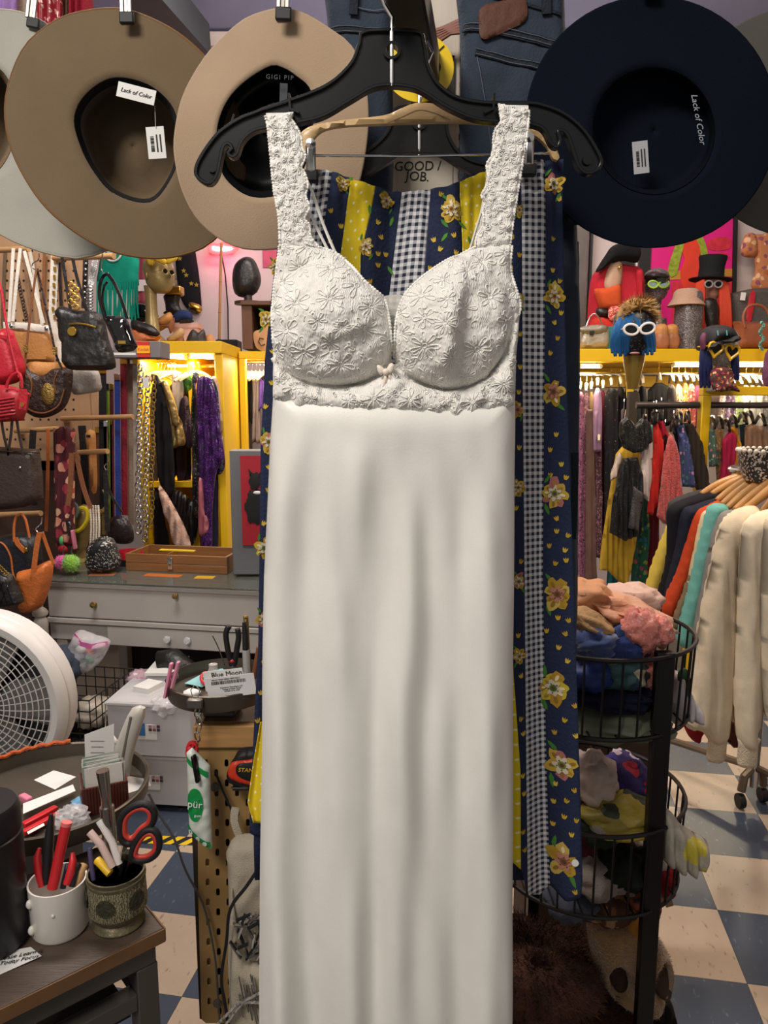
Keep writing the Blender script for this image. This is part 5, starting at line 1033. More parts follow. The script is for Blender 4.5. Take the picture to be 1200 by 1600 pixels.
led('tube light under the top board of the bay beside the dress', P(380, 555, 5.25), P(430, 556, 5.25), None, 6)
dk = thing('dark_umbrella', 'folded black umbrella and gear standing in the dark gap between the bays', 'umbrella', P(360, 760, 5.6)); puff('canopy', m_blk, [(352,600),(360,592),(366,610),(364,650),(358,690),(350,680),(348,640)], 5.6, dk, h=.05, k=6, step=6); tubes([(358,690),(362,730),(366,800),(366,945)], 5.6, 1.4, m_blk, dk, 'tip')
gp = one(MB().tube([P(372, 548, 5.9), P(376, 640, 5.9), Vector((P(376, 640, 5.9).x, 5.9, 0))], .02, 8), 'green_pole', mat('green_paint', '#1f6b4a'), 'dark green pole in the gap between the yellow bays', 'pole')
dc = one(MB().box(P(358, 548, 6.0), (.17, .2, .16)), 'black_speaker', m_rubber, 'black box fixed above the gap between the yellow bays', 'box', bevel=.01)
hp = one(MB().box((P(362, 700, 6.1).x, 6.1, .9), (.34, .03, 1.75)), 'door_panel', mat('dim_door', '#6b5c50', rough=.7), 'dim brown panel at the back of the gap between bays', 'panel')
# ---------------------------------------------------------------- grey desk and what stands on it
def PZ(px, py, z):
    a = P(px, py, 1.); d = a - Vector((0, 0, CAM_H)); t = (z-CAM_H)/d.z; return Vector((d.x*t, d.y*t, z))
m_gp = mat('grey_desk_paint', '#a8a29b', rough=.45, var=.06, vscale=4, bump=.05, bscale=20)
LF = P(62, 905, 3.12); ZD = LF.z
dk = thing('drawer_desk', 'grey painted wooden desk with long drawers and glass top left of the dress', 'desk', (LF.x, LF.y, 0), None, GA)
DW = 1.45
def db(name, x0, x1, y0, y1, z0, z1, m=None, par=None, bevel=.004): return MB().box(((x0+x1)/2, (y0+y1)/2, (z0+z1)/2), (x1-x0, y1-y0, z1-z0)).build(name, m or m_gp, par or dk, world=False, bevel=bevel)
db('case', .02, DW, .02, .6, .56, ZD-.03); db('top', -.005, DW+.01, -.005, .62, ZD-.03, ZD-.008); db('glass_top', -.01, DW+.015, -.012, .62, ZD-.007, ZD, mat('desk_glass', '#a8aca4', rough=.05, var=0, trans=.85), bevel=.001)
d1 = db('drawer', .03, DW-.02, .002, .02, .668, .812); d2 = db('drawer', .30, DW-.02, .004, .02, .552, .636); db('rail', .02, DW, .0, .02, .64, .664)
def knob(par, x, z, m, r=.014):
    MB().lathe([(r*.5, 0), (r*.45, .01), (r, .018), (r*.9, .026), (0, .028)], (x, .002, z), 14, Matrix.Rotation(PI/2, 3, 'X')).build('knob', m, par, world=False)
knob(d1, .255, .735, m_brass); knob(d1, .63, .79, m_brass, .012); m_gl = mat('glass_knob', '#e8e8ea', rough=.05, var=0, trans=.5)
knob(d2, .585, .60, m_gl, .015); knob(d2, .675, .60, m_gl, .015)
for x in (.04, DW-.06): db('leg', x, x+.05, .03, .08, 0, .56); db('leg', x, x+.05, .53, .58, 0, .56)
db('underdesk_shade', .05, DW-.05, .585, .6, .05, .56, mat('dark_underdesk', '#2b2622', rough=.9))  # dark sheet added for the shade in the open space under the desk
fp = P(64, 975, 3.02)
tp = thing('turned_post', 'grey turned wooden post with ball finial at the left end of the desk', 'post', (fp.x, fp.y, 0)); zb = fp.z
MB().lathe([(.028, 0), (.028, zb-.02), (.03, zb), (.026, zb+.02), (.018, zb+.03), (.03, zb+.04), (.032, zb+.052), (.026, zb+.062), (.012, zb+.075), (.014, zb+.085), (.016, zb+.095), (.012, zb+.11), (.003, zb+.118)], (fp.x, fp.y, 0), 16).build('turned_shaft', m_gp, tp)
def dz(px, dY): # point on desk top
    q = PZ(px, 890, ZD); q2 = P(px, 880, dY); return Vector((q2.x, dY, ZD))
# cattle-head jewelry stand
js = thing('horned_jewelry_stand', 'gold horned animal-head jewelry stand on the desk', 'jewelry stand', dz(130, 3.42)); Yj = 3.42
puff('head', m_goldp, [(118,800),(130,788),(142,795),(146,815),(140,840),(132,862),(122,862),(116,835)], Yj, js, h=.04, k=10, step=4)
for pts in ([(116,802),(104,795),(100,778),(103,760)], [(146,802),(162,798),(168,782),(160,765)]):
    q = catmull(pts, 4, False); MB().tube([P(x, y, Yj) for x, y in q], [.016*(1-.85*i/len(q)) for i in range(len(q))], 8).build('horn', m_goldp, js, sharp=180)
MB().lathe([(.05, 0), (.05, .02), (.02, .03), (.02, .07)], dz(128, Yj), 16).build('base', m_goldp, js)
for i, (x, y, c, lab) in enumerate(((123, 812, '#c9b520', 'mustard yellow headband on the jewelry stand'), (108, 800, '#5d6660', 'grey headband on the left horn of the jewelry stand'))):
    one(MB().tube([P(x+dx, y+dy, Yj-.06-.02*i) for dx, dy in circ(20 if i == 0 else 15, 20, 12, .5)], .010, 6, True), 'headband', fab(c, 'band_'+c), lab, 'headband', 'headbands')
for i in range(4):
    n = thing('pearl_necklace', 'strand of pearls on the stand, %s from the left' % ['first', 'second', 'third', 'fourth'][i], 'necklace', P(146, 850, Yj-.07), 'pearl necklaces'); mb = MB()
    for k in range(24):
        t = k/23; mb.ell(P(141+i*4.2+1.5*math.sin(t*3), 791+60*t, Yj-.065-.006*math.sin(t*PI)), (.0055, .0055, .0055), 6, 5)
    tag(mb.build('pearls', mat('pearl', '#ddd2c0', rough=.25, var=.05), n), kind='stuff')
m_blob = lambda c: mat('pom_'+c, c, rough=1, bump=1., bscale=130, var=.25, vscale=60, sheen=.6)
def pom(label, x, y, Y, r, c, s):
    o = thing('pompom_keychain', label, 'keychain', P(x, y+r, Y), 'pompom keychains'); k = mpp(x, y, Y)*r; mb = MB(); mb.ell(P(x, y, Y), (k*.9, k*.9, k*.9), 14, 10); R = random.Random(s)
    for i in range(260):
        v = Vector((R.gauss(0, 1), R.gauss(0, 1), R.gauss(0, 1))).normalized(); p = P(x, y, Y); a = v.orthogonal().normalized()*k*.05; mb.add([p+v*k*.8-a, p+v*k*.8+a, p+v*k*R.uniform(1.02, 1.15)], [(0, 1, 2)])
    tag(mb.build('pompom', m_blob(c), o, fix=False), kind='stuff'); MB().tube([P(x, y-r, Y), P(x+2, y-r-12, Y+.02)], .003, 6).build('loop', m_rubber, o)
pom('bright pink pompom keychain at the desk edge', 98, 879, 3.22, 13, '#e0459a', 1); pom('lime green pompom keychain right of the pink pompom', 111, 880, 3.2, 15, '#7db32c', 2)
o = thing('green_ball_charm', 'smooth mint green ball charm above the pink pompom', 'charm', P(99, 852, 3.3)); MB().ell(P(99, 843, 3.3), (.028, .028, .03), 14, 10).build('ball', mat('mint_ball', '#52b56a', rough=.5), o); MB().tube([P(102, 835, 3.29), P(104, 812, 3.33)], .008, 6).build('strap', m_blk, o)
o = thing('plastic_keyring', 'clear red and black keyring pieces beside the green ball', 'keyring', P(118, 865, 3.28)); MB().beam(P(113, 828, 3.28), P(118, 858, 3.28), .028, .012).build('plastic_tube', mat('pink_clear', '#b56a7c', rough=.15, var=.2), o, bevel=.004); MB().ell(P(98, 858, 3.27), (.022, .012, .018), 10, 8).build('red_bead', mat('red_clear', '#a0242c', rough=.15), o); MB().beam(P(106, 812, 3.28), P(110, 836, 3.28), .03, .01).build('black_strap', m_blk, o)
MB().tube([P(105+x, 820+y, 3.275) for x, y in circ(5, 10)], .004, 6, True).build('ring', m_silver, o)
sq = thing('sequin_bag', 'small black sequined bucket bag on the desk', 'handbag', dz(160, 3.25)); m_sq = spark('#0e0d10', 'black_sparkle', '#b8b4ae', 240, .14)
puff('bag_body', m_sq, [(135,868),(140,850),(150,842),(160,838),(175,842),(184,862),(189,880),(180,892),(150,893),(136,884)], 3.25, sq, h=.06, k=14, step=4); puff('bag_opening', m_rubber, [(140,862),(146,850),(158,845),(160,858),(152,868),(142,870)], 3.20, sq, h=.012, hb=.0, k=5, step=4)
rb = thing('coiled_red_belt', 'bright red belt coiled on the desk behind the wooden box', 'belt', dz(200, 3.5)); q = dz(203, 3.42); 
for i, r in enumerate((.062, .052)): MB().loft([[q+Vector((r*math.cos(a)*s, r*.8*math.sin(a)*s, z)) for a in [k*PI/14 for k in range(28)]] for s, z in ((1, .03), (1.03, .03), (1.03, .065), (1, .065))], True, True).build('belt_coil', m_red, rb)
MB().loft([[q+Vector((.07*math.cos(a), .06*math.sin(a), z)) for a in [k*PI/12 for k in range(24)]] for z in (0, .03)]).build('box_base', m_rubber, rb)
m_bw = mat('box_wood', '#80552f', rough=.5, var=.18, vscale=6, stretch=(1, 6, 14)); a0 = PZ(197, 891, ZD)
wb = thing('wooden_case', 'open shallow wooden case with metal clasp on the desk', 'box', a0, None, GA); W, Dp, H_ = .485, .22, .078
def wbx(name, x0, x1, y0, y1, z0, z1, m=None, par=None): return MB().box(((x0+x1)/2, (y0+y1)/2, (z0+z1)/2), (x1-x0, y1-y0, z1-z0)).build(name, m or m_bw, par or wb, world=False, bevel=.0015)
wbx('front_lower', 0, W, 0, .012, 0, .036); wbx('front_upper', 0, W, .001, .012, .038, H_); wbx('back_side', 0, W, Dp-.012, Dp, 0, H_); wbx('left_side', 0, .012, .0125, Dp-.0125, 0, H_); wbx('right_side', W-.012, W, .0125, Dp-.0125, 0, H_); wbx('bottom', .012, W-.012, .012, Dp-.012, 0, .008); wbx('divider', .15, .156, .0125, Dp-.0125, .008, .06)
cp_ = wbx('clasp', .205, .228, -.006, 0, .012, .066, m_chrome); MB().lathe([(0, 0), (.006, 0), (.006, .004), (0, .004)], (.216, -.006, .035), 12, Matrix.Rotation(PI/2, 3, 'X')).build('clasp_stud', m_brass, cp_, world=False)
pc = thing('yellow_ruler', 'yellow ruler lying across the wooden case', 'ruler', a0+Vector((.14, .05, H_)), None, GA); MB().box((.08, .02, .003), (.17, .024, .005)).build('ruler_body', mat('ruler_yellow', '#e0bc20', rough=.4), pc, world=False)
for i, (x, y, w, c, lab) in enumerate(((255, 899, 60, '#b4602c', 'orange card lying flat on the desk top in front of the case'), (320, 902, 30, '#c49a28', 'yellow card lying flat on the desk top right of the orange card'), (160, 897, 40, '#a8673f', 'copper colored card flat on the desk under the sequined bag'))):
    q = PZ(x, y, ZD+.0006); one(MB().box(q, (w*.0028, .05, .0012), Matrix.Rotation(GA+.1*i, 3, 'Z')), 'flat_card', mat('card_'+c, c, rough=.25), lab, 'card', 'cards on the desk')
# standing grey cabinet with a red poster
gc = thing('grey_display_panel', 'upright grey panel with a red picture of black furry shapes on the desk', 'panel', dz(395, 3.2)); mg = mat('slate_grey', '#66686a', rough=.5, var=.05)
box3('panel', mg, 364, 704, 470, 898, 3.16, .1, gc, .004); box3('red_picture', mat('picture_red', '#a01c2a', rough=.5, var=.06), 379, 712, 455, 852, 3.154, .006, gc)
mb = MB()
for j, (cx, cy, rx, ry) in enumerate(((398, 752, 9, 14), (398, 792, 15, 27))):
    pts = []
    for k in range(40): r = 1+.10*math.sin(k*7.3)+.06*math.sin(k*3.1); a = 2*PI*k/40; pts.append((cx+rx*r*math.cos(a), cy+ry*r*math.sin(a)))
    Puff(pts, 3.1525, h=.002, hb=.001, k=3, step=5, smooth=False).mb.build('black_shape', m_rubber, gc)
for pts in ([(390,745),(388,732),(396,742)], [(402,742),(410,735),(408,748)]): Puff(pts, 3.1525, h=.002, hb=.001, k=2, step=4, smooth=False).mb.build('black_shape', m_rubber, gc)
MB().ell(P(402, 770, 3.15), (.018, .004, .008), 10, 6).build('white_ruff', m_white, gc)
# ---------------------------------------------------------------- under the desk
m_wire = mat('dark_wire', '#3a3733', rough=.4, metal=.8, var=0)
wq = PZ(70, 1195, .33)
wk = thing('wire_basket', 'square dark wire basket full of clothes under the desk', 'basket', (P(120, 1190, 2.85).x, 2.85, P(120, 1195, 2.85).z), None, GA)
bw, bd, bh = .36, .34, .36
for i in range(9):
    z = bh*i/8
    MB().tube([(-bw/2, -bd/2, z), (bw/2, -bd/2, z), (bw/2, bd/2, z), (-bw/2, bd/2, z)], .0028 if i else .004, 5, True).build('hoop_wire', m_wire, wk, world=False)
for i in range(9):
    x = -bw/2+bw*i/8
    for y in (-bd/2, bd/2): MB().tube([(x, y, 0), (x, y, bh)], .0022, 5).build('upright_wire', m_wire, wk, world=False)
for i in range(1, 8):
    y = -bd/2+bd*i/8
    for x in (-bw/2, bw/2): MB().tube([(x, y, 0), (x, y, bh)], .0022, 5).build('upright_wire', m_wire, wk, world=False)
bc = wk.location
bx2 = one(MB().box((bc.x, bc.y, bc.z/2-.002), (.42, .40, bc.z-.004)), 'cardboard_carton', mat('cardboard', '#9a7650', rough=.85, var=.1), 'brown cardboard carton under the wire basket', 'box', bevel=.004)
for i, (dx, dy, dz_, r, c, lab) in enumerate(((-.06, -.04, .09, .1, '#1b2130', 'navy cloth bundle low in the wire basket'), (.07, -.05, .08, .09, '#1c1a1c', 'black cloth bundle at the right of the wire basket'), (-.05, -.03, .24, .09, '#2c3648', 'slate blue cloth bundle near the top of the wire basket'), (.08, .0, .23, .085, '#b4aa9c', 'beige cloth bundle near the top right of the wire basket'), (.0, .08, .15, .1, '#4a2c28', 'dark red cloth bundle at the back of the wire basket'))):
    one(blob(bc+Vector((dx, dy, dz_)), (r, r*.9, r*.75), i, .25, 2.5, fold=.12), 'cloth_bundle', fab(c, 'bundle_'+c), lab, 'cloth', 'clothes in the wire basket', sharp=180)
zp = thing('zip_bag', 'clear plastic zip bag with pink top and small toys on the wire basket', 'plastic bag', P(130, 1052, 2.83)); m_plas = mat('clear_plastic', '#e8e4e6', rough=.12, var=0, alpha=.35, bump=.8, bscale=30)
z_ = Puff([(100,1040),(108,1010),(122,985),(150,992),(172,1002),(160,1030),(140,1048),(118,1052)], 2.83, h=.06, hb=.04, k=14, step=5, dfn=lambda x, y: .015*noise.noise(Vector((x/8, y/8, 1)))); z_.mb.build('plastic_film', m_plas, zp, sharp=50)
MB().ribbon([z_.at(x, y, .002) for x, y in ((122, 987), (136, 998), (152, 1002), (171, 1003))], .02, .002, (0, 0, 1)).build('pink_strip', mat('pink_zip', '#d06aa8', rough=.4), zp)
for i, (x, y, c) in enumerate(((126, 1015, '#c9c2c4'), (140, 1030, '#3a8a6a'), (128, 1036, '#3a4a8a'), (142, 1018, '#b84a30'), (118, 1030, '#d8d0cc'), (150, 1010, '#8a7aa0'))): MB().ell(P(x, y, 2.81), (.022, .016, .016), 10, 6, Matrix.Rotation(i, 3, 'Y')).build('toy', mat('toy_'+c, c, rough=.5), zp)
jn = one(blob(P(96, 1036, 2.8), (.09, .1, .07), 9, .2, 2., fold=.1), 'dark_denim_bundle', m_den, 'dark denim jeans bundled beside the fan', 'cloth', sharp=180)
m_bin = mat('clear_bin', '#d8d6d8', rough=.18, var=.03, alpha=.62); m_sticker = mat('sticker_blue', '#3a6aa0', rough=.5)
def cbin(label, x0, x1, y0, y1, Y, lid=True):
    a = P(x0, y1, Y); b = P(x1, y0, Y); w = b.x-a.x; h_ = b.z-a.z; o = thing('plastic_bin', label, 'storage bin', ((a.x+b.x)/2, Y+.15, a.z), 'clear bins', GA*.6); mb = MB(); d_ = .3; t = .006
    mb.box((0, -d_/2, h_/2), (w, t, h_)); mb.box((0, d_/2, h_/2), (w, t, h_)); mb.box((-w/2, 0, h_/2), (t, d_, h_)); mb.box((w/2, 0, h_/2), (t, d_, h_)); mb.box((0, 0, t/2), (w, d_, t)); mb.build('tub', m_bin, o, world=False)
    MB().box((0, 0, h_-.008), (w+.02, d_+.02, .014)).build('rim', m_bin, o, world=False, bevel=.004)
    s = MB().box((-w*.02, -d_/2-.004, h_*.45), (.075, .002, .06)).build('sticker', m_white, o, world=False); MB().box((-w*.02-.022, -d_/2-.006, h_*.5), (.026, .002, .05)).build('sticker_blue', m_sticker, s, world=False)
    for i in range(6): MB().box((-w*.02+.012+.016*(i % 3), -d_/2-.0062, h_*.5+.014*(i//3)), (.012, .002, .01)).build('colour_swatch', mat('swatch_%d' % i, ['#4a2b35', '#8a4a50', '#3a3a44', '#a8707a', '#c0a0a4', '#59343c'][i], var=0), s, world=False)
    return o
cbin('upper clear plastic storage bin in front of the desk', 176, 304, 1098, 1180, 2.68); cbin('lower clear plastic storage bin standing on the floor', 178, 312, 1180, 1256, 2.70)
for i, (dx, c, lab) in enumerate(((-.07, '#b8b2b4', 'pale cloth inside the upper clear bin, left'), (.07, '#c8c2b8', 'cream cloth inside the upper clear bin, right'))): one(blob(P(240, 1150, 2.83)+Vector((dx, 0, 0)), (.06, .09, .06), 20+i, .2, 2.5, fold=.1), 'bin_cloth', fab(c, 'bin_'+c), lab, 'cloth', 'cloth in the clear bins', sharp=180)
wbq = thing('white_tray_box', 'white box lid lying on the upper clear bin', 'box', P(225, 1098, 2.78)); MB().box(P(225, 1090, 2.80), (.13, .2, .025), Matrix.Rotation(-.5, 3, 'Z')).build('lid', m_white, wbq, bevel=.003); 
pk = thing('paper_stack', 'stack of white papers on the white box lid', 'papers', P(232, 1078, 2.82)); MB().box(P(232, 1074, 2.82), (.075, .09, .03), Matrix.Rotation(-.4, 3, 'Z')).build('sheets', m_white, pk)
one(blob(P(262, 1100, 2.7), (.055, .06, .04), 31, .3, 3, fold=.2), 'crumpled_film', m_plas, 'crumpled clear plastic film on the upper bin', 'plastic film', sharp=60)
pb_ = thing('pale_bin', 'pale storage tub standing behind the clear bins under the desk', 'storage bin', P(255, 1110, 3.0)); MB().box(P(262, 1072, 3.0), (.12, .2, .16)).build('tub', m_bin, pb_, bevel=.01); MB().box(P(262, 1040, 3.0), (.13, .21, .012)).build('rim', m_white, pb_)
one(blob(P(222, 1058, 2.98), (.06, .06, .028), 33, .3, 3, fold=.15), 'pink_cloth', printed('pink_print', '#a8909a', ['#c05a70', '#d8c8cc', '#8a6a80'], 40, .4), 'pink printed cloth heap behind the wire basket', 'cloth', sharp=180)
one(MB().tube([P(305, 1060, 2.95), P(270, 1030, 3.0), P(250, 1035, 3.0)], .05, 10), 'black_bag_roll', m_blk, 'black rolled bag in the dark under the desk', 'bag', sharp=180)
# ---------------------------------------------------------------- round fan
fc = P(-12, 1082, 1.95); fy = math.radians(-4)
fn_ = thing('round_fan', 'white round floor fan with wire grille at the left edge', 'fan', (fc.x, fc.y, fc.z-.245), None, fy); m_fan = mat('fan_white', '#d6d2ce', rough=.4, var=.03)
RF = .232; fz = .245
def fring(r, y, t, n=48, name='grille_ring', m=None): return MB().tube([(r*math.cos(2*PI*k/n), y, fz+r*math.sin(2*PI*k/n)) for k in range(n)], t, 6, True).build(name, m or m_fan, fn_, world=False, sharp=180)
for i in range(13): r = .03+i*(RF-.045)/12.5; fring(r, -.075-.022*(1-(r/RF)**2), .0017)
for k in range(40):
    a = 2*PI*k/40; MB().tube([(r*math.cos(a+.12*(r/RF)), -.074-.022*(1-(r/RF)**2), fz+r*math.sin(a+.12*(r/RF))) for r in (.028, .09, .15, RF-.014)], .0014, 4).build('grille_spoke', m_fan, fn_, world=False)
pr_ = [(RF-.018, -.085), (RF, -.088), (RF+.012, -.075), (RF+.015, -.055), (RF+.009, -.05), (RF+.016, -.042), (RF+.012, .0), (RF-.01, .01), (RF-.014, -.02), (RF-.016, -.06)]
MB().loft([[(r*math.cos(2*PI*k/48), y, fz+r*math.sin(2*PI*k/48)) for k in range(48)] for r, y in pr_], True, True).build('housing', m_fan, fn_, world=False, sharp=50)
MB().lathe([(0, -.1), (.024, -.1), (.03, -.09), (.03, -.07), (0, -.07)], (0, 0, fz), 20, Matrix.Rotation(PI/2, 3, 'X') @ Matrix.Scale(-1, 3, (0, 0, 1))).build('hub', m_fan, fn_, world=False)
for k in range(5):
    a = 2*PI*k/5; R = Matrix.Rotation(-a, 3, 'Y')
    MB().grid(lambda u, v: R @ Vector((.03+.17*u, -.035+.03*(v-.5), (v-.5)*(.07+.07*u)))+Vector((0, 0, fz)), 5, 5).build('blade', mat('fan_blade', '#6f6c6a', rough=.4), fn_, world=False, sharp=180, solid=.003)
MB().loft([[(RF*.97*math.cos(2*PI*k/36), y, fz+RF*.97*math.sin(2*PI*k/36)) for k in range(36)] for y in (.002, .006)]).build('interior_shade', mat('fan_dark', '#2e2c2b', rough=.6), fn_, world=False)  # solid dark disc, paints the shaded inside of the fan
MB().box((0, 0, .012), (.36, .2, .024)).build('foot', m_fan, fn_, world=False, bevel=.008)
fst = one(MB().box((fc.x-.02, fc.y+.02, (fc.z-.245)/2), (.34, .3, fc.z-.247)), 'fan_crate', mat('dark_crate', '#2d2a29', rough=.8), 'dark crate under the round fan', 'crate', bevel=.006)
# ---------------------------------------------------------------- small table at lower left
ZT = .735
m_tt = mat('table_laminate', '#4a3d33', rough=.45, var=.25, vscale=5, bump=.1, bscale=30, stretch=(1.5, 9, 1)); m_edge = mat('table_edge', '#6b4a2c', rough=.6, var=.15, vscale=20); m_stl = mat('grey_steel', '#4c4843', rough=.45, metal=.3, var=.05)
A = PZ(257, 1450, ZT); Fd = (PZ(0, 1576, ZT)-A); Fd.z = 0; Fd.normalize(); ang = math.atan2(Fd.y, Fd.x)
Bd = Vector((-Fd.y, Fd.x, 0)); 
if Bd.y < 0: Bd = -Bd
sg = 1 if (Fd.x*Bd.y-Fd.y*Bd.x) > 0 else -1
tb = thing('work_table', 'small dark wood-topped steel table at the lower left', 'table', (A.x, A.y, 0))
def obx(name, u0, u1, v0, v1, z0, z1, m, par=None, bevel=.002):   # u along the front edge, v to the back
    mb = MB(); pts = [A*1+Fd*u+Bd*v for u, v in ((u0, v0), (u1, v0), (u1, v1), (u0, v1))]
    mb.add([Vector((p.x, p.y, z)) for z in (z0, z1) for p in pts], [(3, 2, 1, 0), (4, 5, 6, 7), (0, 1, 5, 4), (1, 2, 6, 5), (2, 3, 7, 6), (3, 0, 4, 7)]); return mb.build(name, m, par or tb, bevel=bevel)
TD = .30
obx('table_top', .001, .80, .001, TD, ZT-.022, ZT, m_tt); obx('edge_band', 0, .80, -.002, .0005, ZT-.024, ZT-.0005, m_edge, bevel=.0005); obx('edge_band', -.002, .0005, 0, TD, ZT-.024, ZT-.0005, m_edge, bevel=.0005)
obx('apron', .012, .79, .010, .045, ZT-.062, ZT-.024, m_stl); obx('apron', .010, .045, .046, TD-.02, ZT-.062, ZT-.024, m_stl); obx('apron', .012, .79, TD-.05, TD-.015, ZT-.062, ZT-.024, m_stl)
obx('lower_rail', .046, .79, .012, .042, ZT-.135, ZT-.105, m_stl); obx('lower_rail', .014, .042, .046, TD-.02, ZT-.135, ZT-.105, m_stl)
for u in (.010, .755):
    for v in (.010, TD-.05): obx('leg', u, u+.036, v, v+.036, 0, ZT-.0625, m_stl)
obx('shelf_board', .046, .755, .046, TD-.055, ZT-.17, ZT-.155, mat('dark_shelf', '#26221f', rough=.7))
tape = one(MB().grid(lambda u, v: A+Fd*(.36+.08*u)+Bd*(.02-.035*v if v > .5 else .02*(1-2*v)+.002)*1+Vector((0, 0, .0012-(.05*(v-.5) if v > .5 else 0)))-Bd*.006, 4, 6), 'clear_tape', mat('old_tape', '#a8925a', rough=.3, alpha=.6), 'old clear tape strip stuck on the front edge of the table', 'tape', solid=.0006)
# mug with pens
def cup(name, label, cat, px, py, rpx, hpx, m, prof=None):
    c = PZ(px, py, ZT); k = mpp(px, py, c.y)*1.0; return thing(name, label, cat, c), c, k*rpx
m_mug = mat('white_glaze', '#d8d2ca', rough=.22, var=.02)
mo, mc, mr = cup('white_mug', 'white ceramic mug holding red pens and pliers', 'mug', 95, 1450, 43, 0, m_mug); mh = .088
MB().lathe([(0, .001), (mr*.9, .001), (mr*.97, .006), (mr, mh), (mr*.94, mh), (mr*.9, .01), (0, .008)], mc, 32).build('mug_body', m_mug, mo)
for t in ((-2.35, .068), (-2.35, .022)): MB().ell(mc+Vector((mr*math.cos(t[0]+.05), mr*math.sin(t[0]+.05), t[1])), (.006, .006, .008), 10, 8).build('handle_stump', m_mug, mo)
MB().ell(mc+Vector((mr*math.cos(-1.35), mr*math.sin(-1.35), .055)), (.003, .002, .003), 8, 6).build('glaze_chip', m_mug, mo)
def stick(name, label, cat, pts, Y, r, m, group=None, tip=None, n=10, cap=None):
    o = thing(name, label, cat, P(pts[0][0], pts[0][1], Y[0]), group); q = [P(x, y, Y[0]+(Y[1]-Y[0])*i/(len(pts)-1)) for i, (x, y) in enumerate(pts)]
    MB().tube(q, r, n).build('shaft', m, o, sharp=50)
    if cap: MB().tube([q[-1]+(q[-1]-q[-2]).normalized()*.0, q[-1]+(q[-1]-q[-2]).normalized()*cap[0]], cap[1], n).build('cap', cap[2], o)
    return o
y0 = mc.y; inm = lambda d: (mc.y+d, mc.y+d+.02)
m_rpl = mat('red_plastic', '#c2222a', rough=.35, var=.03); m_bpl = m_blackpl
mk = stick('red_marker', 'red marker with yellow dots standing in the white mug', 'marker', [(82,1388),(92,1340),(103,1290)], inm(-.008), .0085, m_rpl, cap=(.006, .0088, mat('pink_cap', '#d86a6a')))
stick('black_tool_handle', 'black curved tool handle in the white mug', 'tool', [(72,1380),(74,1340),(77,1300),(80,1272)], inm(.004), [.007, .008, .0065, .003], m_rubber)
stick('red_plier_handle', 'red curved plier handle leaning at the left of the white mug', 'pliers', [(66,1385),(60,1360),(58,1340),(62,1325)], inm(0), [.006, .007, .006, .003], m_rpl); stick('red_plier_handle', 'red curved plier handle leaning at the right of the white mug', 'pliers', [(104,1382),(110,1365),(114,1345),(113,1332)], inm(0), [.006, .007, .006, .003], m_rpl)
stick('black_pen', 'short black pen beside the right red handle in the mug', 'pen', [(112,1385),(118,1360),(123,1350)], inm(.004), .005, m_rubber); stick('wooden_brush_handle', 'round wooden handle end at the right rim of the mug', 'brush', [(118,1385),(126,1362),(131,1352)], inm(.012), [.006, .008, .008], m_dowel); stick('grey_pen', 'thin grey pen standing behind the red marker', 'pen', [(80,1380),(81,1320),(83,1275)], inm(.018), .003, m_silver); stick('blue_pen', 'dark pen leaning in the middle of the white mug', 'pen', [(98,1388),(104,1362),(106,1350)], inm(.015), .005, mat('navy_plastic', '#252a3c', rough=.4))
# engraved tin cup
to, tc_, tr = cup('engraved_tin_cup', 'engraved bronze cup holding scissors and pens', 'cup', 186, 1440, 45, 0, m_mug); th_ = .095; m_tin = mat('pewter', '#6a624a', rough=.45, metal=.55, var=.25, vscale=30, bump=.3, bscale=80)
def etched():
    m = mat('engraved_bronze', '#8b8468', rough=.5, metal=.35, var=0); nt = m.node_tree; N = nt.nodes.new; L = nt.links.new; b = nt.nodes['Principled BSDF']
    tc = N('ShaderNodeTexCoord'); w = N('ShaderNodeTexWave'); w.inputs['Scale'].default_value = 85; w.inputs['Distortion'].default_value = 9; w.inputs['Detail'].default_value = 3; w.inputs['Detail Scale'].default_value = 2.5; L(tc.outputs['Object'], w.inputs['Vector'])
    mx = N('ShaderNodeMix'); mx.data_type = 'RGBA'; L(w.outputs[0], mx.inputs[0]); mx.inputs[6].default_value = lin('#4d4836'); mx.inputs[7].default_value = lin('#a39a7c'); L(mx.outputs[2], b.inputs['Base Color'])
    bp = N('ShaderNodeBump'); bp.inputs['Strength'].default_value = .5; bp.inputs['Distance'].default_value = .001; L(w.outputs[0], bp.inputs['Height']); L(bp.outputs[0], b.inputs['Normal']); return m
m_et = etched()
MB().lathe([(0, .001), (tr*.86, .001), (tr*.88, .004), (tr*.80, .010), (tr*.74, .014), (tr*.84, .020), (tr*.93, .026), (tr*.96, .030)], tc_, 36).build('foot', m_tin, to)
MB().lathe([(tr*.96, .030), (tr*.985, .033), (tr*.97, .06), (tr*.95, .082)], tc_, 36).build('engraved_band', m_et, to); MB().lathe([(tr*.95, .082), (tr*.98, .083), (tr*.98, .087), (tr*.94, .088), (tr*.96, th_), (tr*.90, th_), (tr*.87, .03), (0, .02)], tc_, 36).build('rim', m_tin, to)
for a in (-1.62, -.55, -2.75):
    q = tc_+Vector((tr*.972*math.cos(a), tr*.972*math.sin(a), .057)); MB().lathe([(0, 0), (.0155, 0), (.0155, .0012), (0, .0016)], q, 16, Matrix.Rotation(a+PI/2, 3, 'Z') @ Matrix.Rotation(PI/2, 3, 'X')).build('medallion', mat('dark_pewter', '#3e3d2e', rough=.5, metal=.4, bump=.5, bscale=120), to)
int_ = lambda d: (tc_.y+d, tc_.y+d+.015)
sc_ = thing('scissors', 'scissors with black and red handles in the engraved cup', 'scissors', P(195, 1350, tc_.y)); m_sred = mat('handle_red', '#b8382f', rough=.5)
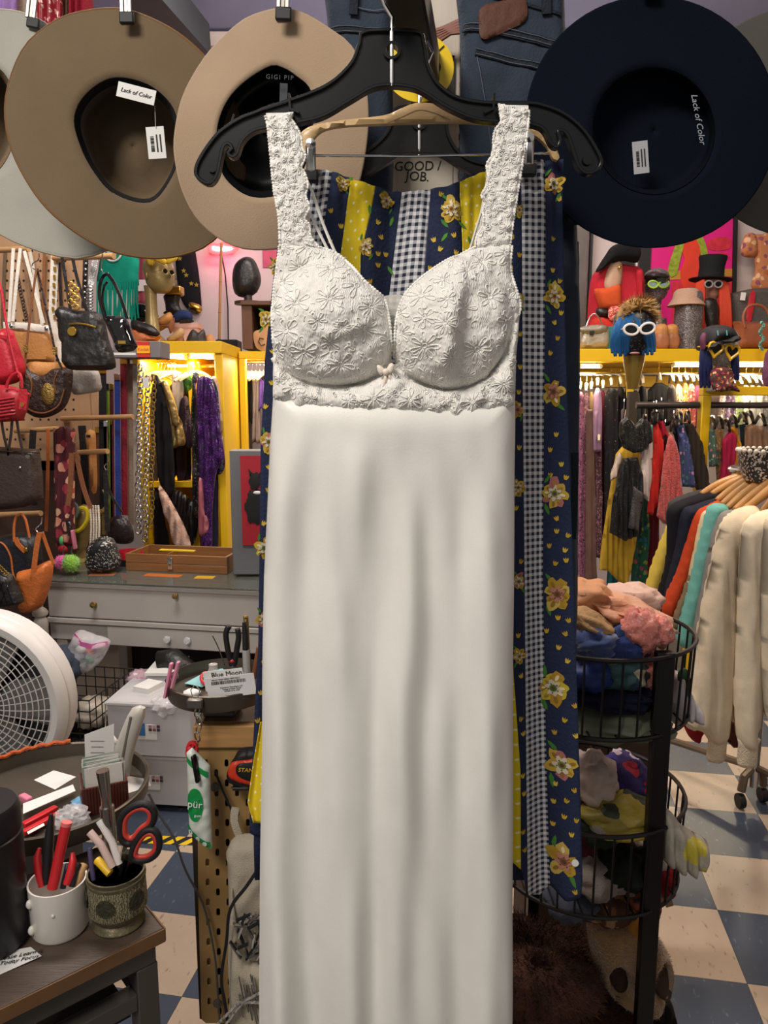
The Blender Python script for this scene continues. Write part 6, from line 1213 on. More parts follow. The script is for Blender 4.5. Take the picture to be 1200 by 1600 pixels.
def bow_(pts, r, Y):
    q = catmull(pts, 5); MB().tube([P(x, y, Y) for x, y in q], r, 8, True).build('handle', m_rubber, sc_, sharp=180)
    cx = sum(p[0] for p in pts)/len(pts); cy = sum(p[1] for p in pts)/len(pts); MB().tube([P(cx+(x-cx)*.76, cy+(y-cy)*.76, Y-.001) for x, y in q], r*.72, 8, True).build('handle_lining', m_sred, sc_, sharp=180)
bow_([(190,1310),(190,1280),(205,1262),(226,1256),(240,1266),(238,1285),(222,1298),(204,1318)], .0062, tc_.y-.015); bow_([(206,1338),(212,1318),(225,1300),(240,1297),(248,1310),(246,1330),(232,1342),(214,1344)], .006, tc_.y-.02)
for pts in ([(196,1312),(188,1350),(182,1400)], [(206,1340),(196,1360),(188,1400)]): MB().beam(P(*pts[0], tc_.y-.01), P(*pts[2], tc_.y), .012, .003).build('blade', m_chrome, sc_)
MB().lathe([(0, 0), (.004, 0), (.004, .003), (0, .003)], P(200, 1330, tc_.y-.016), 10, Matrix.Rotation(PI/2, 3, 'X')).build('pivot', m_chrome, sc_)
o = thing('silver_flashlight', 'slim silver metal torch standing in the engraved cup', 'torch', P(170, 1350, tc_.y)); MB().tube([P(174, 1350, tc_.y+.01), P(167, 1260, tc_.y+.012)], .0115, 14).build('barrel', m_silver, o); MB().tube([P(167, 1262, tc_.y+.012), P(166, 1250, tc_.y+.012), P(160, 1204, tc_.y+.012)], [.0085, .008, .0105], 14).build('head', m_silver, o)
stick('white_pen', 'white pen with pale clip leaning in the engraved cup', 'pen', [(186,1350),(175,1315),(160,1290)], int_(-.012), .006, mat('pen_white', '#d8cfc8', rough=.4), cap=(.01, .0062, m_white)); stick('pink_pen', 'pale pink pen with rough end leaning left in the engraved cup', 'pen', [(176,1355),(158,1320),(140,1300)], int_(-.02), .0062, mat('pen_pink', '#cdb0a6', rough=.4)); stick('yellow_pen', 'short yellow pen in the engraved cup', 'pen', [(172,1365),(160,1352),(152,1344)], int_(-.018), .0068, mat('pen_yellow', '#e0b41c', rough=.4)); stick('purple_pen', 'dark purple pen at the left of the engraved cup', 'pen', [(146,1375),(142,1345),(140,1325)], int_(-.01), .004, mat('pen_purple', '#4a4166', rough=.4))
# black canister and notepaper
cc = PZ(-18, 1470, ZT+.002); kr = .062
cn = thing('black_canister', 'tall black cylinder container at the lower left edge', 'container', cc); MB().lathe([(0, 0), (kr*.94, 0), (kr, .006), (kr, .185), (kr*.97, .187), (kr*.97, .19), (kr*1.0, .192), (kr*.98, .225), (kr*.9, .235), (0, .236)], cc, 40).build('canister_body', mat('matte_black', '#101014', rough=.42, var=.03), cn)
np_ = thing('note_paper', 'white paper with handwriting under the black canister', 'paper', PZ(30, 1505, ZT)); pts = [PZ(-60, 1500, ZT+.0008), PZ(48, 1480, ZT+.0008), PZ(65, 1494, ZT+.003), PZ(0, 1523, ZT+.0008), PZ(-60, 1540, ZT+.0008)]
MB().add  # noqa
mb = MB(); mb.add(pts+[p+Vector((0, 0, .0006)) for p in pts], [(0, 1, 2, 3, 4), (9, 8, 7, 6, 5)]+[(i, (i+1) % 5, 5+(i+1) % 5, 5+i) for i in range(5)]); mb.build('sheet', m_white, np_)
tM = Matrix.Translation(PZ(30, 1496, ZT+.0034)) @ Matrix.Rotation(.30, 4, 'Z'); text('handwriting', 'Please Learn it\nToday Focus', .011, tM, m_ink, np_, shear=.3)
# ---------------------------------------------------------------- round tray with desk clutter
trc = Vector((P(78, 1245, 1.41).x, 1.41, .79)); m_tray = mat('tray_metal', '#5c554a', rough=.42, metal=.6, var=.12, vscale=9)
ty = thing('round_tray_stand', 'round grey metal tray table cluttered with papers at left', 'tray table', (trc.x, trc.y, 0)); RT = .192
MB().lathe([(0, -.006), (RT*.98, -.006), (RT, 0), (RT+.004, .03), (RT+.001, .032), (RT-.004, .03), (RT-.008, .003), (0, .002)], trc, 56).build('tray', m_tray, ty); MB().lathe([(.03, -.006), (.018, -.03), (.016, -.70), (.10, -.75), (.14, -.785), (.14, -.79)], trc, 20).build('pedestal', m_stl, ty)
ZR = trc.z+.002
def flat(name, label, cat, quad, m, z=ZR, lift=.0008, mat2=None, group=None, curl=0.):
    pts = [PZ(x, y, z+lift+(curl if i in (1, 2) else 0)) for i, (x, y) in enumerate(quad)]; o = thing(name, label, cat, sum(pts, Vector())/len(pts), group); n = len(pts)
    mb = MB(); mb.add(pts+[p+Vector((0, 0, .0006)) for p in pts], [tuple(range(n-1, -1, -1)), tuple(range(n, 2*n))]+[(i, (i+1) % n, n+(i+1) % n, n+i) for i in range(n)]); mb.build('sheet', m, o); return o
flat('receipt', 'small white receipt lying in the round tray', 'receipt', [(53,1219),(84,1204),(119,1214),(86,1234)], m_white)
flat('white_card', 'white card behind the striped card holder', 'card', [(196,1212),(232,1218),(236,1228),(200,1240)], m_white)
flat('blue_card', 'light blue card under the clear plastic wrap', 'card', [(110,1252),(124,1244),(128,1258),(118,1262)], mat('card_blue', '#6aa0c4', rough=.5))
flat('barcode_strip', 'long white label strip with pink mark across the tray front', 'label strip', [(36,1256),(114,1226),(118,1236),(36,1272)], m_white, lift=.018); flat('white_note', 'small white printed note at the front rim of the tray', 'paper', [(40,1296),(66,1282),(70,1290),(44,1304)], m_white, lift=.012)
one(MB().box(PZ(40, 1248, ZR+.016), (.03, .014, .014), Matrix.Rotation(-.6, 3, 'Z')), 'pink_eraser', mat('eraser_pink', '#d67a94', rough=.7), 'pink eraser near the left of the tray', 'eraser', bevel=.003)
rp = thing('red_plastic_clips', 'pair of red plastic clips lying crossed in the tray', 'clips', PZ(62, 1285, ZR)); MB().beam(PZ(36, 1290, ZR+.012), PZ(88, 1262, ZR+.012), .014, .010).build('clip_arm', m_rpl, rp, bevel=.002); MB().beam(PZ(36, 1302, ZR+.010), PZ(92, 1272, ZR+.010), .012, .010).build('clip_arm', m_rpl, rp, bevel=.002)
one(blob(PZ(112, 1278, ZR+.02), (.03, .028, .022), 41, .3, 3, fold=.25), 'plastic_wrap', m_plas, 'crumpled clear plastic wrap in the tray', 'plastic wrap', sharp=60)
rope = one(MB().tube([trc+Vector(((RT-.004)*math.cos(a), (RT-.004)*math.sin(a), .036+.002*math.sin(a*40))) for a in [1.75+.03*k for k in range(40)]], .0045, 7), 'braided_rope', mat('orange_cord', '#c25a2a', rough=.8, bump=.6, bscale=200), 'orange braided cord lying on the back rim of the tray', 'cord')
# striped card holder
ch = thing('card_holder', 'dark red ribbed box packed with cards in the tray', 'card holder', PZ(158, 1280, ZR)); q0 = PZ(130, 1278, ZR); q1 = PZ(202, 1262, ZR); dirx = (q1-q0); dirx.z = 0; wl = dirx.length; dirx.normalize(); diry = Vector((-dirx.y, dirx.x, 0)); R3 = Matrix((dirx, diry, Vector((0, 0, 1)))).transposed(); m_crib = mat('maroon_ribbed', '#4c2019', rough=.4, var=.08)
def hb(name, x0, x1, yy0, yy1, z0, z1, m, par, bevel=0.): return MB().box(q0+R3 @ Vector(((x0+x1)/2, (yy0+yy1)/2, (z0+z1)/2)), (x1-x0, yy1-yy0, z1-z0), R3).build(name, m, par, bevel=bevel)
hb('front_wall', 0, wl, 0, .004, .001, .058, m_crib, ch); hb('back_wall', 0, wl, .07, .074, .001, .058, m_crib, ch); hb('side_wall', 0, .004, .0045, .0695, .001, .058, m_crib, ch); hb('side_wall', wl-.004, wl, .0045, .0695, .001, .058, m_crib, ch); hb('base', .005, wl-.005, .0045, .0695, .001, .004, m_crib, ch)
for i in range(int(wl/.0055)): hb('rib', i*.0055+.001, i*.0055+.004, -.0018, 0, .002, .057, m_crib, ch)
for i in range(12):
    y = .010+.0045*i; cdm = mat(['card_w', 'card_g', 'card_t'][i % 3], ['#cfcac2', '#a8a89e', '#7d8f86'][i % 3], rough=.5); c0 = q0+R3 @ Vector((wl*.5+.004*math.sin(i*2), y, .05)); one(MB().box(c0, (wl*.82, .0012, .085), R3 @ Matrix.Rotation(-.12-.012*i, 3, 'X') @ Matrix.Rotation(.05*math.sin(i*1.7), 3, 'Y')), 'upright_card', cdm, '%s upright card from the front in the maroon card holder' % ['first', 'second', 'third', 'fourth', 'fifth', 'sixth', 'seventh', 'eighth', 'ninth', 'tenth', 'eleventh', 'twelfth'][i], 'card', 'cards in the holder')
# handset, spike and papers
hs = thing('label_gun', 'pale grey plastic handset leaning in the tray behind the cards', 'handset', PZ(190, 1210, ZR)); m_hs = mat('handset_grey', '#bdb8ae', rough=.4, var=.04)
MB().loft([[P(x, y, 1.50)+Vector((w*math.cos(a), d*math.sin(a), 0)) for a in [k*PI/8 for k in range(16)]] for x, y, w, d in ((186, 1215, .022, .015), (192, 1180, .022, .016), (203, 1145, .021, .016), (213, 1118, .019, .014), (217, 1106, .014, .010), (218, 1103, .004, .003))]).build('handset_body', m_hs, hs, sharp=60); MB().beam(P(189, 1195, 1.483), P(204, 1120, 1.485), .004, .004).build('side_seam', mat('seam_grey', '#6f6a62'), hs)
sp_ = thing('bill_spike', 'thin metal bill spike holding white slips of paper', 'bill spike', PZ(165, 1215, ZR)); MB().tube([PZ(164, 1210, ZR), P(165, 1100, PZ(164, 1210, ZR).y)], .0012, 6).build('spike', m_chrome, sp_); MB().lathe([(.035, 0), (.035, .004), (0, .006)], PZ(164, 1210, ZR), 20).build('base', m_stl, sp_)
yy_ = PZ(164, 1210, ZR).y
for i, (qd, lab) in enumerate((([(132,1148),(178,1131),(178,1205),(134,1222)], 'white printed slip on the bill spike'), ([(150,1160),(188,1168),(184,1215),(150,1215)], 'second white slip behind the printed one on the bill spike'))):
    p = [P(x, y, yy_-.006+.012*i) for x, y in qd]; mb = MB(); mb.add(p+[v+Vector((0, .0006, 0)) for v in p], [(3, 2, 1, 0), (4, 5, 6, 7), (0, 1, 5, 4), (1, 2, 6, 5), (2, 3, 7, 6), (3, 0, 4, 7)]); s0 = one(mb, 'paper_slip', m_white, lab, 'paper', 'slips on the spike')
    if i == 0:
        for k in range(5): MB().box(P(152, 1158+k*9, yy_-.0075), (.03-.004*(k % 2), .0004, .0012)).build('printed_line', mat('faint_ink', '#8a8680', var=0), s0)
one(MB().tube([trc+Vector((.06, .15, .02)), trc+Vector((.055, .15, .05)), trc+Vector((.07, .15, .075)), trc+Vector((.085, .15, .05)), trc+Vector((.08, .15, .02))], .006, 8), 'white_cup_hook', m_white, 'small white plastic loop by the bill spike', 'hook', sharp=180)
# dark stool below the tray
one(MB().tube([P(x, y, 1.25) for x, y in catmull([(232,1240),(250,1275),(272,1310),(290,1360),(318,1415),(335,1490),(340,1545),(346,1640)], 12, False)], .0022, 6), 'grey_cable', mat('cable_grey', '#4d4a48', rough=.5), 'thin grey cable drooping from the tray past the tan pegboard', 'cable')
# hazard tape on the floor
a_ = PZ(232, 1318, .0008); b_ = PZ(330, 1322, .0008); hz = thing('hazard_tape', 'yellow and black hazard tape on the floor tiles', 'tape', a_); dr = (b_-a_); Lh = dr.length*1.5; dr.normalize(); nr = Vector((-dr.y, dr.x, 0)); m_hy = mat('hazard_yellow', '#d8b416', rough=.5); 
a_ = a_-dr*.15
for i in range(12):
    o0 = a_+dr*(Lh*i/12); w_ = Lh/12; sk = nr*.05+dr*.04; pts = [o0, o0+dr*w_, o0+dr*w_+sk, o0+sk]; mb = MB(); mb.add(pts+[p+Vector((0, 0, .0006)) for p in pts], [(3, 2, 1, 0), (4, 5, 6, 7), (0, 1, 5, 4), (1, 2, 6, 5), (2, 3, 7, 6), (3, 0, 4, 7)]); mb.build('yellow_stripe' if i % 2 else 'black_stripe', m_hy if i % 2 else m_rubber, hz)
# ---------------------------------------------------------------- tan pegboard cart
YC = 1.27
ct = thing('pegboard_cart', 'tan slotted pegboard cart standing left of the dress', 'cart', (P(360, 1590, YC).x, YC+.12, 0)); m_pbt = mat('cart_tan', '#9c7c4c', rough=.55, var=.07, vscale=6)
pan = [(308,1166),(500,1166),(500,1598),(322,1598),(315,1592),(310,1400)]; slots = []
for r in range(14):
    for c in range(9):
        x = 322+c*16+(r*.45); y = 1192+r*31+(15.5 if c % 2 else 0)
        if y > 1585: continue
        slots.append([(x+dx*3., y+dy*6) for dx, dy in ((-1, -.6), (-.5, -1), (.5, -1), (1, -.6), (1, .6), (.5, 1), (-.5, 1), (-1, .6))])
Puff(pan, YC, h=0, hb=0, k=1, step=22, smooth=False, holes=slots, edge=.0012).mb.build('slotted_panel', m_pbt, ct, sharp=30)
box3('slot_shade_sheet', mat('cart_dark', '#33271a', rough=.8), 312, 1170, 498, 1592, YC+.03, .01, ct); a = P(309, 1166, YC); b = P(500, 1598, YC); xa, xb = a.x, b.x+.02  # added dark sheet behind the slots, its colour stands for the shade inside
MB().box((xa+.006, YC+.14, (a.z+b.z)/2), (.012, .26, a.z-b.z)).build('side_panel', m_pbt, ct)
za = P(309, 1166, YC).z; MB().box(((xa+xb)/2, YC+.135, za+.022), (xb-xa+.01, .29, .042)).build('wooden_top', mat('raw_ply', '#a9804e', rough=.7, var=.15, vscale=12, stretch=(1, 1, 12)), ct, bevel=.002); MB().box(((xa+xb)/2, YC+.14, za+.0445), (xb-xa, .27, .002)).build('top_sheet', mat('cart_top', '#7d5c3e', rough=.5, var=.1), ct)
for x in (xa+.03, xb-.03): MB().box((x, YC+.03, b.z/2), (.03, .03, b.z-.002)).build('leg', m_stl, ct); MB().box((x, YC+.24, b.z/2), (.03, .03, b.z-.002)).build('leg', m_stl, ct)
for x, y in ((336, 1229), (340, 1566)): MB().lathe([(0, 0), (.008, 0), (.0085, .004), (.004, .006), (0, .006)], P(x, y, YC-.001), 14, Matrix.Rotation(PI/2, 3, 'X')).build('bolt_cap', mat('bolt_grey', '#55504a', rough=.4), ct)
# small round tray on the cart
tc2 = Vector((P(346, 1068, 1.32).x, 1.32, 1.062)); RS = .098; zt2 = za+.046
sy = thing('round_tray', 'small round grey metal tray on a foot on top of the tan cart', 'tray', (tc2.x, tc2.y, zt2)); MB().lathe([(0, -.004), (RS*.98, -.004), (RS, 0), (RS+.002, .026), (RS-.001, .027), (RS-.004, .003), (0, .002)], tc2, 48).build('dish', m_tray, sy); MB().box((tc2.x, tc2.y, zt2+.006), (.06, .06, .012)).build('foot', m_stl, sy, bevel=.004); MB().lathe([(.014, 0), (.012, tc2.z-zt2-.005)], (tc2.x, tc2.y, zt2), 14).build('stem', m_stl, sy)
zz2 = tc2.z+.003
o = thing('business_card', 'white Blue Moon card with barcode standing at the front of the small tray', 'card', PZ(362, 1090, zz2)); yb_ = tc2.y-RS+.016
lbl(o, 'back_card', (350, 1062), 62, 32, yb_+.01, -.12, m_white); lbl(o, 'front_card', (361, 1072), 76, 34, yb_, -.12, mat('card_paper', '#dcdad8', rough=.5))
text('lettering', 'Blue Moon', .0125, facing(P(354, 1053, yb_+.008), -.12), m_ink, o)
M = facing(P(361, 1070, yb_-.001), -.12); mb = MB(); R = random.Random(5); x = -.034
while x < .026: w_ = R.choice([.0006, .001, .0015]); mb.add([M @ Vector((x+dx, .003+dy, 0)) for dx, dy in ((0, 0), (w_, 0), (w_, .006), (0, .006))], [(0, 1, 2, 3)]); x += w_+R.choice([.0006, .001])
tag(mb.build('barcode', m_ink, o, fix=False), kind='stuff'); text('lettering', 'HELLO YOUR VIDEO HERE ONLY', .0034, M @ Matrix.Translation((-.008, .0115, 0)), m_ink, o); text('lettering', 'Downtown Moonstone, LLC\nVintage & Resale Goods\nContact us by email', .0034, M @ Matrix.Translation((.0, -.007, 0)), m_ink, o)
def tubeg(name, label, cat, pts, Y, r, m, group=None): o = thing(name, label, cat, P(*pts[0], Y), group); MB().tube([P(x, y, Y) for x, y in catmull(pts, 5, False)], r, 8).build('body', m, o, sharp=180); return o
pl = thing('black_pliers', 'small black-handled pliers standing in the small tray', 'pliers', P(365, 1050, 1.35)); 
for pts in ([(362,1040),(356,1015),(353,990),(358,978)], [(366,1040),(370,1015),(373,995),(371,982)]): MB().tube([P(x, y, 1.35) for x, y in catmull(pts, 4, False)], .0055, 8).build('handle', m_rubber, pl, sharp=180)
MB().ell(P(364, 1044, 1.35), (.011, .006, .012), 10, 8).build('joint', m_stl, pl); MB().ell(P(362, 1033, 1.348), (.008, .004, .004), 8, 6).build('red_collar', m_rpl, pl)
o = thing('felt_marker', 'grey felt marker with black cap standing in the small tray', 'marker', P(385, 1055, 1.34)); MB().tube([P(386, 1058, 1.34), P(384, 1015, 1.34)], .0068, 12).build('barrel', mat('marker_grey', '#a8a8a6', rough=.4), o); MB().tube([P(384, 1015, 1.34), P(383, 985, 1.34), P(381, 972, 1.34)], [.0062, .0058, .003], 12).build('cap', m_rubber, o)
tubeg('gold_pen', 'gold pen standing behind the felt marker', 'pen', [(388,1040),(384,962)], 1.37, .005, m_brass); tubeg('brown_pen', 'brown pen leaning against the skirt edge in the small tray', 'pen', [(396,1060),(405,1010)], 1.33, .005, m_brn); tubeg('thin_needle', 'thin dark needle tool leaning out of the small tray', 'needle', [(351,1040),(342,1014),(332,993)], 1.36, .0012, m_stl)
o = thing('glass_vial', 'small clear glass vial in the small tray', 'vial', PZ(334, 1065, zz2)); q = PZ(334, 1066, zz2); MB().lathe([(0, 0), (.011, 0), (.0115, .004), (.0115, .022), (.008, .028), (.0085, .036), (0, .037)], q, 16).build('glass', mat('vial_glass', '#e0ddd8', rough=.08, var=0, alpha=.45), o)
nt_ = flat('teal_note', 'folded pale teal paper in the small tray', 'paper', [(288,1068),(322,1050),(348,1044),(352,1052),(316,1074)], mat('teal_paper', '#86b8ba', rough=.7), z=zz2, lift=.004)
one(MB().tube([PZ(322+x, 1060+y, zz2+.012) for x, y in circ(9, 14, 8)], .003, 6, True), 'red_ring', m_rpl, 'red plastic ring beside the glass vial', 'ring')
one(blob(PZ(300, 1082, zz2+.006), (.016, .012, .006), 61, .15, 2), 'ceramic_spoon', m_white, 'small white ceramic piece at the front of the small tray', 'ornament', sharp=180)
for i, (x0, y0, x1, y1, lab) in enumerate(((258, 1090, 268, 1036, 'left half-tilted pink clothes peg on the tray rim'), (268, 1078, 279, 1034, 'right pink clothes peg on the tray rim'))):
    o = thing('clothes_peg', lab, 'clothes peg', P(x0, y0, 1.27), 'pink clothes pegs'); m_pk = mat('peg_pink', '#d688a4', rough=.45)
    for s_ in (0, 1): MB().beam(P(x0, y0, 1.265+.010*s_), P(x1, y1, 1.262+.016*s_), .009, .005).build('peg_half', m_pk, o, bevel=.001)
    MB().tube([P((x0+x1)/2+x, (y0+y1)/2+y, 1.27) for x, y in circ(5, 10)], .001, 5, True).build('spring', m_chrome, o)
o = thing('binder_clip', 'grey metal binder clip on the front rim of the small tray', 'clip', P(305, 1110, 1.23)); MB().box(P(305, 1099, tc2.y-RS-.004), (.028, .012, .018)).build('clip_body', mat('clip_grey', '#77716a', rough=.35, metal=.8), o, bevel=.003)
for s_ in (-1, 1): MB().tube([P(305+s_*4, 1090, tc2.y-RS-.008), P(305+s_*7, 1078, tc2.y-RS-.006), P(305+s_*2, 1072, tc2.y-RS-.004)], .001, 6).build('wire_handle', m_chrome, o)
mb = MB(); wc = thing('wire_chain', 'twisted chain of silver wire hooks hanging from the small tray', 'chain', P(312, 1190, 1.22))
for i in range(7): MB().tube([P(308+3*math.sin(i)+x, 1112+i*13+y, 1.222) for x, y in circ(8, 10, 3.4, .3*(-1)**i)], .0013, 5, True).build('link', m_chrome, wc)
# gum bag
gb = thing('gum_pouch', 'green and white pür gum pouch hanging from the wire chain', 'pouch', P(312, 1325, 1.21)); gz = Puff([(292,1175),(300,1168),(328,1196),(329,1240),(331,1300),(332,1325),(318,1318),(296,1298),(294,1240)], 1.21, h=.010, hb=.006, k=12, step=4, smooth=False, dfn=lambda x, y: .002*noise.noise(Vector((x/8, y/8, 3)))); gz.mb.build('pouch_body', mat('pouch_white', '#cfd6cc', rough=.4, var=.12, vscale=40), gb, sharp=180); m_gg = mat('gum_green', '#149048', rough=.4, var=.03)
def gpatch(pts, name, m, off=.0012): 
    A_ = catmull(pts, 3) if len(pts) > 6 else lins(pts, 4); V, fs = cdt(A_, 4); mb = MB(); mb.add([gz.at(x, y, off) for x, y in V], fs); return mb.build(name, m, gb, sharp=180, fix=False)
gpatch([(294,1282),(312,1302),(330,1312),(331,1323),(318,1317),(297,1297)], 'green_base', m_gg); gpatch([(293,1178),(327,1203),(327,1212),(293,1187)], 'green_stripe', m_gg); gpatch([(307+x, 1252+y) for x, y in circ(26, 16, 13)], 'green_circle', m_gg); m_gw = mat('gum_white', '#eef4ee', rough=.5, var=0)
text('lettering', 'pür', .0185, facing(gz.at(308, 1250, .004), .12), m_gw, gb); text('lettering', 'gum', .007, facing(gz.at(312, 1268, .0035), .12), m_gw, gb)
for x, y in ((300, 1295), (311, 1306), (322, 1313)): gpatch([(x+a, y+b) for a, b in circ(4.5, 10, 3.6)], 'white_badge', m_gw, .0022)
o = thing('black_bulldog_clip', 'black clip gripping the top of the gum pouch', 'clip', P(308, 1210, 1.195)); MB().beam(P(302, 1180, 1.195), P(310, 1222, 1.193), .012, .006).build('clip_body', m_blackpl, o, bevel=.002); o2 = thing('red_coil_cord', 'red coiled plastic keyring above the gum pouch', 'keyring', P(300, 1190, 1.215)); 
mb = MB(); mb.tube([P(298+5*math.cos(t*9)+2, 1162+26*t, 1.218+.006*math.sin(t*40)) for t in [k/60 for k in range(61)]], .0035, 6).build('coil', m_rpl, o2); MB().tube([P(300+x, 1175+y, 1.216) for x, y in circ(15, 16, 7)], .004, 6, True).build('ring', m_rpl, o2)
# tape measure
tm = thing('tape_measure', 'red and black STANLEY tape measure on the tan pegboard', 'tape measure', P(385, 1238, 1.2)); Puff([(359,1196),(366,1184),(374,1172),(392,1168),(412,1170),(425,1185),(427,1230),(412,1234),(358,1220)], YC-.022, h=.014, hb=.018, k=6, step=4).mb.build('case', m_rubber, tm, sharp=60)
Puff([(359,1196),(367,1190),(385,1188),(412,1186),(420,1222),(400,1228),(360,1216)], YC-.040, h=.003, hb=.002, k=4, step=4).mb.build('red_shell', mat('measure_red', '#cf3a1e', rough=.4), tm, sharp=60); Puff([(370,1196),(385,1192),(412,1192),(414,1216),(398,1222),(372,1212)], YC-.0435, h=.002, hb=.001, k=4, step=4).mb.build('label_plate', m_rubber, tm, sharp=60)
text('lettering', 'STANLEY', .0105, facing(P(372, 1203, YC-.0470), .05), mat('stanley_yellow', '#e8b81c', var=0), tm, align='LEFT', shear=.15); MB().box(P(385, 1230, YC-.03), (.048, .012, .007)).build('tape_blade', mat('tape_dark', '#22201f', rough=.5), tm); MB().box(P(374, 1231, YC-.037), (.03, .002, .003)).build('tape_tip', m_silver, tm)
# canvas bag with clips
cb = thing('canvas_pouch', 'pale canvas bag of metal clips hanging on the cart beside the dress', 'bag', P(390, 1600, 1.2)); m_cv = fab('#b3a996', 'canvas', bump=.4, bscale=500)
Puff([(354,1330),(362,1312),(372,1304),(400,1302),(440,1304),(440,1345),(440,1640),(362,1640),(356,1500),(358,1400)], 1.215, h=.025, hb=.02, k=16, step=7, smooth=False, dfn=lambda x, y: .005*noise.noise(Vector((x/16, y/22, 2)))).mb.build('bag_back', m_cv, cb, sharp=180)
Puff([(362,1392),(366,1420),(376,1470),(392,1502),(440,1510),(440,1640),(364,1640),(360,1520)], 1.185, h=.02, hb=.01, k=12, step=7, dfn=lambda x, y: .004*noise.noise(Vector((x/14, y/20, 7)))).mb.build('front_pocket', m_cv, cb, sharp=180)
ribs([(374,1306),(366,1282),(368,1262)], 1.22, 12, m_cv, cb, 'strap'); MB().tube([P(336, 1205, 1.25), P(350, 1240, 1.245), P(363, 1268, 1.24), P(366, 1282, 1.235), P(361, 1278, 1.235)], .0022, 6).build('hook', m_rubber, cb)
R = random.Random(3)
for i in range(26):
    x, y = R.uniform(366, 412), R.uniform(1432, 1492); a = R.uniform(0, PI); L_ = R.uniform(8, 16)
    one(MB().beam(P(x-L_*math.cos(a), y-L_*math.sin(a), 1.172-.004*(i % 4)), P(x+L_*math.cos(a), y+L_*math.sin(a), 1.170-.004*(i % 4)), .006, .003), 'metal_hair_clip', m_chrome if i % 3 else m_rubber, 'metal hair clip in the upper pocket of the canvas bag', 'hair clip', 'hair clips in the upper pocket')
for i in range(16):
    x, y = R.uniform(376, 410), R.uniform(1540, 1590); one(MB().beam(P(x-3, y-18, 1.158-.003*(i % 3)), P(x+4, y+18, 1.157-.003*(i % 3)), .003, .002), 'metal_pin', m_chrome, 'thin metal pin in the lower pocket of the canvas bag', 'pin', 'pins in the lower pocket')
one(MB().tube([P(x, y, 1.16) for x, y in catmull([(420,1330),(405,1355),(385,1385),(360,1420),(354,1470),(346,1530),(352,1570),(362,1640)], 10, False)], .003, 6), 'black_cable', m_rubber, 'black cable looping down in front of the canvas bag', 'cable')
for i in range(2): one(MB().tube([P(335+i*14, 1606, 1.15), P(370+i*10, 1570-i*4, 1.15), P(420, 1545+i*22, 1.15)], .0028, 6), 'twisted_cable', mat('twist_cable', '#2a2826', rough=.5, col2='#b0aca4', vscale=260), '%s black and white twisted cable crossing the canvas bag bottom' % ['upper', 'lower'][i], 'cable', 'twisted cables')
# yellow dotted corner of the skirt showing left of the dress
def yc(u, v):
    x0 = np.interp(v, [0, .4, .8, 1], [407, 396, 387, 396]); x = x0+(412-x0)*u; return x, 1128+158*v
MB().grid(lambda u, v: P(yc(u, v)[0], yc(u, v)[1], YS-.03+.006*math.sin(u*5)), 8, 30, lambda u, v: (u*.02, v*.135)).build('polka_dot_panel', m_dots, skt, sharp=180, solid=.0008)
# ---------------------------------------------------------------- right: lit yellow shelf, racks, mannequins
YR = 5.3
sh = thing('wall_shelf', 'long yellow wall shelf with bracket above the back clothes rail on the right', 'shelf', (P(1050, 900, YR).x, YR, P(1050, 560, YR).z)); xa, xb = P(880, 560, YR).x, P(1290, 560, YR).x; zs0, zs1 = P(1050, 565, YR).z, P(1050, 545, YR).z
ubox('shelf_board', xa, xb, YR, YR+.95, zs0, zs1, m_yel, sh); ubox('rear_cleat', xa, xb, YR+.93, YR+.97, zs0-.16, zs0-.001, m_yel, sh)
for x in (984,): MB().loft([[P(x+dx, y, YR+.1)+Vector((0, dy, 0)) for dx, dy in ((-w, -.03), (w, -.03), (w, .03), (-w, .03))] for y, w in ((566, 6), (585, 5), (600, 4.2), (622, 3))]).build('bracket', m_yel, sh)
rr = thing('back_clothes_rail', 'chrome clothes rail under the yellow wall shelf', 'rail', P(1050, 585, YR+.15)); MB().tube([P(885, 584, YR+.15), P(1290, 586, YR+.15)], .016, 10).build('pipe', m_chrome, rr)
for x in (890, 1280): MB().beam(P(x, 584, YR+.15), Vector((P(x, 584, YR+.15).x, YR+.15, zs0)), .02, .02).build('drop', m_chrome, rr)
led('warm tube light at the left end of the right wall shelf', P(906, 572, YR+.06), P(938, 572, YR+.06), None, 5); led('bright tube light in the middle of the right wall shelf', P(1052, 570, YR+.06), P(1096, 570, YR+.06), None, 9); led('bright tube light at the right end of the right wall shelf', P(1148, 570, YR+.06), P(1196, 570, YR+.06), None, 9)
ZW = zs1
def onW(px, Y): q = P(px, 560, Y); return Vector((q.x, Y, ZW))
ORD = ['first', 'second', 'third', 'fourth', 'fifth', 'sixth', 'seventh', 'eighth', 'ninth', 'tenth', 'eleventh', 'twelfth', 'thirteenth', 'fourteenth', 'fifteenth', 'sixteenth', 'seventeenth', 'eighteenth', 'nineteenth', 'twentieth', 'twenty-first', 'twenty-second', 'twenty-third', 'twenty-fourth']
def garment(name, label, cat, out, Y, m, h=.035, k=6, group=None, step=5, seed=0, amp=.012, smooth=True, fy=(5., 40.)):
    o = thing(name, label, cat, P(sum(p[0] for p in out)/len(out), max(p[1] for p in out), Y), group)
    y00 = min(p[1] for p in out)
    Puff(out, Y, h=h, hb=h, k=k, step=step, smooth=smooth, dfn=lambda x, y: amp*sm(0, 40, y-y00)*math.sin(x*(5.5/fy[0])/1.4+2.2*noise.noise(Vector((seed, y/70., Y))))+amp*.9*noise.noise(Vector((x/fy[0], y/fy[1], seed+Y)))).mb.build('cloth', m, o, sharp=180); return o
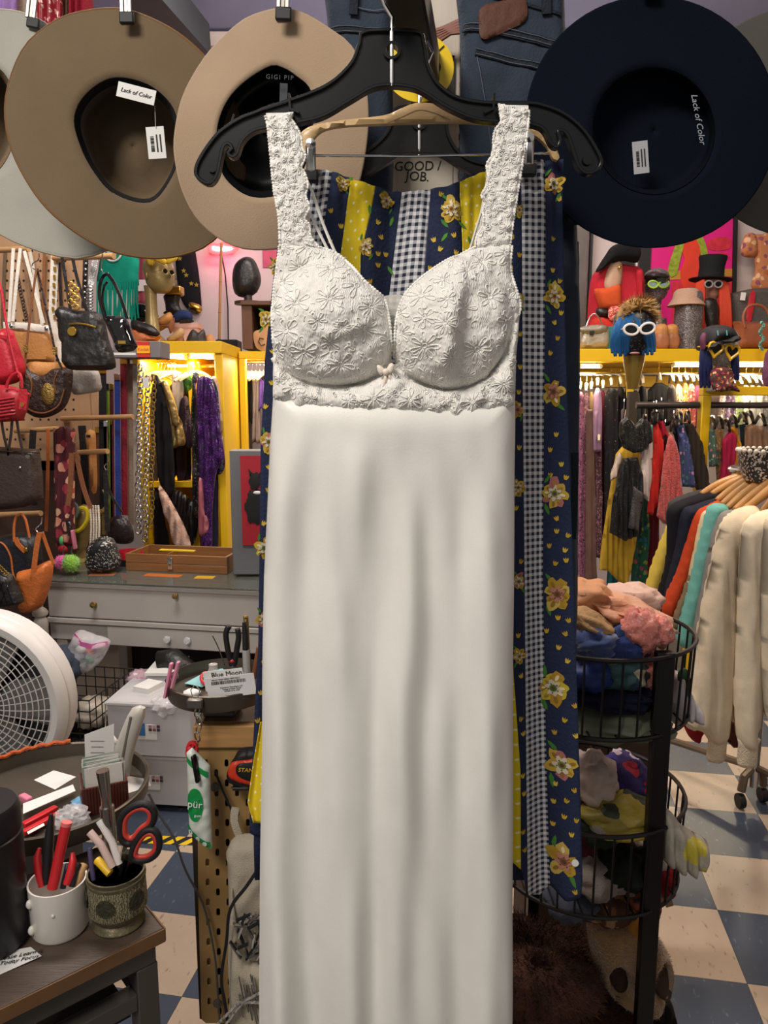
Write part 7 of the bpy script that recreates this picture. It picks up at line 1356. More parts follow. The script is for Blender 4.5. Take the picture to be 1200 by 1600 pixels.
def strip_g(x0, x1, y0, y1, sl=4): return [(x0+(x1-x0)*.35, y0), (x0+(x1-x0)*.65, y0), (x1-1, y0+sl*1.4), (x1, y0+sl*4), (x1+1, (y0+y1)/2), (x1, y1), ((x0+x1)/2, y1+2), (x0, y1), (x0, (y0+y1)/2), (x0+.5, y0+sl*3)]
# back rail garments: x0, x1, y0, y1, colour spec, label
BK = [(900, 913, 612, 985, printed('mauve_print', '#8f5a72', ['#6a2a48', '#c47a94', '#3f2238'], 60, .4), 'mauve ruffled dress hanging next to the denim on the back rail'), (911, 921, 614, 905, printed('plum_print', '#6d4a58', ['#a8707a', '#3a2440', '#b8906a'], 70, .45), 'plum patterned dress on the back rail'), (919, 929, 612, 960, fab('#a3845f', 'sand_satin'), 'sand colored satin dress on the back rail'), (927, 940, 606, 705, fab('#a884a0', 'lilac_satin'), 'lilac draped top on the back rail'), (930, 941, 690, 870, printed('paisley', '#5a3a44', ['#b07a84', '#2a2440', '#8a6a50'], 80, .45), 'paisley skirt with striped hem below the lilac top'), (937, 947, 610, 880, fab('#4e1220', 'burgundy_crepe'), 'burgundy dress on the back rail'), (944, 966, 606, 885, printed('dot_black', '#100d10', ['#a05a50', '#8a8a60', '#3f7a60', '#b09a70', '#6a4a70'], 38, .13), 'black dress with scattered colored dots on the back rail'), (962, 976, 604, 820, fab('#15121a', 'ink_crepe'), 'ink black dress left of the yellow bracket'), (974, 986, 606, 760, fab('#0f0d11', 'black_crepe'), 'plain black dress behind the yellow bracket'), (986, 1000, 610, 720, fab('#17151a', 'charcoal_crepe'), 'charcoal dress right of the yellow bracket'), (996, 1010, 603, 660, fab('#1b181b', 'soft_black'), 'soft black blouse on the back rail'), (1012, 1046, 598, 665, fab('#121114', 'black_knit'), 'wide black jacket on the back rail'), (1042, 1056, 600, 660, fab('#3a332f', 'brown_tweed'), 'brown tweed jacket on the back rail'), (1054, 1066, 600, 665, printed('cream_print', '#b89a7a', ['#6a4a30', '#d8c8a8', '#8a5a3a'], 60, .4), 'cream printed blouse on the back rail'), (1064, 1076, 598, 668, printed('gold_print', '#c98a3a', ['#e8c06a', '#7a3a20', '#d8d0b8'], 60, .4), 'golden printed blouse on the back rail'), (1074, 1086, 600, 668, printed('coral_print', '#c05a4a', ['#e8a08a', '#8a2a30', '#e0d0c0'], 60, .4), 'coral printed blouse on the back rail'), (1084, 1096, 602, 668, fab('#8a3a5a', 'raspberry'), 'raspberry blouse beside the yellow post'), (1124, 1136, 604, 662, printed('sand_print', '#b0a090', ['#d8d0c0', '#a05a4a', '#4a4a5a'], 60, .4), 'sand printed blouse just right of the yellow post on the back rail'), (1134, 1148, 603, 662, printed('purple_print', '#8a6a8a', ['#d0b0c0', '#5a3a6a', '#d8d8d8'], 60, .4), 'purple and white printed blouse on the back rail'), (1146, 1160, 604, 668, printed('leaf_print', '#8fa070', ['#c8d080', '#4a6a3a', '#d8d8b0'], 50, .4), 'green leaf-print blouse on the back rail'), (1158, 1172, 602, 668, fab('#d6d0c4', 'ivory_a'), 'first ivory blouse right of the leaf print'), (1170, 1182, 602, 668, fab('#cfc8bb', 'ivory_b'), 'second ivory blouse right of the leaf print'), (1180, 1192, 603, 668, fab('#dcd7cd', 'ivory_c'), 'third ivory blouse right of the leaf print'), (1190, 1206, 604, 668, printed('grey_print', '#a8a8a0', ['#5a5a60', '#d8d8d4', '#8a7a6a'], 60, .4), 'grey printed blouse at the right end of the back rail')]
g0 = None
for i, (x0, x1, y0, y1, m, lab) in enumerate(BK):
    garment('hanging_dress' if y1 > 720 else 'hanging_blouse', lab, 'dress' if y1 > 720 else 'blouse', strip_g(x0, x1, y0, y1), YR+.10+.06*(i % 3), m, .03, 4, 'clothes on the back rail', 3, i, .014, False)
    lb_ = '%s slim hanger from the left on the back rail' % ORD[i]
    if g0 is None: g0 = whanger(lb_, (x0+x1)/2, y0-14, YR+.15, .34, 1.3, 'slim hangers on the back rail', mat('pale_hanger', '#b8aa90', rough=.4), name='slim_hanger')
    else: dup(g0, P((x0+x1)/2, y0-6, YR+.15), 1.3, lb_)
# front yellow frame and rack
YF = 4.15
fr_ = thing('rack_frame', 'yellow painted wooden rack frame in front of the back rail', 'rack', (P(1100, 700, YF).x, YF, 0)); x0 = P(1093, 700, YF).x; x1 = P(1107, 700, YF).x; xe = P(1300, 700, YF).x; zt_ = P(1100, 604, YF).z
ubox('post', x0, x1, YF, YF+.06, 0, zt_-.05, m_yel, fr_); ubox('top_beam', x0, xe, YF, YF+.06, zt_-.049, zt_, m_yel, fr_); ubox('post', xe-.05, xe, YF, YF+.06, 0, zt_-.05, m_yel, fr_)
MB().tube([P(994, 633, YF+.03), P(1092, 633, YF+.03)], .02, 12).build('cross_rail', mat('dull_steel', '#5c5450', rough=.35, metal=.8), fr_); MB().tube([P(1108, 633, YF+.03), P(1290, 634, YF+.03)], .018, 12).build('cross_rail', mat('dull_steel'), fr_)
FG = [([(968,660),(980,650),(992,664),(1004,652),(1016,660),(1018,690),(1004,706),(990,708),(974,700),(967,680)], spark('#0f0e0f', 'black_bead', '#6a644c', 260, .06), 'black beaded bra top with gold straps on the front rail', 'top', 3.95), ([(978,690),(1000,700),(1000,760),(992,860),(980,915),(966,908),(950,892),(936,890),(940,850),(952,770),(962,710)], fab('#b8942e', 'mustard_knit'), 'mustard yellow knit dress with long sleeve on the front rail', 'dress', 4.12), ([(954,740),(964,712),(970,706),(972,716),(964,745),(954,752)], fab('#cbb6a4', 'pale_cuff'), 'pale blush sleeve showing beside the mustard dress', 'garment', 4.02), ([(972,716),(996,714),(1004,740),(1004,790),(1000,836),(976,845),(952,832),(958,780),(966,740)], spark('#0c0b0d', 'black_skirt_bead', '#5a5650', 220, .03), 'black beaded skirt in front of the mustard dress', 'skirt', 3.98), ([(1002,672),(1012,666),(1019,690),(1018,740),(1014,784),(1004,776),(992,768),(990,755),(999,745),(1006,700)], fab('#c4b4ae', 'white_shirt'), 'off-white shirt left of the red jacket', 'shirt', 4.0), ([(1016,664),(1024,662),(1028,690),(1022,740),(1014,760),(1016,700)], fab('#6aa890', 'mint_satin'), 'mint green satin top behind the red jacket', 'top', 4.1), ([(1020,664),(1028,660),(1034,680),(1036,720),(1028,780),(1020,806),(1011,802),(1014,760),(1022,700)], fab('#c02a26', 'scarlet_wool'), 'scarlet jacket on the front rail', 'jacket', 4.05), ([(1028,658),(1036,656),(1044,680),(1040,700),(1032,690)], fab('#a81c34', 'ruby_satin'), 'ruby red satin blouse right of the scarlet jacket', 'blouse', 4.1), ([(1034,690),(1042,700),(1040,770),(1030,800),(1026,760)], fab('#241a20', 'dark_plum'), 'dark plum jacket between the red garments', 'jacket', 4.12), ([(1046,676),(1056,690),(1064,730),(1066,790),(1056,822),(1036,818),(1026,806),(1032,760),(1038,710)], mat('coral_fleece', '#b84a46', rough=1, bump=1., bscale=110, var=.2, vscale=50, sheen=.5), 'coral fuzzy sweater on the front rail', 'sweater', 3.98), ([(1050,668),(1060,666),(1068,690),(1070,740),(1064,740),(1058,700)], fab('#16141a', 'black_blazer_b'), 'black blazer behind the coral sweater', 'jacket', 4.12), ([(1056,664),(1068,662),(1076,690),(1084,740),(1086,762),(1062,760),(1062,700)], printed('blue_floral', '#39456f', ['#c07a9a', '#4a7a5a', '#6a6aa8', '#d8a0b0'], 34, .3), 'blue floral dress right of the coral sweater', 'dress', 4.06), ([(1066,660),(1082,662),(1096,690),(1104,730),(1110,772),(1088,766),(1078,730),(1072,690)], fab('#2e261f', 'dark_olive'), 'dark olive blazer left of the yellow post', 'jacket', 4.08), ([(1108,672),(1116,668),(1122,700),(1122,728),(1108,730),(1107,700)], printed('green_floral', '#3a5244', ['#b06a7a', '#8a9a80', '#c0a0a0'], 50, .35), 'green floral dress right of the yellow post', 'dress', 4.06), ([(1120,670),(1128,668),(1132,700),(1128,740),(1120,750),(1118,700)], printed('amber_floral', '#8a6a3a', ['#c08a3a', '#4a4a6a', '#a06a50'], 50, .4), 'amber and violet printed dress on the front rail', 'dress', 4.1), ([(1128,690),(1140,672),(1150,680),(1150,710),(1140,750),(1124,755),(1128,720)], fab('#8f1438', 'magenta_velvet'), 'magenta jacket with dark floral lining on the front rail', 'jacket', 4.03), ([(1140,668),(1150,666),(1158,700),(1160,735),(1150,738),(1148,690)], fab('#c07f22', 'amber_knit'), 'amber orange cardigan on the front rail', 'cardigan', 4.07), ([(1156,664),(1164,662),(1168,690),(1164,720),(1158,700)], fab('#1d2c30', 'deep_teal'), 'deep teal shirt right of the amber cardigan', 'shirt', 4.12), ([(1164,668),(1176,660),(1188,672),(1190,700),(1176,710),(1164,705)], leather('mocha_suede', '#7a5a42', .7), 'mocha suede jacket on the front rail', 'jacket', 4.04), ([(1182,668),(1194,664),(1206,690),(1206,712),(1190,710),(1186,690)], leather('taupe_suede', '#8a6c54', .7), 'taupe suede jacket at the right end of the front rail', 'jacket', 4.08)]
h1 = None
for i, (out, m, lab, cat, Y) in enumerate(FG):
    garment({'top': 'beaded_camisole', 'garment': 'blush_cardigan'}.get(cat, 'hanging_'+cat), lab, cat, out, Y, m, .022, 4, 'clothes on the front rail', 2.6, i*3, .012, False)
    x = sum(p[0] for p in out[:2])/2; lb_ = '%s dark hanger from the left on the front rail' % ORD[i]
    if i in (1, 2, 3): continue
    if h1 is None: h1 = whanger(lb_, x, out[0][1]-16, YF+.03, .36, 1.25, 'dark hangers on the front rail', m_blackpl, name='dark_hanger')
    else: dup(h1, P(x, min(out[0][1], out[1][1])-6, YF+.03), 1.25, lb_)
LO = [([(1000,655),(1008,655),(1012,785),(1016,830),(1008,920),(1000,960),(984,950),(988,860)], printed('jungle', '#1f5a44', ['#2a7a9a', '#8a9a3a', '#a04a5a', '#1a3a5a'], 30, .4), 'green and blue jungle-print dress low behind the beaded skirt', 'dress', 4.3), ([(958,760),(966,760),(966,885),(962,960),(945,960)], fab('#14525a', 'teal_velvet'), 'teal velvet hem below the mustard dress', 'dress', 4.32), ([(1016,655),(1024,655),(1030,810),(1030,900),(1012,950),(1004,900)], fab('#5a1420', 'oxblood'), 'oxblood dress low behind the round rack', 'dress', 4.34), ([(990,760),(1004,770),(998,830),(982,825)], mat('grey_fur', '#4c4848', rough=1, bump=1., bscale=120, var=.3), 'grey fur trim below the off-white shirt', 'fur', 3.94), ([(916,640),(926,640),(932,880),(936,960),(914,965)], fab('#6a4f46', 'cocoa_lace'), 'cocoa lace hem at the bottom of the back rail', 'dress', 5.2)]
for i, (out, m, lab, cat, Y) in enumerate(LO): garment('hanging_'+cat, lab, cat, out, Y, m, .025, 4, 'clothes on the front rail', 2.6, 50+i, .012, False)
# --- shelf display
m_glit = spark('#4a4546', 'glitter_grey', '#cfc8c8', 420, .2, .35, .6); m_skin = mat('mannequin_skin', '#a8876f', rough=.5)
o = thing('torso_mannequin', 'mannequin torso in red blazer and orange corset on the right shelf', 'mannequin', onW(958, 5.65)); Y = 5.65
puff('blazer', fab('#a81f2e', 'red_blazer'), [(926,430),(942,416),(960,412),(985,414),(1002,420),(1007,440),(1005,480),(1000,545),(918,545),(918,500),(920,460)], Y+.05, o, h=.10, k=16, step=6); puff('neck_chest', m_skin, [(944,446),(950,420),(962,408),(972,412),(970,446),(952,458)], Y-.06, o, h=.03, k=8, step=5)
puff('corset', fab('#b84a22', 'orange_corset'), [(929,452),(946,450),(968,444),(970,480),(962,485),(940,484),(933,470)], Y-.07, o, h=.05, k=8, step=5); puff('belt', m_blk, [(932,482),(952,484),(954,496),(934,494)], Y-.10, o, h=.03, k=5, step=4); puff('skirt', fab('#b02c20', 'red_skirt'), [(925,500),(955,496),(965,500),(965,545),(922,545)], Y-.09, o, h=.05, k=8, step=6); puff('sleeve', fab('#a81f2e', 'red_blazer'), [(994,422),(1003,420),(1007,440),(1005,470),(998,470),(994,440)], Y-.06, o, h=.03, k=5, step=5); MB().ell(P(968, 418, Y-.11), (.012, .01, .012), 8, 6).build('earring', m_gold, o)
fl_ = thing('flower_brooch', 'sparkling red sequin flower at the waist of the torso mannequin', 'brooch', P(961, 500, 5.5))
for i in range(9): a = i*2*PI/9; MB().ell(P(961+6*math.cos(a), 490+7*math.sin(a), 5.5), (.024, .012, .03), 8, 6, Matrix.Rotation(-a, 3, 'Y')).build('petal', spark('#c0382e', 'red_sparkle', '#ffb0a0', 200, .35), fl_)
o = thing('black_wig', 'black feathered hat above the torso mannequin, under the black felt hat', 'hat', P(960, 420, 5.6)); puff('feathers', fab('#0d0d10', 'black_feather', bump=1.), [(930,425),(945,400),(958,384),(985,378),(1000,390),(996,410),(975,408),(955,412),(940,422)], 5.58, o, h=.08, k=12, step=5)
o = thing('silver_clutch', 'pale silver quilted clutch bag with dark clasp on the right shelf', 'handbag', onW(930, 5.4)); puff('bag_body', mat('silver_leather', '#b3aa98', rough=.35, metal=.4, bump=.5, bscale=40), [(904,520),(912,510),(945,508),(951,520),(950,540),(944,545),(904,545)], 5.45, o, h=.06, k=8, step=5); puff('flap', mat('silver_leather_dark', '#8a8272', rough=.4, metal=.4), [(904,512),(946,508),(948,517),(926,522),(904,518)], 5.385, o, h=.01, k=4, step=4); MB().box(P(925, 520, 5.37), (.03, .015, .03)).build('clasp', m_rubber, o, bevel=.005); tubes([(916,510),(922,495),(930,490),(938,500),(942,510)], 5.42, 1., m_silver, o, 'handle')
one(MB().box(onW(956, 5.52)+Vector((0, 0, .09)), (.10, .1, .16)), 'teal_box', mat('teal_card', '#1f7470', rough=.6), 'teal box beside the silver clutch on the right shelf', 'box', bevel=.004)
def busthead(name, label, px, ybase, ychin, s, Y, m, yaw=0., z0=None, neck=True):
    b = onW(px, Y) if z0 is None else z0; o = thing(name, label, 'mannequin head', b); c = P(px, ychin, Y); head(o, c, s, m, yaw=yaw, neck=neck)
    h_ = c.z-.55*s-b.z
    if h_ > .01 and neck: MB().lathe([(s*.42, 0), (s*.40, .02), (s*.32, h_*.5), (s*.27, h_)], b, 20).build('neck_column', m, o, sharp=60)
    return o
o = busthead('glitter_mannequin_head', 'grey glitter mannequin head with lime green cat-eye glasses on the right shelf', 1024, 505, 470, .24, 5.75, m_glit, -.2); glasses(o, P(1029, 444, 5.60), .062, mat('lime_frame', '#9ac23a', rough=.35), mat('mirror_lens', '#c8d8d0', rough=.05, metal=.9, var=0), -.15, 'cat')
o = thing('leather_beret', 'black leather cap on the grey glitter mannequin head', 'hat', P(1026, 437, 5.7)); puff('cap_body', m_blk, [(1007,436),(1010,428),(1022,424),(1038,428),(1044,436),(1030,440)], 5.66, o, h=.08, k=8, step=4); puff('peak', m_pat, [(1026,436),(1044,434),(1046,438),(1034,441)], 5.56, o, h=.02, k=3, step=4)
o = thing('tan_platform_shoes', 'tan leather platform shoe standing left on the right shelf', 'shoe', onW(1034, 5.45), 'tan platform shoes'); 
puff('upper', m_tan, [(1024,512),(1032,506),(1042,508),(1044,518),(1042,530),(1024,532)], 5.45, o, h=.04, k=6, step=4); puff('platform', mat('caramel', '#9a6240', rough=.5), [(1023,522),(1034,519),(1044,524),(1043,545),(1023,545)], 5.44, o, h=.05, k=5, step=4)
o2 = dup(o, P(1050, 545, 5.5)-P(1034, 545, 5.45)+o.location, 0, 'tan leather platform shoe standing right on the right shelf')
o = thing('glitter_column_head', 'glittering grey faceless mannequin column wearing a bucket hat', 'mannequin head', onW(1072, 5.6)); b = onW(1072, 5.6); MB().lathe([(.10, 0), (.10, .3), (.098, .36), (.085, .42), (.05, .45), (.01, .46)], b, 24).build('column', m_glit, o)
o = thing('bucket_hat', 'pink-beige knitted bucket hat on the glitter column', 'hat', P(1072, 480, 5.6)); q = P(1072, 478, 5.6); MB().lathe([(.135, 0), (.13, .005), (.10, .05), (.092, .10), (.07, .118), (0, .122)], q, 28).build('hat_body', mat('blush_knit', '#b08e78', rough=.9, bump=.8, bscale=120), o, sharp=60)
def locks(o, m, L_, Y, r=.013):
    for x0, y0, x1, y1 in L_: q = catmull([(x0, y0), ((x0*.35+x1*.65), y0+(y1-y0)*.3), (x1, y0+(y1-y0)*.7), (x1+.6, y1)], 6, False); MB().tube([P(x, y, Y-.03*math.sin(PI*min(1, i/len(q)*1.3))) for i, (x, y) in enumerate(q)], [r*(1-.55*(i/len(q))**3) for i in range(len(q))], 6, flat=.7).build('hair_lock', m, o, sharp=180)
o = busthead('red_wig_head', 'pale mannequin head with long orange-red hair under the top hat', 1112, 530, 466, .22, 5.85, mat('pale_skin', '#b98a78', rough=.5)); glasses(o, P(1115, 444, 5.70), .058, mat('grey_frame', '#8f8a8a', rough=.3), m_dark); m_rw = mat('orange_wig', '#d2401c', rough=.5, var=.25, vscale=60, stretch=(30, 30, 1), bump=.5, bscale=120)
locks(o, m_rw, [(1100-i*2, 438+i, 1099-i*3., 545) for i in range(6)]+[(1126+i*2, 438+i, 1127+i*3., 545) for i in range(6)], 5.74, .02)
puff('scarf', m_blk, [(1100,470),(1118,468),(1124,490),(1116,515),(1104,510)], 5.70, o, h=.03, k=6, step=5); puff('hair', m_rw, [(1084,515),(1112,510),(1140,512),(1146,545),(1082,545)], 5.72, o, h=.06, k=10, step=6)
o = thing('top_hat', 'tall black top hat on the orange-haired mannequin head', 'hat', P(1112, 440, 5.82)); q = P(1110, 438, 5.82); MB().lathe([(.155, .0), (.158, .006), (.10, .012), (.092, .03), (.09, .10), (.102, .17), (.10, .175), (0, .176)], q, 32, Matrix.Rotation(.06, 3, 'Y')).build('hat_body', fab('#141519', 'silk_black'), o, sharp=50)
o = thing('framed_poster', 'bright pink framed poster of a figure with long green hair on the back wall', 'poster', P(1085, 520, 6.22)); Yp = 6.24
def pp(pts, name, m, y, smooth=True): return Puff(pts, y, h=.0, hb=.0, k=1, step=8, smooth=smooth, edge=.002).mb.build(name, m, o, sharp=30)
pp([(1000,300),(1146,340),(1143,520),(1000,520)], 'picture', mat('poster_pink', '#d8187c', rough=.5, var=.05), Yp, False); pp([(1000,425),(1144,420),(1144,432),(1000,440)], 'horizon_band', mat('poster_gold', '#b8802a', var=.1), Yp-.005, False)
for pts in ([(1105,378),(1125,370),(1142,374),(1140,388),(1120,392),(1106,388)], [(1110,400),(1130,394),(1140,402),(1124,410)]): pp(pts, 'cloud', mat('poster_red', '#c8283c', var=.2, vscale=30), Yp-.005)
pp([(1050,440),(1144,436),(1144,515),(1050,515)], 'red_ground', mat('poster_red'), Yp-.004, False); pp([(1066,372),(1078,366),(1092,372),(1096,390),(1091,405),(1097,425),(1094,445),(1087,466),(1075,466),(1066,445),(1063,425),(1070,405),(1064,390)], 'figure', mat('poster_orange', '#d83a22', var=.08), Yp-.008); 
for pts in ([(1078,358),(1064,368),(1052,392),(1043,428),(1056,430),(1064,400),(1071,374)], [(1080,358),(1095,366),(1105,390),(1105,418),(1096,412),(1093,385)]): pp(pts, 'green_hair', mat('poster_green', '#8a9a28', var=.3, vscale=40), Yp-.011)
for a, b in (((1000, 298), (1149, 338)), ((1149, 336), (1145, 524)), ((1000, 522), (1146, 522))): MB().beam(P(*a, Yp-.01), P(*b, Yp-.01), .03, .03).build('frame_bar', m_rubber, o)
o = thing('grey_wall_panel', 'grey framed panel on the wall right beside the denim', 'panel', P(912, 545, 6.2)); box3('panel', mat('panel_grey', '#5b5450', rough=.6, var=.15, vscale=6), 890, 330, 920, 545, 6.2, .03, o); box3('frame_bar', m_rubber, 920, 330, 925, 545, 6.18, .05, o)
one(MB().tube([P(995, 388, 6.0), P(995, 548, 6.0)], .018, 8), 'steel_pole', m_silver, 'slim steel pole behind the torso mannequin', 'pole'); one(MB().box((P(985, 450, 6.24).x+.02, 6.24, P(985, 450, 6.24).z), (.26, .03, .9)), 'dark_wall_board', mat('board_dark', '#1d1a1c', rough=.7), 'dark board on the wall behind the torso mannequin', 'board')
o = thing('floral_shirt', 'orange floral shirt hanging on the wall at the right edge', 'shirt', P(1185, 455, 6.15)); m_of = printed('orange_floral', '#b8764a', ['#c0502a', '#d8b08a', '#8a4a5a', '#a86a3a'], 22, .45); puff('shirt_body', m_of, [(1176,372),(1190,366),(1230,366),(1230,455),(1176,452),(1180,420)], 6.15, o, h=.04, k=8, step=6); puff('sleeve', m_of, [(1164,368),(1180,366),(1186,392),(1180,402),(1158,398)], 6.14, o, h=.04, k=7, step=6)
o = thing('monogram_tote', 'large grey patterned tote bag at the right end of the shelf', 'handbag', onW(1180, 5.75)); puff('bag_body', printed('monogram', '#4c4644', ['#6a625e', '#3a3434'], 120, .3), [(1142,458),(1170,452),(1215,448),(1215,545),(1146,545)], 5.78, o, h=.08, k=8, step=7, smooth=False); puff('red_stripe', m_red, [(1172,458),(1180,458),(1174,500),(1166,500)], 5.69, o, h=.005, k=3, step=5); lbl(o, 'price_tag', (1161, 463), 8, 12, 5.68, .1, m_white)
o = thing('tan_handbag', 'tan leather handbag with round handle in front of the grey tote', 'handbag', onW(1180, 5.5)); puff('bag_body', leather('saddle_tan', '#8f5236', .45), [(1146,502),(1200,503),(1215,503),(1215,545),(1148,545)], 5.52, o, h=.07, k=8, step=6, smooth=False); tubes([(1164,512),(1161,495),(1168,480),(1182,476),(1196,482),(1203,496)], 5.45, 2.2, leather('saddle_tan', '#8f5236'), o, 'handle')
o = thing('turquoise_necklace', 'turquoise beaded necklace hanging at the right edge above the shelf', 'necklace', P(1194, 545, 5.2)); mb = MB()
for i in range(14): mb.ell(P(1190+3*math.sin(i), 504+i*3.2, 5.2), (.012, .012, .012), 6, 5)
tag(mb.build('beads', spark('#5a7a74', 'turquoise', '#7fe0c8', 200, .3), o), kind='stuff'); 
garment('mauve_scarf', 'mauve scarf hanging below the turquoise necklace', 'scarf', [(1196,552),(1210,548),(1212,600),(1192,598)], 5.15, fab('#6a3f5c', 'mauve_silk'))

# blue wig head
o = busthead('blue_wig_head', 'black mannequin head with blue bob wig and white cat-eye glasses', 989, 590, 556, .30, 4.45, spark('#0b0b0e', 'black_glitter', '#8a96a0', 300, .05), z0=P(989, 592, 4.45), neck=False); m_bw2 = mat('blue_wig', '#125f9e', rough=.45, var=.3, vscale=50, stretch=(30, 30, 1), bump=.5, bscale=120)
locks(o, m_bw2, [(990-i*2.6, 488+i*.9, 981-i*4., 552+5*(i % 2)) for i in range(7)]+[(990+i*2.6, 488+i*.9, 1001+i*3.4, 550+5*(i % 2)) for i in range(7)], 4.37, .021)
glasses(o, P(999, 514, 4.26), .072, mat('white_frame', '#d8d2d4', rough=.3), m_dark, -.1, 'cat', -.06); MB().ell(P(992, 552, 4.285), (.03, .012, .008), 10, 6).build('lips', mat('lip_rose', '#9a6a6a', rough=.4), o); MB().lathe([(.03, -.06), (.045, .02), (.06, .10), (.065, .15)], P(989, 592, 4.45), 16).build('stand', mat('gold_stand', '#8a7436', rough=.35, metal=.6), o)
ps = one(MB().box((P(989, 600, 4.45).x, 4.45, P(989, 612, 4.45).z/2), (.05, .05, P(989, 612, 4.45).z)), 'mannequin_pole', mat('pole_dark', '#3a3226', rough=.5), 'slim pole carrying the blue-haired mannequin head', 'pole')
o = thing('fur_hat', 'shaggy blonde fur hat on the blue-haired mannequin head', 'hat', P(992, 505, 4.4)); fq = Puff([(963,505),(968,482),(982,468),(1000,466),(1014,474),(1021,494),(1022,506),(1008,494),(990,490),(974,498)], 4.42, h=.10, k=12, step=4, dfn=lambda x, y: .03*noise.noise(Vector((x/5, y/5, 1)))); m_fh = mat('blonde_fur', '#a5824e', rough=1, bump=1., bscale=90, var=.35, vscale=40); fq.mb.build('fur', m_fh, o, sharp=180)
mb = MB(); R = random.Random(2)
for i in range(420):
    x, y = R.uniform(964, 1021), R.uniform(466, 504)
    if not inside(fq.poly, np.array([x]), np.array([y]))[0]: continue
    p = fq.at(x, y, 0); v = Vector(((x-992)/30+R.uniform(-.6, .6), -.6, (488-y)/20+R.uniform(-.6, .6))).normalized()*.04; a = v.orthogonal().normalized()*.006; mb.add([p-a, p+a, p+v], [(0, 1, 2)])
tag(mb.build('fur_tufts', m_fh, o, fix=False), kind='stuff')
# yellow heart glasses head on the frame
zf = Vector((P(1126, 600, YF+.03).x, YF+.03, zt_)); o = busthead('silver_face_head', 'silver-faced mannequin head with yellow heart glasses on the yellow frame', 1126, 604, 573, .215, 4.12, spark('#9a948c', 'silver_face', '#e8e4dc', 300, .25, .4, .5), .25, z0=zf); glasses(o, P(1131, 547, 3.98), .075, mat('yellow_frame', '#d8a81a', rough=.3), m_dark, .1, 'heart', .15)
m_nw = mat('navy_wig', '#1e2a66', rough=.45, var=.3, vscale=50, stretch=(30, 30, 1), bump=.5, bscale=120)
locks(o, m_nw, [(1104-i, 540, 1110-i*3., 602+4*(i % 2)) for i in range(6)]+[(1144+i, 540, 1146+i*2.2, 590+4*(i % 2)) for i in range(4)], 4.08, .018)
puff('scarf', printed('wild_scarf', '#5a2a30', ['#c07a3a', '#2a5a4a', '#a83a4a', '#d8b08a'], 60, .45), [(1112,578),(1130,572),(1144,580),(1148,600),(1156,612),(1140,610),(1118,612),(1110,596)], 4.03, o, h=.03, k=8, step=3, dfn=lambda x, y: .012*noise.noise(Vector((x/4, y/4, 1))))
o = thing('baseball_cap', 'black baseball cap on the silver-faced mannequin head', 'cap', P(1125, 546, 4.05)); puff('crown', mat('cap_black', '#17171c', rough=.7, bump=.3, bscale=200), [(1094,548),(1092,530),(1100,514),(1116,508),(1134,510),(1146,524),(1142,536),(1118,538),(1102,548)], 4.08, o, h=.12, k=16, step=4); puff('visor', mat('cap_black', '#17171c'), [(1104,548),(1116,536),(1138,530),(1150,524),(1158,528),(1152,534),(1130,538),(1112,546)], 3.96, o, h=.03, k=5, step=4); puff('side_panel', mat('cap_plum', '#5c2a44', rough=.7), [(1093,530),(1098,520),(1104,522),(1102,544),(1096,548)], 3.985, o, h=.02, k=3, step=4)
for x in (1121, 1135): MB().beam(P(x, 516, 3.955), P(x+1, 524, 3.955), .006, .004).build('stitched_mark', mat('aqua_thread', '#6ab0b8'), o)
# ---------------------------------------------------------------- round rack with sweaters
cr_ = P(1215, 735, 2.75); rk = thing('round_rack', 'round spinner rack with casters carrying pale sweaters at right', 'rack', (cr_.x, cr_.y, 0))
MB().lathe([(.02, .08), (.02, cr_.z+.02)], (cr_.x, cr_.y, 0), 14).build('pole', m_chrome, rk); MB().tube([(cr_.x+.16*math.cos(a), cr_.y+.16*math.sin(a), cr_.z) for a in [k*PI/12 for k in range(24)]], .011, 8, True).build('hoop', m_chrome, rk); MB().beam((cr_.x-.16, cr_.y, cr_.z), (cr_.x+.16, cr_.y, cr_.z), .02, .02).build('spoke', m_chrome, rk)
m_rl = mat('rack_leg', '#7a6a58', rough=.4, metal=.6); cst = PZ(1156, 1262, .0); 
for q in (cst, Vector((cr_.x*2-cst.x, cr_.y*2-cst.y, 0)), Vector((cr_.x+.3, cr_.y-.4, 0)), Vector((cr_.x-.3, cr_.y+.4, 0))):
    l_ = MB().tube([(cr_.x, cr_.y, .16), (q.x*.8+cr_.x*.2, q.y*.8+cr_.y*.2, .13), (q.x, q.y, .07)], .016, 8).build('leg', m_rl, rk); MB().lathe([(0, -.012), (.028, -.012), (.03, 0), (.028, .012), (0, .012)], (q.x, q.y, .03), 18, Matrix.Rotation(PI/2, 3, 'Y')).build('caster', m_rubber, l_)
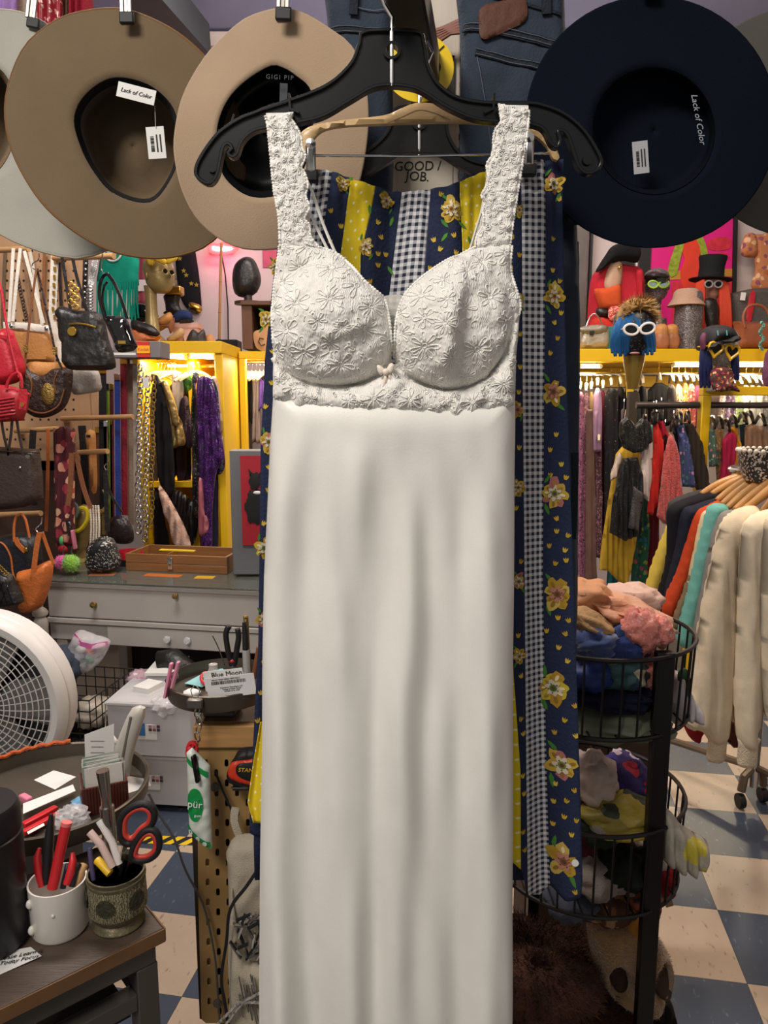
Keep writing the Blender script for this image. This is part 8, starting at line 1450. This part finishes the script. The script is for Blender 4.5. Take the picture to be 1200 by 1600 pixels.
SW = [('yellow', [(1043,822),(1050,826),(1050,880),(1040,925),(1026,943),(1007,934),(1020,880)], '#d2b54a', 'yellow sweater sleeve at the left of the round rack', 2.78), ('charcoal', [(1046,785),(1070,772),(1100,764),(1112,768),(1080,782),(1060,800),(1046,830),(1042,810)], '#3a3736', 'charcoal sweater with pale collar farthest back on the round rack', 2.76), ('black', [(1046,792),(1090,772),(1128,764),(1130,776),(1090,795),(1068,830),(1058,900),(1050,962),(1026,944),(1040,880),(1042,830)], '#15141a', 'black tee second from the back on the round rack', 2.72), ('navy', [(1064,800),(1085,788),(1118,778),(1122,786),(1098,800),(1084,830),(1064,890),(1046,945),(1038,930),(1054,860)], '#1c1f2e', 'dark navy sweatshirt beside the orange one on the round rack', 2.68), ('orange', [(1088,800),(1104,790),(1122,782),(1126,790),(1108,806),(1094,840),(1074,900),(1048,962),(1034,952),(1058,890),(1076,830)], '#c0421c', 'burnt orange sweatshirt on the round rack', 2.64), ('tan', [(1080,862),(1092,830),(1098,840),(1086,890),(1066,960),(1052,985),(1044,970),(1062,915)], '#8c7458', 'tan sweater between the orange and cream ones', 2.62), ('cream', [(1094,812),(1106,796),(1114,800),(1100,840),(1086,900),(1068,975),(1052,985),(1074,900)], '#d6c49a', 'thin cream sweater left of the aqua one', 2.60), ('aqua', [(1106,796),(1120,786),(1138,794),(1124,830),(1110,880),(1094,960),(1086,1010),(1058,1000),(1076,920),(1092,850)], '#6fb0a4', 'aqua sweatshirt on the round rack', 2.56), ('grey', [(1122,806),(1136,797),(1150,801),(1138,830),(1122,880),(1106,945),(1096,1010),(1080,1000),(1098,900),(1110,840)], '#8d8680', 'grey sweatshirt right of the aqua one', 2.52), ('oatmeal', [(1128,820),(1148,798),(1172,790),(1186,800),(1172,860),(1158,950),(1146,1050),(1140,1110),(1134,1150),(1112,1160),(1096,1142),(1070,1132),(1075,1080),(1092,980),(1112,880)], '#e2d0b2', 'large oatmeal sweater at the front of the round rack', 2.46), ('ivory', [(1158,840),(1172,810),(1198,796),(1212,800),(1204,880),(1194,1000),(1186,1100),(1180,1160),(1164,1168),(1152,1150),(1148,1080),(1152,980)], '#e8d8bc', 'ivory sweater right of the large oatmeal one', 2.38), ('cream', [(1192,830),(1204,806),(1240,800),(1240,1130),(1200,1125),(1190,1040),(1188,940)], '#e4d4b8', 'cream sweater at the right edge of the frame', 2.32), ('beige', [(1150,830),(1170,815),(1190,840),(1186,980),(1176,1120),(1150,1130),(1136,1100),(1142,960)], '#d6c2a0', 'beige sweater showing between the oatmeal and ivory ones', 2.5), ('red', [(1062,1090),(1080,1085),(1096,1130),(1092,1160),(1076,1150),(1064,1120)], '#8f1620', 'red sweater hem showing below the oatmeal sweater', 2.7), ('wine', [(1134,1120),(1150,1120),(1152,1165),(1138,1160)], '#4a2018', 'dark wine garment showing between the pale sweaters', 2.7)]
for i, (nm, out, c, lab, Y) in enumerate(SW):
    o = garment('sweatshirt', lab, 'sweater', out, Y, fab(c, 'knit_%s_%d' % (nm, i), bscale=400), .06 if i > 8 else .04, 20 if i > 8 else 8, 'sweaters on the round rack', 6 if i > 8 else 5, i, .007 if i > 8 else .002, fy=(11., 120.) if i > 8 else (7., 80.))
    if nm in ('oatmeal', 'ivory'):
        bx, by = (1121, 1168) if nm == 'oatmeal' else (1169, 1176); MB().loft([[P(bx+dx, by+dy, Y)+Vector((w*math.cos(a), w*.8*math.sin(a), 0)) for a in [k*PI/8 for k in range(16)]] for dx, dy, w in ((1, -22, .038), (0, -12, .032), (-2, 14, .033), (-3, 20, .028))]).build('cuff', fab(c, 'cuff_'+nm, bump=.8, bscale=160), o, sharp=180)
HA = [[(1186,738),(1150,746),(1120,757),(1096,772)], [(1190,740),(1158,748),(1132,760),(1112,772)], [(1192,743),(1165,752),(1142,765),(1120,782)], [(1196,746),(1172,756),(1150,770),(1128,788)], [(1202,748),(1180,760),(1158,775),(1136,794)], [(1210,752),(1190,764),(1168,780),(1148,797)], [(1218,756),(1200,768),(1182,782),(1164,795)], [(1226,760),(1212,774),(1200,788),(1190,800)], [(1238,765),(1228,780),(1218,795),(1212,806)]]
for i, pts in enumerate(HA):
    Y = (2.72, 2.70, 2.66, 2.62, 2.57, 2.52, 2.47, 2.40, 2.34)[i]; o = thing('wooden_coat_hanger', '%s wooden hanger from the back on the round rack' % ORD[i], 'hanger', P(*pts[0], Y), 'hangers on the round rack'); q = catmull(pts, 6, False); MB().tube([P(x, y, Y) for x, y in q], [.021*(1-.5*k/len(q)) for k in range(len(q))], 8, flat=.6).build('hanger_arm', mat('warm_hanger', '#b5803f', rough=.4, var=.12, vscale=18, coat=.2), o, sharp=180)
    a = P(*pts[0], Y); MB().tube([a, a+Vector((.01, .0, .03)), (cr_.x-.1+.02*i, cr_.y-.1, cr_.z+.015)], .003, 6).build('hook', m_chrome, o)
o = thing('sequin_pillbox_hat', 'black and silver beaded pillbox hat on top of the round rack', 'hat', P(1200, 748, 2.6)); q = P(1204, 742, 2.6); mh_ = spark('#2e2826', 'bead_hat', '#d8cfc4', 160, .3, .3, .6); MB().lathe([(.085, -.02), (.095, 0), (.108, .05), (.112, .085), (.105, .088), (.098, .06), (0, .055)], q, 32).build('hat_body', mh_, o, sharp=60)
for k in range(30): a = 2*PI*k/30; MB().ell(q+Vector((.111*math.cos(a), .111*math.sin(a), .087)), (.009, .009, .008), 6, 5).build('pearl_bead', mat('pearl', '#ddd2c0'), o)
# ---------------------------------------------------------------- wire basket tower with scarves
XB, YB, RB = .44, 1.50, .20; m_bk = mat('black_wire', '#131011', rough=.4, metal=.3, var=0)
bt = thing('basket_tower', 'black wire two-basket tower stand full of scarves right of the dress', 'stand', (XB, YB, 0))
px_ = Vector((.528, 1.335, 0)); MB().box((px_.x, px_.y, .566), (.034, .022, 1.13)).build('post', m_bk, bt, bevel=.002)
for a in (1.9, 2.9): MB().box((XB+.205*math.cos(a), YB+.205*math.sin(a), .58), (.026, .026, 1.158)).build('post', m_bk, bt)
def ringm(z, r, t): return MB().tube([(XB+r*math.cos(2*PI*k/48), YB+r*math.sin(2*PI*k/48), z) for k in range(48)], t, 6, True)
for zt0, zb0 in ((1.125, .968), (.775, .600)):
    bk = ringm(zt0, RB, .0045).build('basket_rim', m_bk, bt); ringm(zb0, RB*.97, .0045).build('basket_base_ring', m_bk, bk)
    for k in range(36): a = 2*PI*k/36; MB().tube([(XB+RB*math.cos(a), YB+RB*math.sin(a), zt0), (XB+RB*.97*math.cos(a), YB+RB*.97*math.sin(a), zb0)], .0024, 5).build('basket_wire', m_bk, bk)
    for k in range(7): x = -.15+.05*k; l_ = math.sqrt((RB*.97)**2-x*x); MB().tube([(XB+x, YB-l_, zb0), (XB+x, YB+l_, zb0)], .002, 5).build('floor_wire', m_bk, bk)
ringm(.02, RB, .006).build('floor_ring', m_bk, bt)
def scarf(label, px, py, Y, r, m, seed, amp=.28, R=None, fold=.16, freq=2.4): return one(blob(P(px, py, Y), r, seed, amp, freq, 30, 20, R, fold), 'silk_scarf', m, label, 'scarf', 'scarves in the wire baskets', sharp=180)
tdy = mat('tie_dye', '#cf7f4a', rough=.6, var=0, col2='#d9b6a4', vscale=9, bump=.3, bscale=60); ry = lambda a: Matrix.Rotation(a, 3, 'Y')
scarf('orange and pink tie-dyed scarf on top of the upper basket', 965, 955, 1.48, (.105, .09, .034), tdy, 1, R=ry(.28)); scarf('pale pink satin scarf behind the tie-dyed one', 985, 938, 1.6, (.07, .06, .035), mat('pale_pink', '#d4ad9c', rough=.5), 2); scarf('orange chiffon scarf at the left of the upper basket', 905, 935, 1.5, (.07, .08, .04), mat('orange_chiffon', '#c98a5c', rough=.6), 3); scarf('tan satin scarf below the tie-dyed one', 925, 975, 1.40, (.05, .05, .024), fab('#a8845c', 'tan_satin'), 4, R=ry(.5)); scarf('black knit scarf in the upper basket', 955, 972, 1.45, (.07, .06, .026), fab('#15120f', 'black_scarf'), 5)
scarf('blue velvet scarf at the front of the upper basket', 930, 1000, 1.38, (.05, .05, .034), mat('blue_velvet', '#22386e', rough=.8, sheen=.8), 6); scarf('royal blue scarf with gold print in the upper basket', 975, 1003, 1.38, (.05, .05, .034), printed('navy_gold', '#223468', ['#b0904a', '#d8d0c0', '#1a2448'], 40, .18), 7); m_pr = printed('pink_trellis', '#c8786c', ['#d8a498', '#b8544c', '#d09088'], 110, .35); scarf('pink and red patterned scarf draped over the upper basket rim', 1000, 985, 1.36, (.036, .04, .042), m_pr, 8); scarf('second fold of pink patterned cloth beside the basket post', 1024, 985, 1.38, (.03, .04, .03), m_pr, 9)
scarf('bright blue scarf seen through the upper basket wires', 915, 1045, 1.40, (.055, .06, .045), mat('royal', '#1c2f6c', rough=.6), 10); scarf('cream and teal scarf seen through the upper basket wires', 970, 1045, 1.40, (.05, .06, .042), printed('cream_teal', '#3c5a5c', ['#c4b89a', '#6a7a5a', '#2a3a54'], 30, .45), 11); scarf('rose patterned scarf near the post inside the upper basket', 1008, 1045, 1.42, (.04, .05, .04), m_pr, 12); scarf('dark navy scarf rolled in the middle of the upper basket', 955, 1080, 1.41, (.11, .08, .024), fab('#12142a', 'midnight'), 13, R=ry(.05)); scarf('sage green puffed scarf at the bottom of the upper basket', 955, 1120, 1.42, (.12, .09, .036), mat('sage_satin', '#6f7460', rough=.5), 14)
garment('white_silk_scarf', 'white silk scarf with green leaf hanging out of the upper basket at right', 'scarf', [(1046,1055),(1062,1050),(1074,1070),(1086,1095),(1100,1116),(1092,1128),(1070,1124),(1052,1130),(1044,1100)], 1.44, mat('white_silk', '#b8aeb0', rough=.45, bump=.2, bscale=20), .025, 10, step=4, amp=.008, fy=(10., 30.)); ws = bpy.data.objects['white_silk_scarf']; puff('green_leaf', mat('leaf_green', '#1f4a26'), [(1060,1050),(1070,1044),(1078,1056),(1076,1092),(1070,1062),(1060,1064)], 1.41, ws, h=.004, k=4, step=4)
scarf('cream crinkled scarf in the lower basket', 925, 1215, 1.46, (.05, .07, .05), mat('cream_crinkle', '#b8a498', rough=.6), 20); scarf('purple and red silk scarf in the lower basket', 975, 1215, 1.5, (.06, .06, .045), printed('purple_red', '#2e1f56', ['#a01c30', '#3a2a78', '#b8a4b0'], 24, .45), 21, R=ry(.5)); m_yg = printed('yellow_silk', '#8f7f2a', ['#8a8478', '#b09a3a', '#2a2f1c', '#a89a6a'], 14, .5, .45); scarf('yellow and grey striped silk scarf on the lower basket', 975, 1275, 1.40, (.085, .06, .04), m_yg, 22); scarf('dark green silk scarf folded beside the yellow silk', 935, 1290, 1.40, (.045, .05, .036), fab('#1c261a', 'forest_silk'), 23); scarf('burgundy scarf at the left of the lower basket', 912, 1295, 1.42, (.036, .05, .05), fab('#4a1420', 'burgundy_silk'), 24)
garment('striped_silk_scarf', 'pale yellow striped silk scarf hanging out of the lower basket at right', 'scarf', [(1028,1262),(1046,1266),(1066,1290),(1090,1305),(1106,1318),(1096,1348),(1078,1360),(1050,1352),(1030,1330)], 1.36, printed('pale_stripe_silk', '#9c9488', ['#b8a93e', '#a8a090', '#8a8478'], 16, .4, .4), .03, 12, step=4, amp=.009, fy=(11., 30.))
scarf('black and green scarf seen through the lower basket wires', 975, 1350, 1.40, (.06, .07, .036), fab('#141a14', 'black_green'), 25); scarf('taupe scarf seen through the lower basket wires', 925, 1362, 1.40, (.06, .07, .034), fab('#83786e', 'taupe_silk'), 26); scarf('brown printed scarf at the bottom of the lower basket', 945, 1405, 1.42, (.06, .07, .034), printed('brown_print', '#4a2a1c', ['#7a4a2a', '#2a1a14', '#8a6a4a'], 40, .4), 27); scarf('slate grey scarf at the bottom left of the lower basket', 890, 1400, 1.42, (.06, .07, .036), fab('#4a4c58', 'slate_silk'), 28); scarf('orange red scarf beside the post in the lower basket', 1000, 1395, 1.42, (.04, .05, .036), printed('orange_print', '#7a3a24', ['#a8442a', '#b0a090', '#3a2a2a'], 40, .4), 29); scarf('ivory scarf under the striped silk in the lower basket', 1000, 1340, 1.46, (.05, .05, .04), mat('ivory_silk', '#a89c90', rough=.5), 30); scarf('red scarf at the right of the lower basket', 1036, 1370, 1.44, (.022, .04, .04), fab('#8a1620', 'red_silk'), 31)
for x, y, rt, lab in ((1028, 1418, .1, 'wooden tag hanging below the lower basket, left'), (1042, 1400, -.3, 'wooden tag hanging below the lower basket, right')): tg = thing('wooden_tag', lab, 'tag', P(x, y+20, 1.42), 'wooden tags'); MB().box(P(x, y, 1.42), (.016, .003, .05), ry(rt)).build('tag_board', mat('tag_wood', '#8a6a40', rough=.6), tg); MB().tube([P(x, y-20, 1.42), P(x, y-48, 1.44)], .0008, 4).build('string', m_white, tg)
# bags behind the lower basket
for i, (x0, x1, c, lab) in enumerate(((908, 925, '#a87a50', 'tan suede boot shaft behind the lower basket'), (935, 945, '#6a3520', 'studded brown belt hanging behind the lower basket'), (955, 990, '#b8946a', 'pale tan suede bag behind the lower basket'), (990, 1008, '#8a7a4a', 'gold strap behind the lower basket'))): garment('leather_piece', lab, 'leather goods', [(x0, 1158), (x1, 1158), (x1, 1330), (x0, 1330)], 1.85+.03*i, leather('piece_'+c, c, .5), .03, 6, step=8)
one(MB().box((.56, 1.9, .42), (.36, .16, .838)), 'storage_crate', mat('crate_brown', '#4c3626', rough=.7), 'dark brown crate behind the wire basket tower', 'crate', bevel=.005)
# fur under the tower
m_df = mat('dark_fur', '#241712', rough=1, bump=1., bscale=140, var=.5, vscale=25, col2='#3c261c', spec=.1); m_tf = mat('tan_fur', '#a08058', rough=1, bump=.8, bscale=160, var=.2, vscale=20, col2='#8a6844', sheen=.6, spec=.1)
def hairs(mb_src, n, L_, m, par, seed, w=.0012):
    R = random.Random(seed); mb = MB(); vs_ = mb_src.v; fs = mb_src.f; c = sum(vs_, Vector())/len(vs_)
    for i in range(n):
        f = R.choice(fs); p = vs_[f[0]].lerp(vs_[f[2]], R.random()).lerp(vs_[f[1]], R.random()*.5); v = (p-c).normalized()+Vector((R.uniform(-.6, .6), R.uniform(-.6, .6), R.uniform(-.9, .2))); v = v.normalized()*L_*R.uniform(.6, 1.2); a = v.orthogonal().normalized()*w; mb.add([p-a, p+a, p+v], [(0, 1, 2)])
    return tag(mb.build('fur_hairs', m, par, fix=False), kind='stuff')
o = thing('dark_fur_coat', 'dark brown fur coat heaped on the floor under the wire baskets', 'fur coat', (.30, 1.46, 0)); s_ = blob((.30, 1.46, .22), (.25, .2, .21), 70, .15, 2.2, 40, 26, None, .06); s_.build('fur_body', m_df, o, sharp=180); hairs(s_, 6000, .028, m_df, o, 1)
s_ = blob((.32, 1.36, .40), (.12, .08, .06), 71, .2, 2.2, 30, 20, None, .06); o = thing('brown_fur_collar', 'reddish brown fur collar on the dark fur coat', 'fur collar', (.32, 1.38, .34)); mrf = mat('red_fur', '#46281a', rough=1, bump=1., bscale=140, var=.4, vscale=25); s_.build('fur_body', mrf, o, sharp=180); hairs(s_, 2500, .022, mrf, o, 2)
o = thing('tan_fur_muff', 'tan fur-trimmed boot with rounded cuff opening under the basket tower', 'boots', P(985, 1578, 1.42)); YM = 1.42
dm = lambda x, y: -.06*(1-sm(.6, 1., math.hypot((x-964+(y-1520)*-.25)/20, (y-1520)/37)))-.06*(1-sm(.6, 1., math.hypot((x-1028)/18, (y-1526)/44)))
mz = Puff([(918,1440),(950,1432),(990,1432),(1015,1450),(1038,1480),(1050,1510),(1046,1545),(1030,1572),(1005,1578),(985,1572),(950,1548),(928,1505)], YM, h=.05, hb=.05, k=26, step=5, dfn=lambda x, y: dm(x, y)); mz.mb.build('fur_cuff', m_tf, o, sharp=180); hairs(mz.mb, 5000, .006, m_tf, o, 3, .0006)
for x, y, rx, ry_ in ((962, 1520, 17, 33), (1030, 1526, 15, 40)): Puff([(x+a, y+b) for a, b in circ(ry_, 18, rx, -.35)], YM-.004, h=.004, hb=.0, k=5, step=4).mb.build('opening_lining', mat('dark_suede', '#3c291f', rough=.9), o, sharp=180)
o = one(blob(P(1000, 1440, 1.40), (.03, .03, .05), 75, .1, 2), 'mustard_pouch_low', mat('mustard_suede', '#a8741e', rough=.8), 'mustard suede pouch behind the basket tower post', 'pouch', sharp=180)
garment('dark_boot_shaft', 'black fringed leather standing below the tan fur boots', 'leather goods', [(985,1572),(1045,1560),(1052,1640),(980,1660)], 1.47, fab('#0f0d0d', 'black_suede'), .02, 6, step=5)
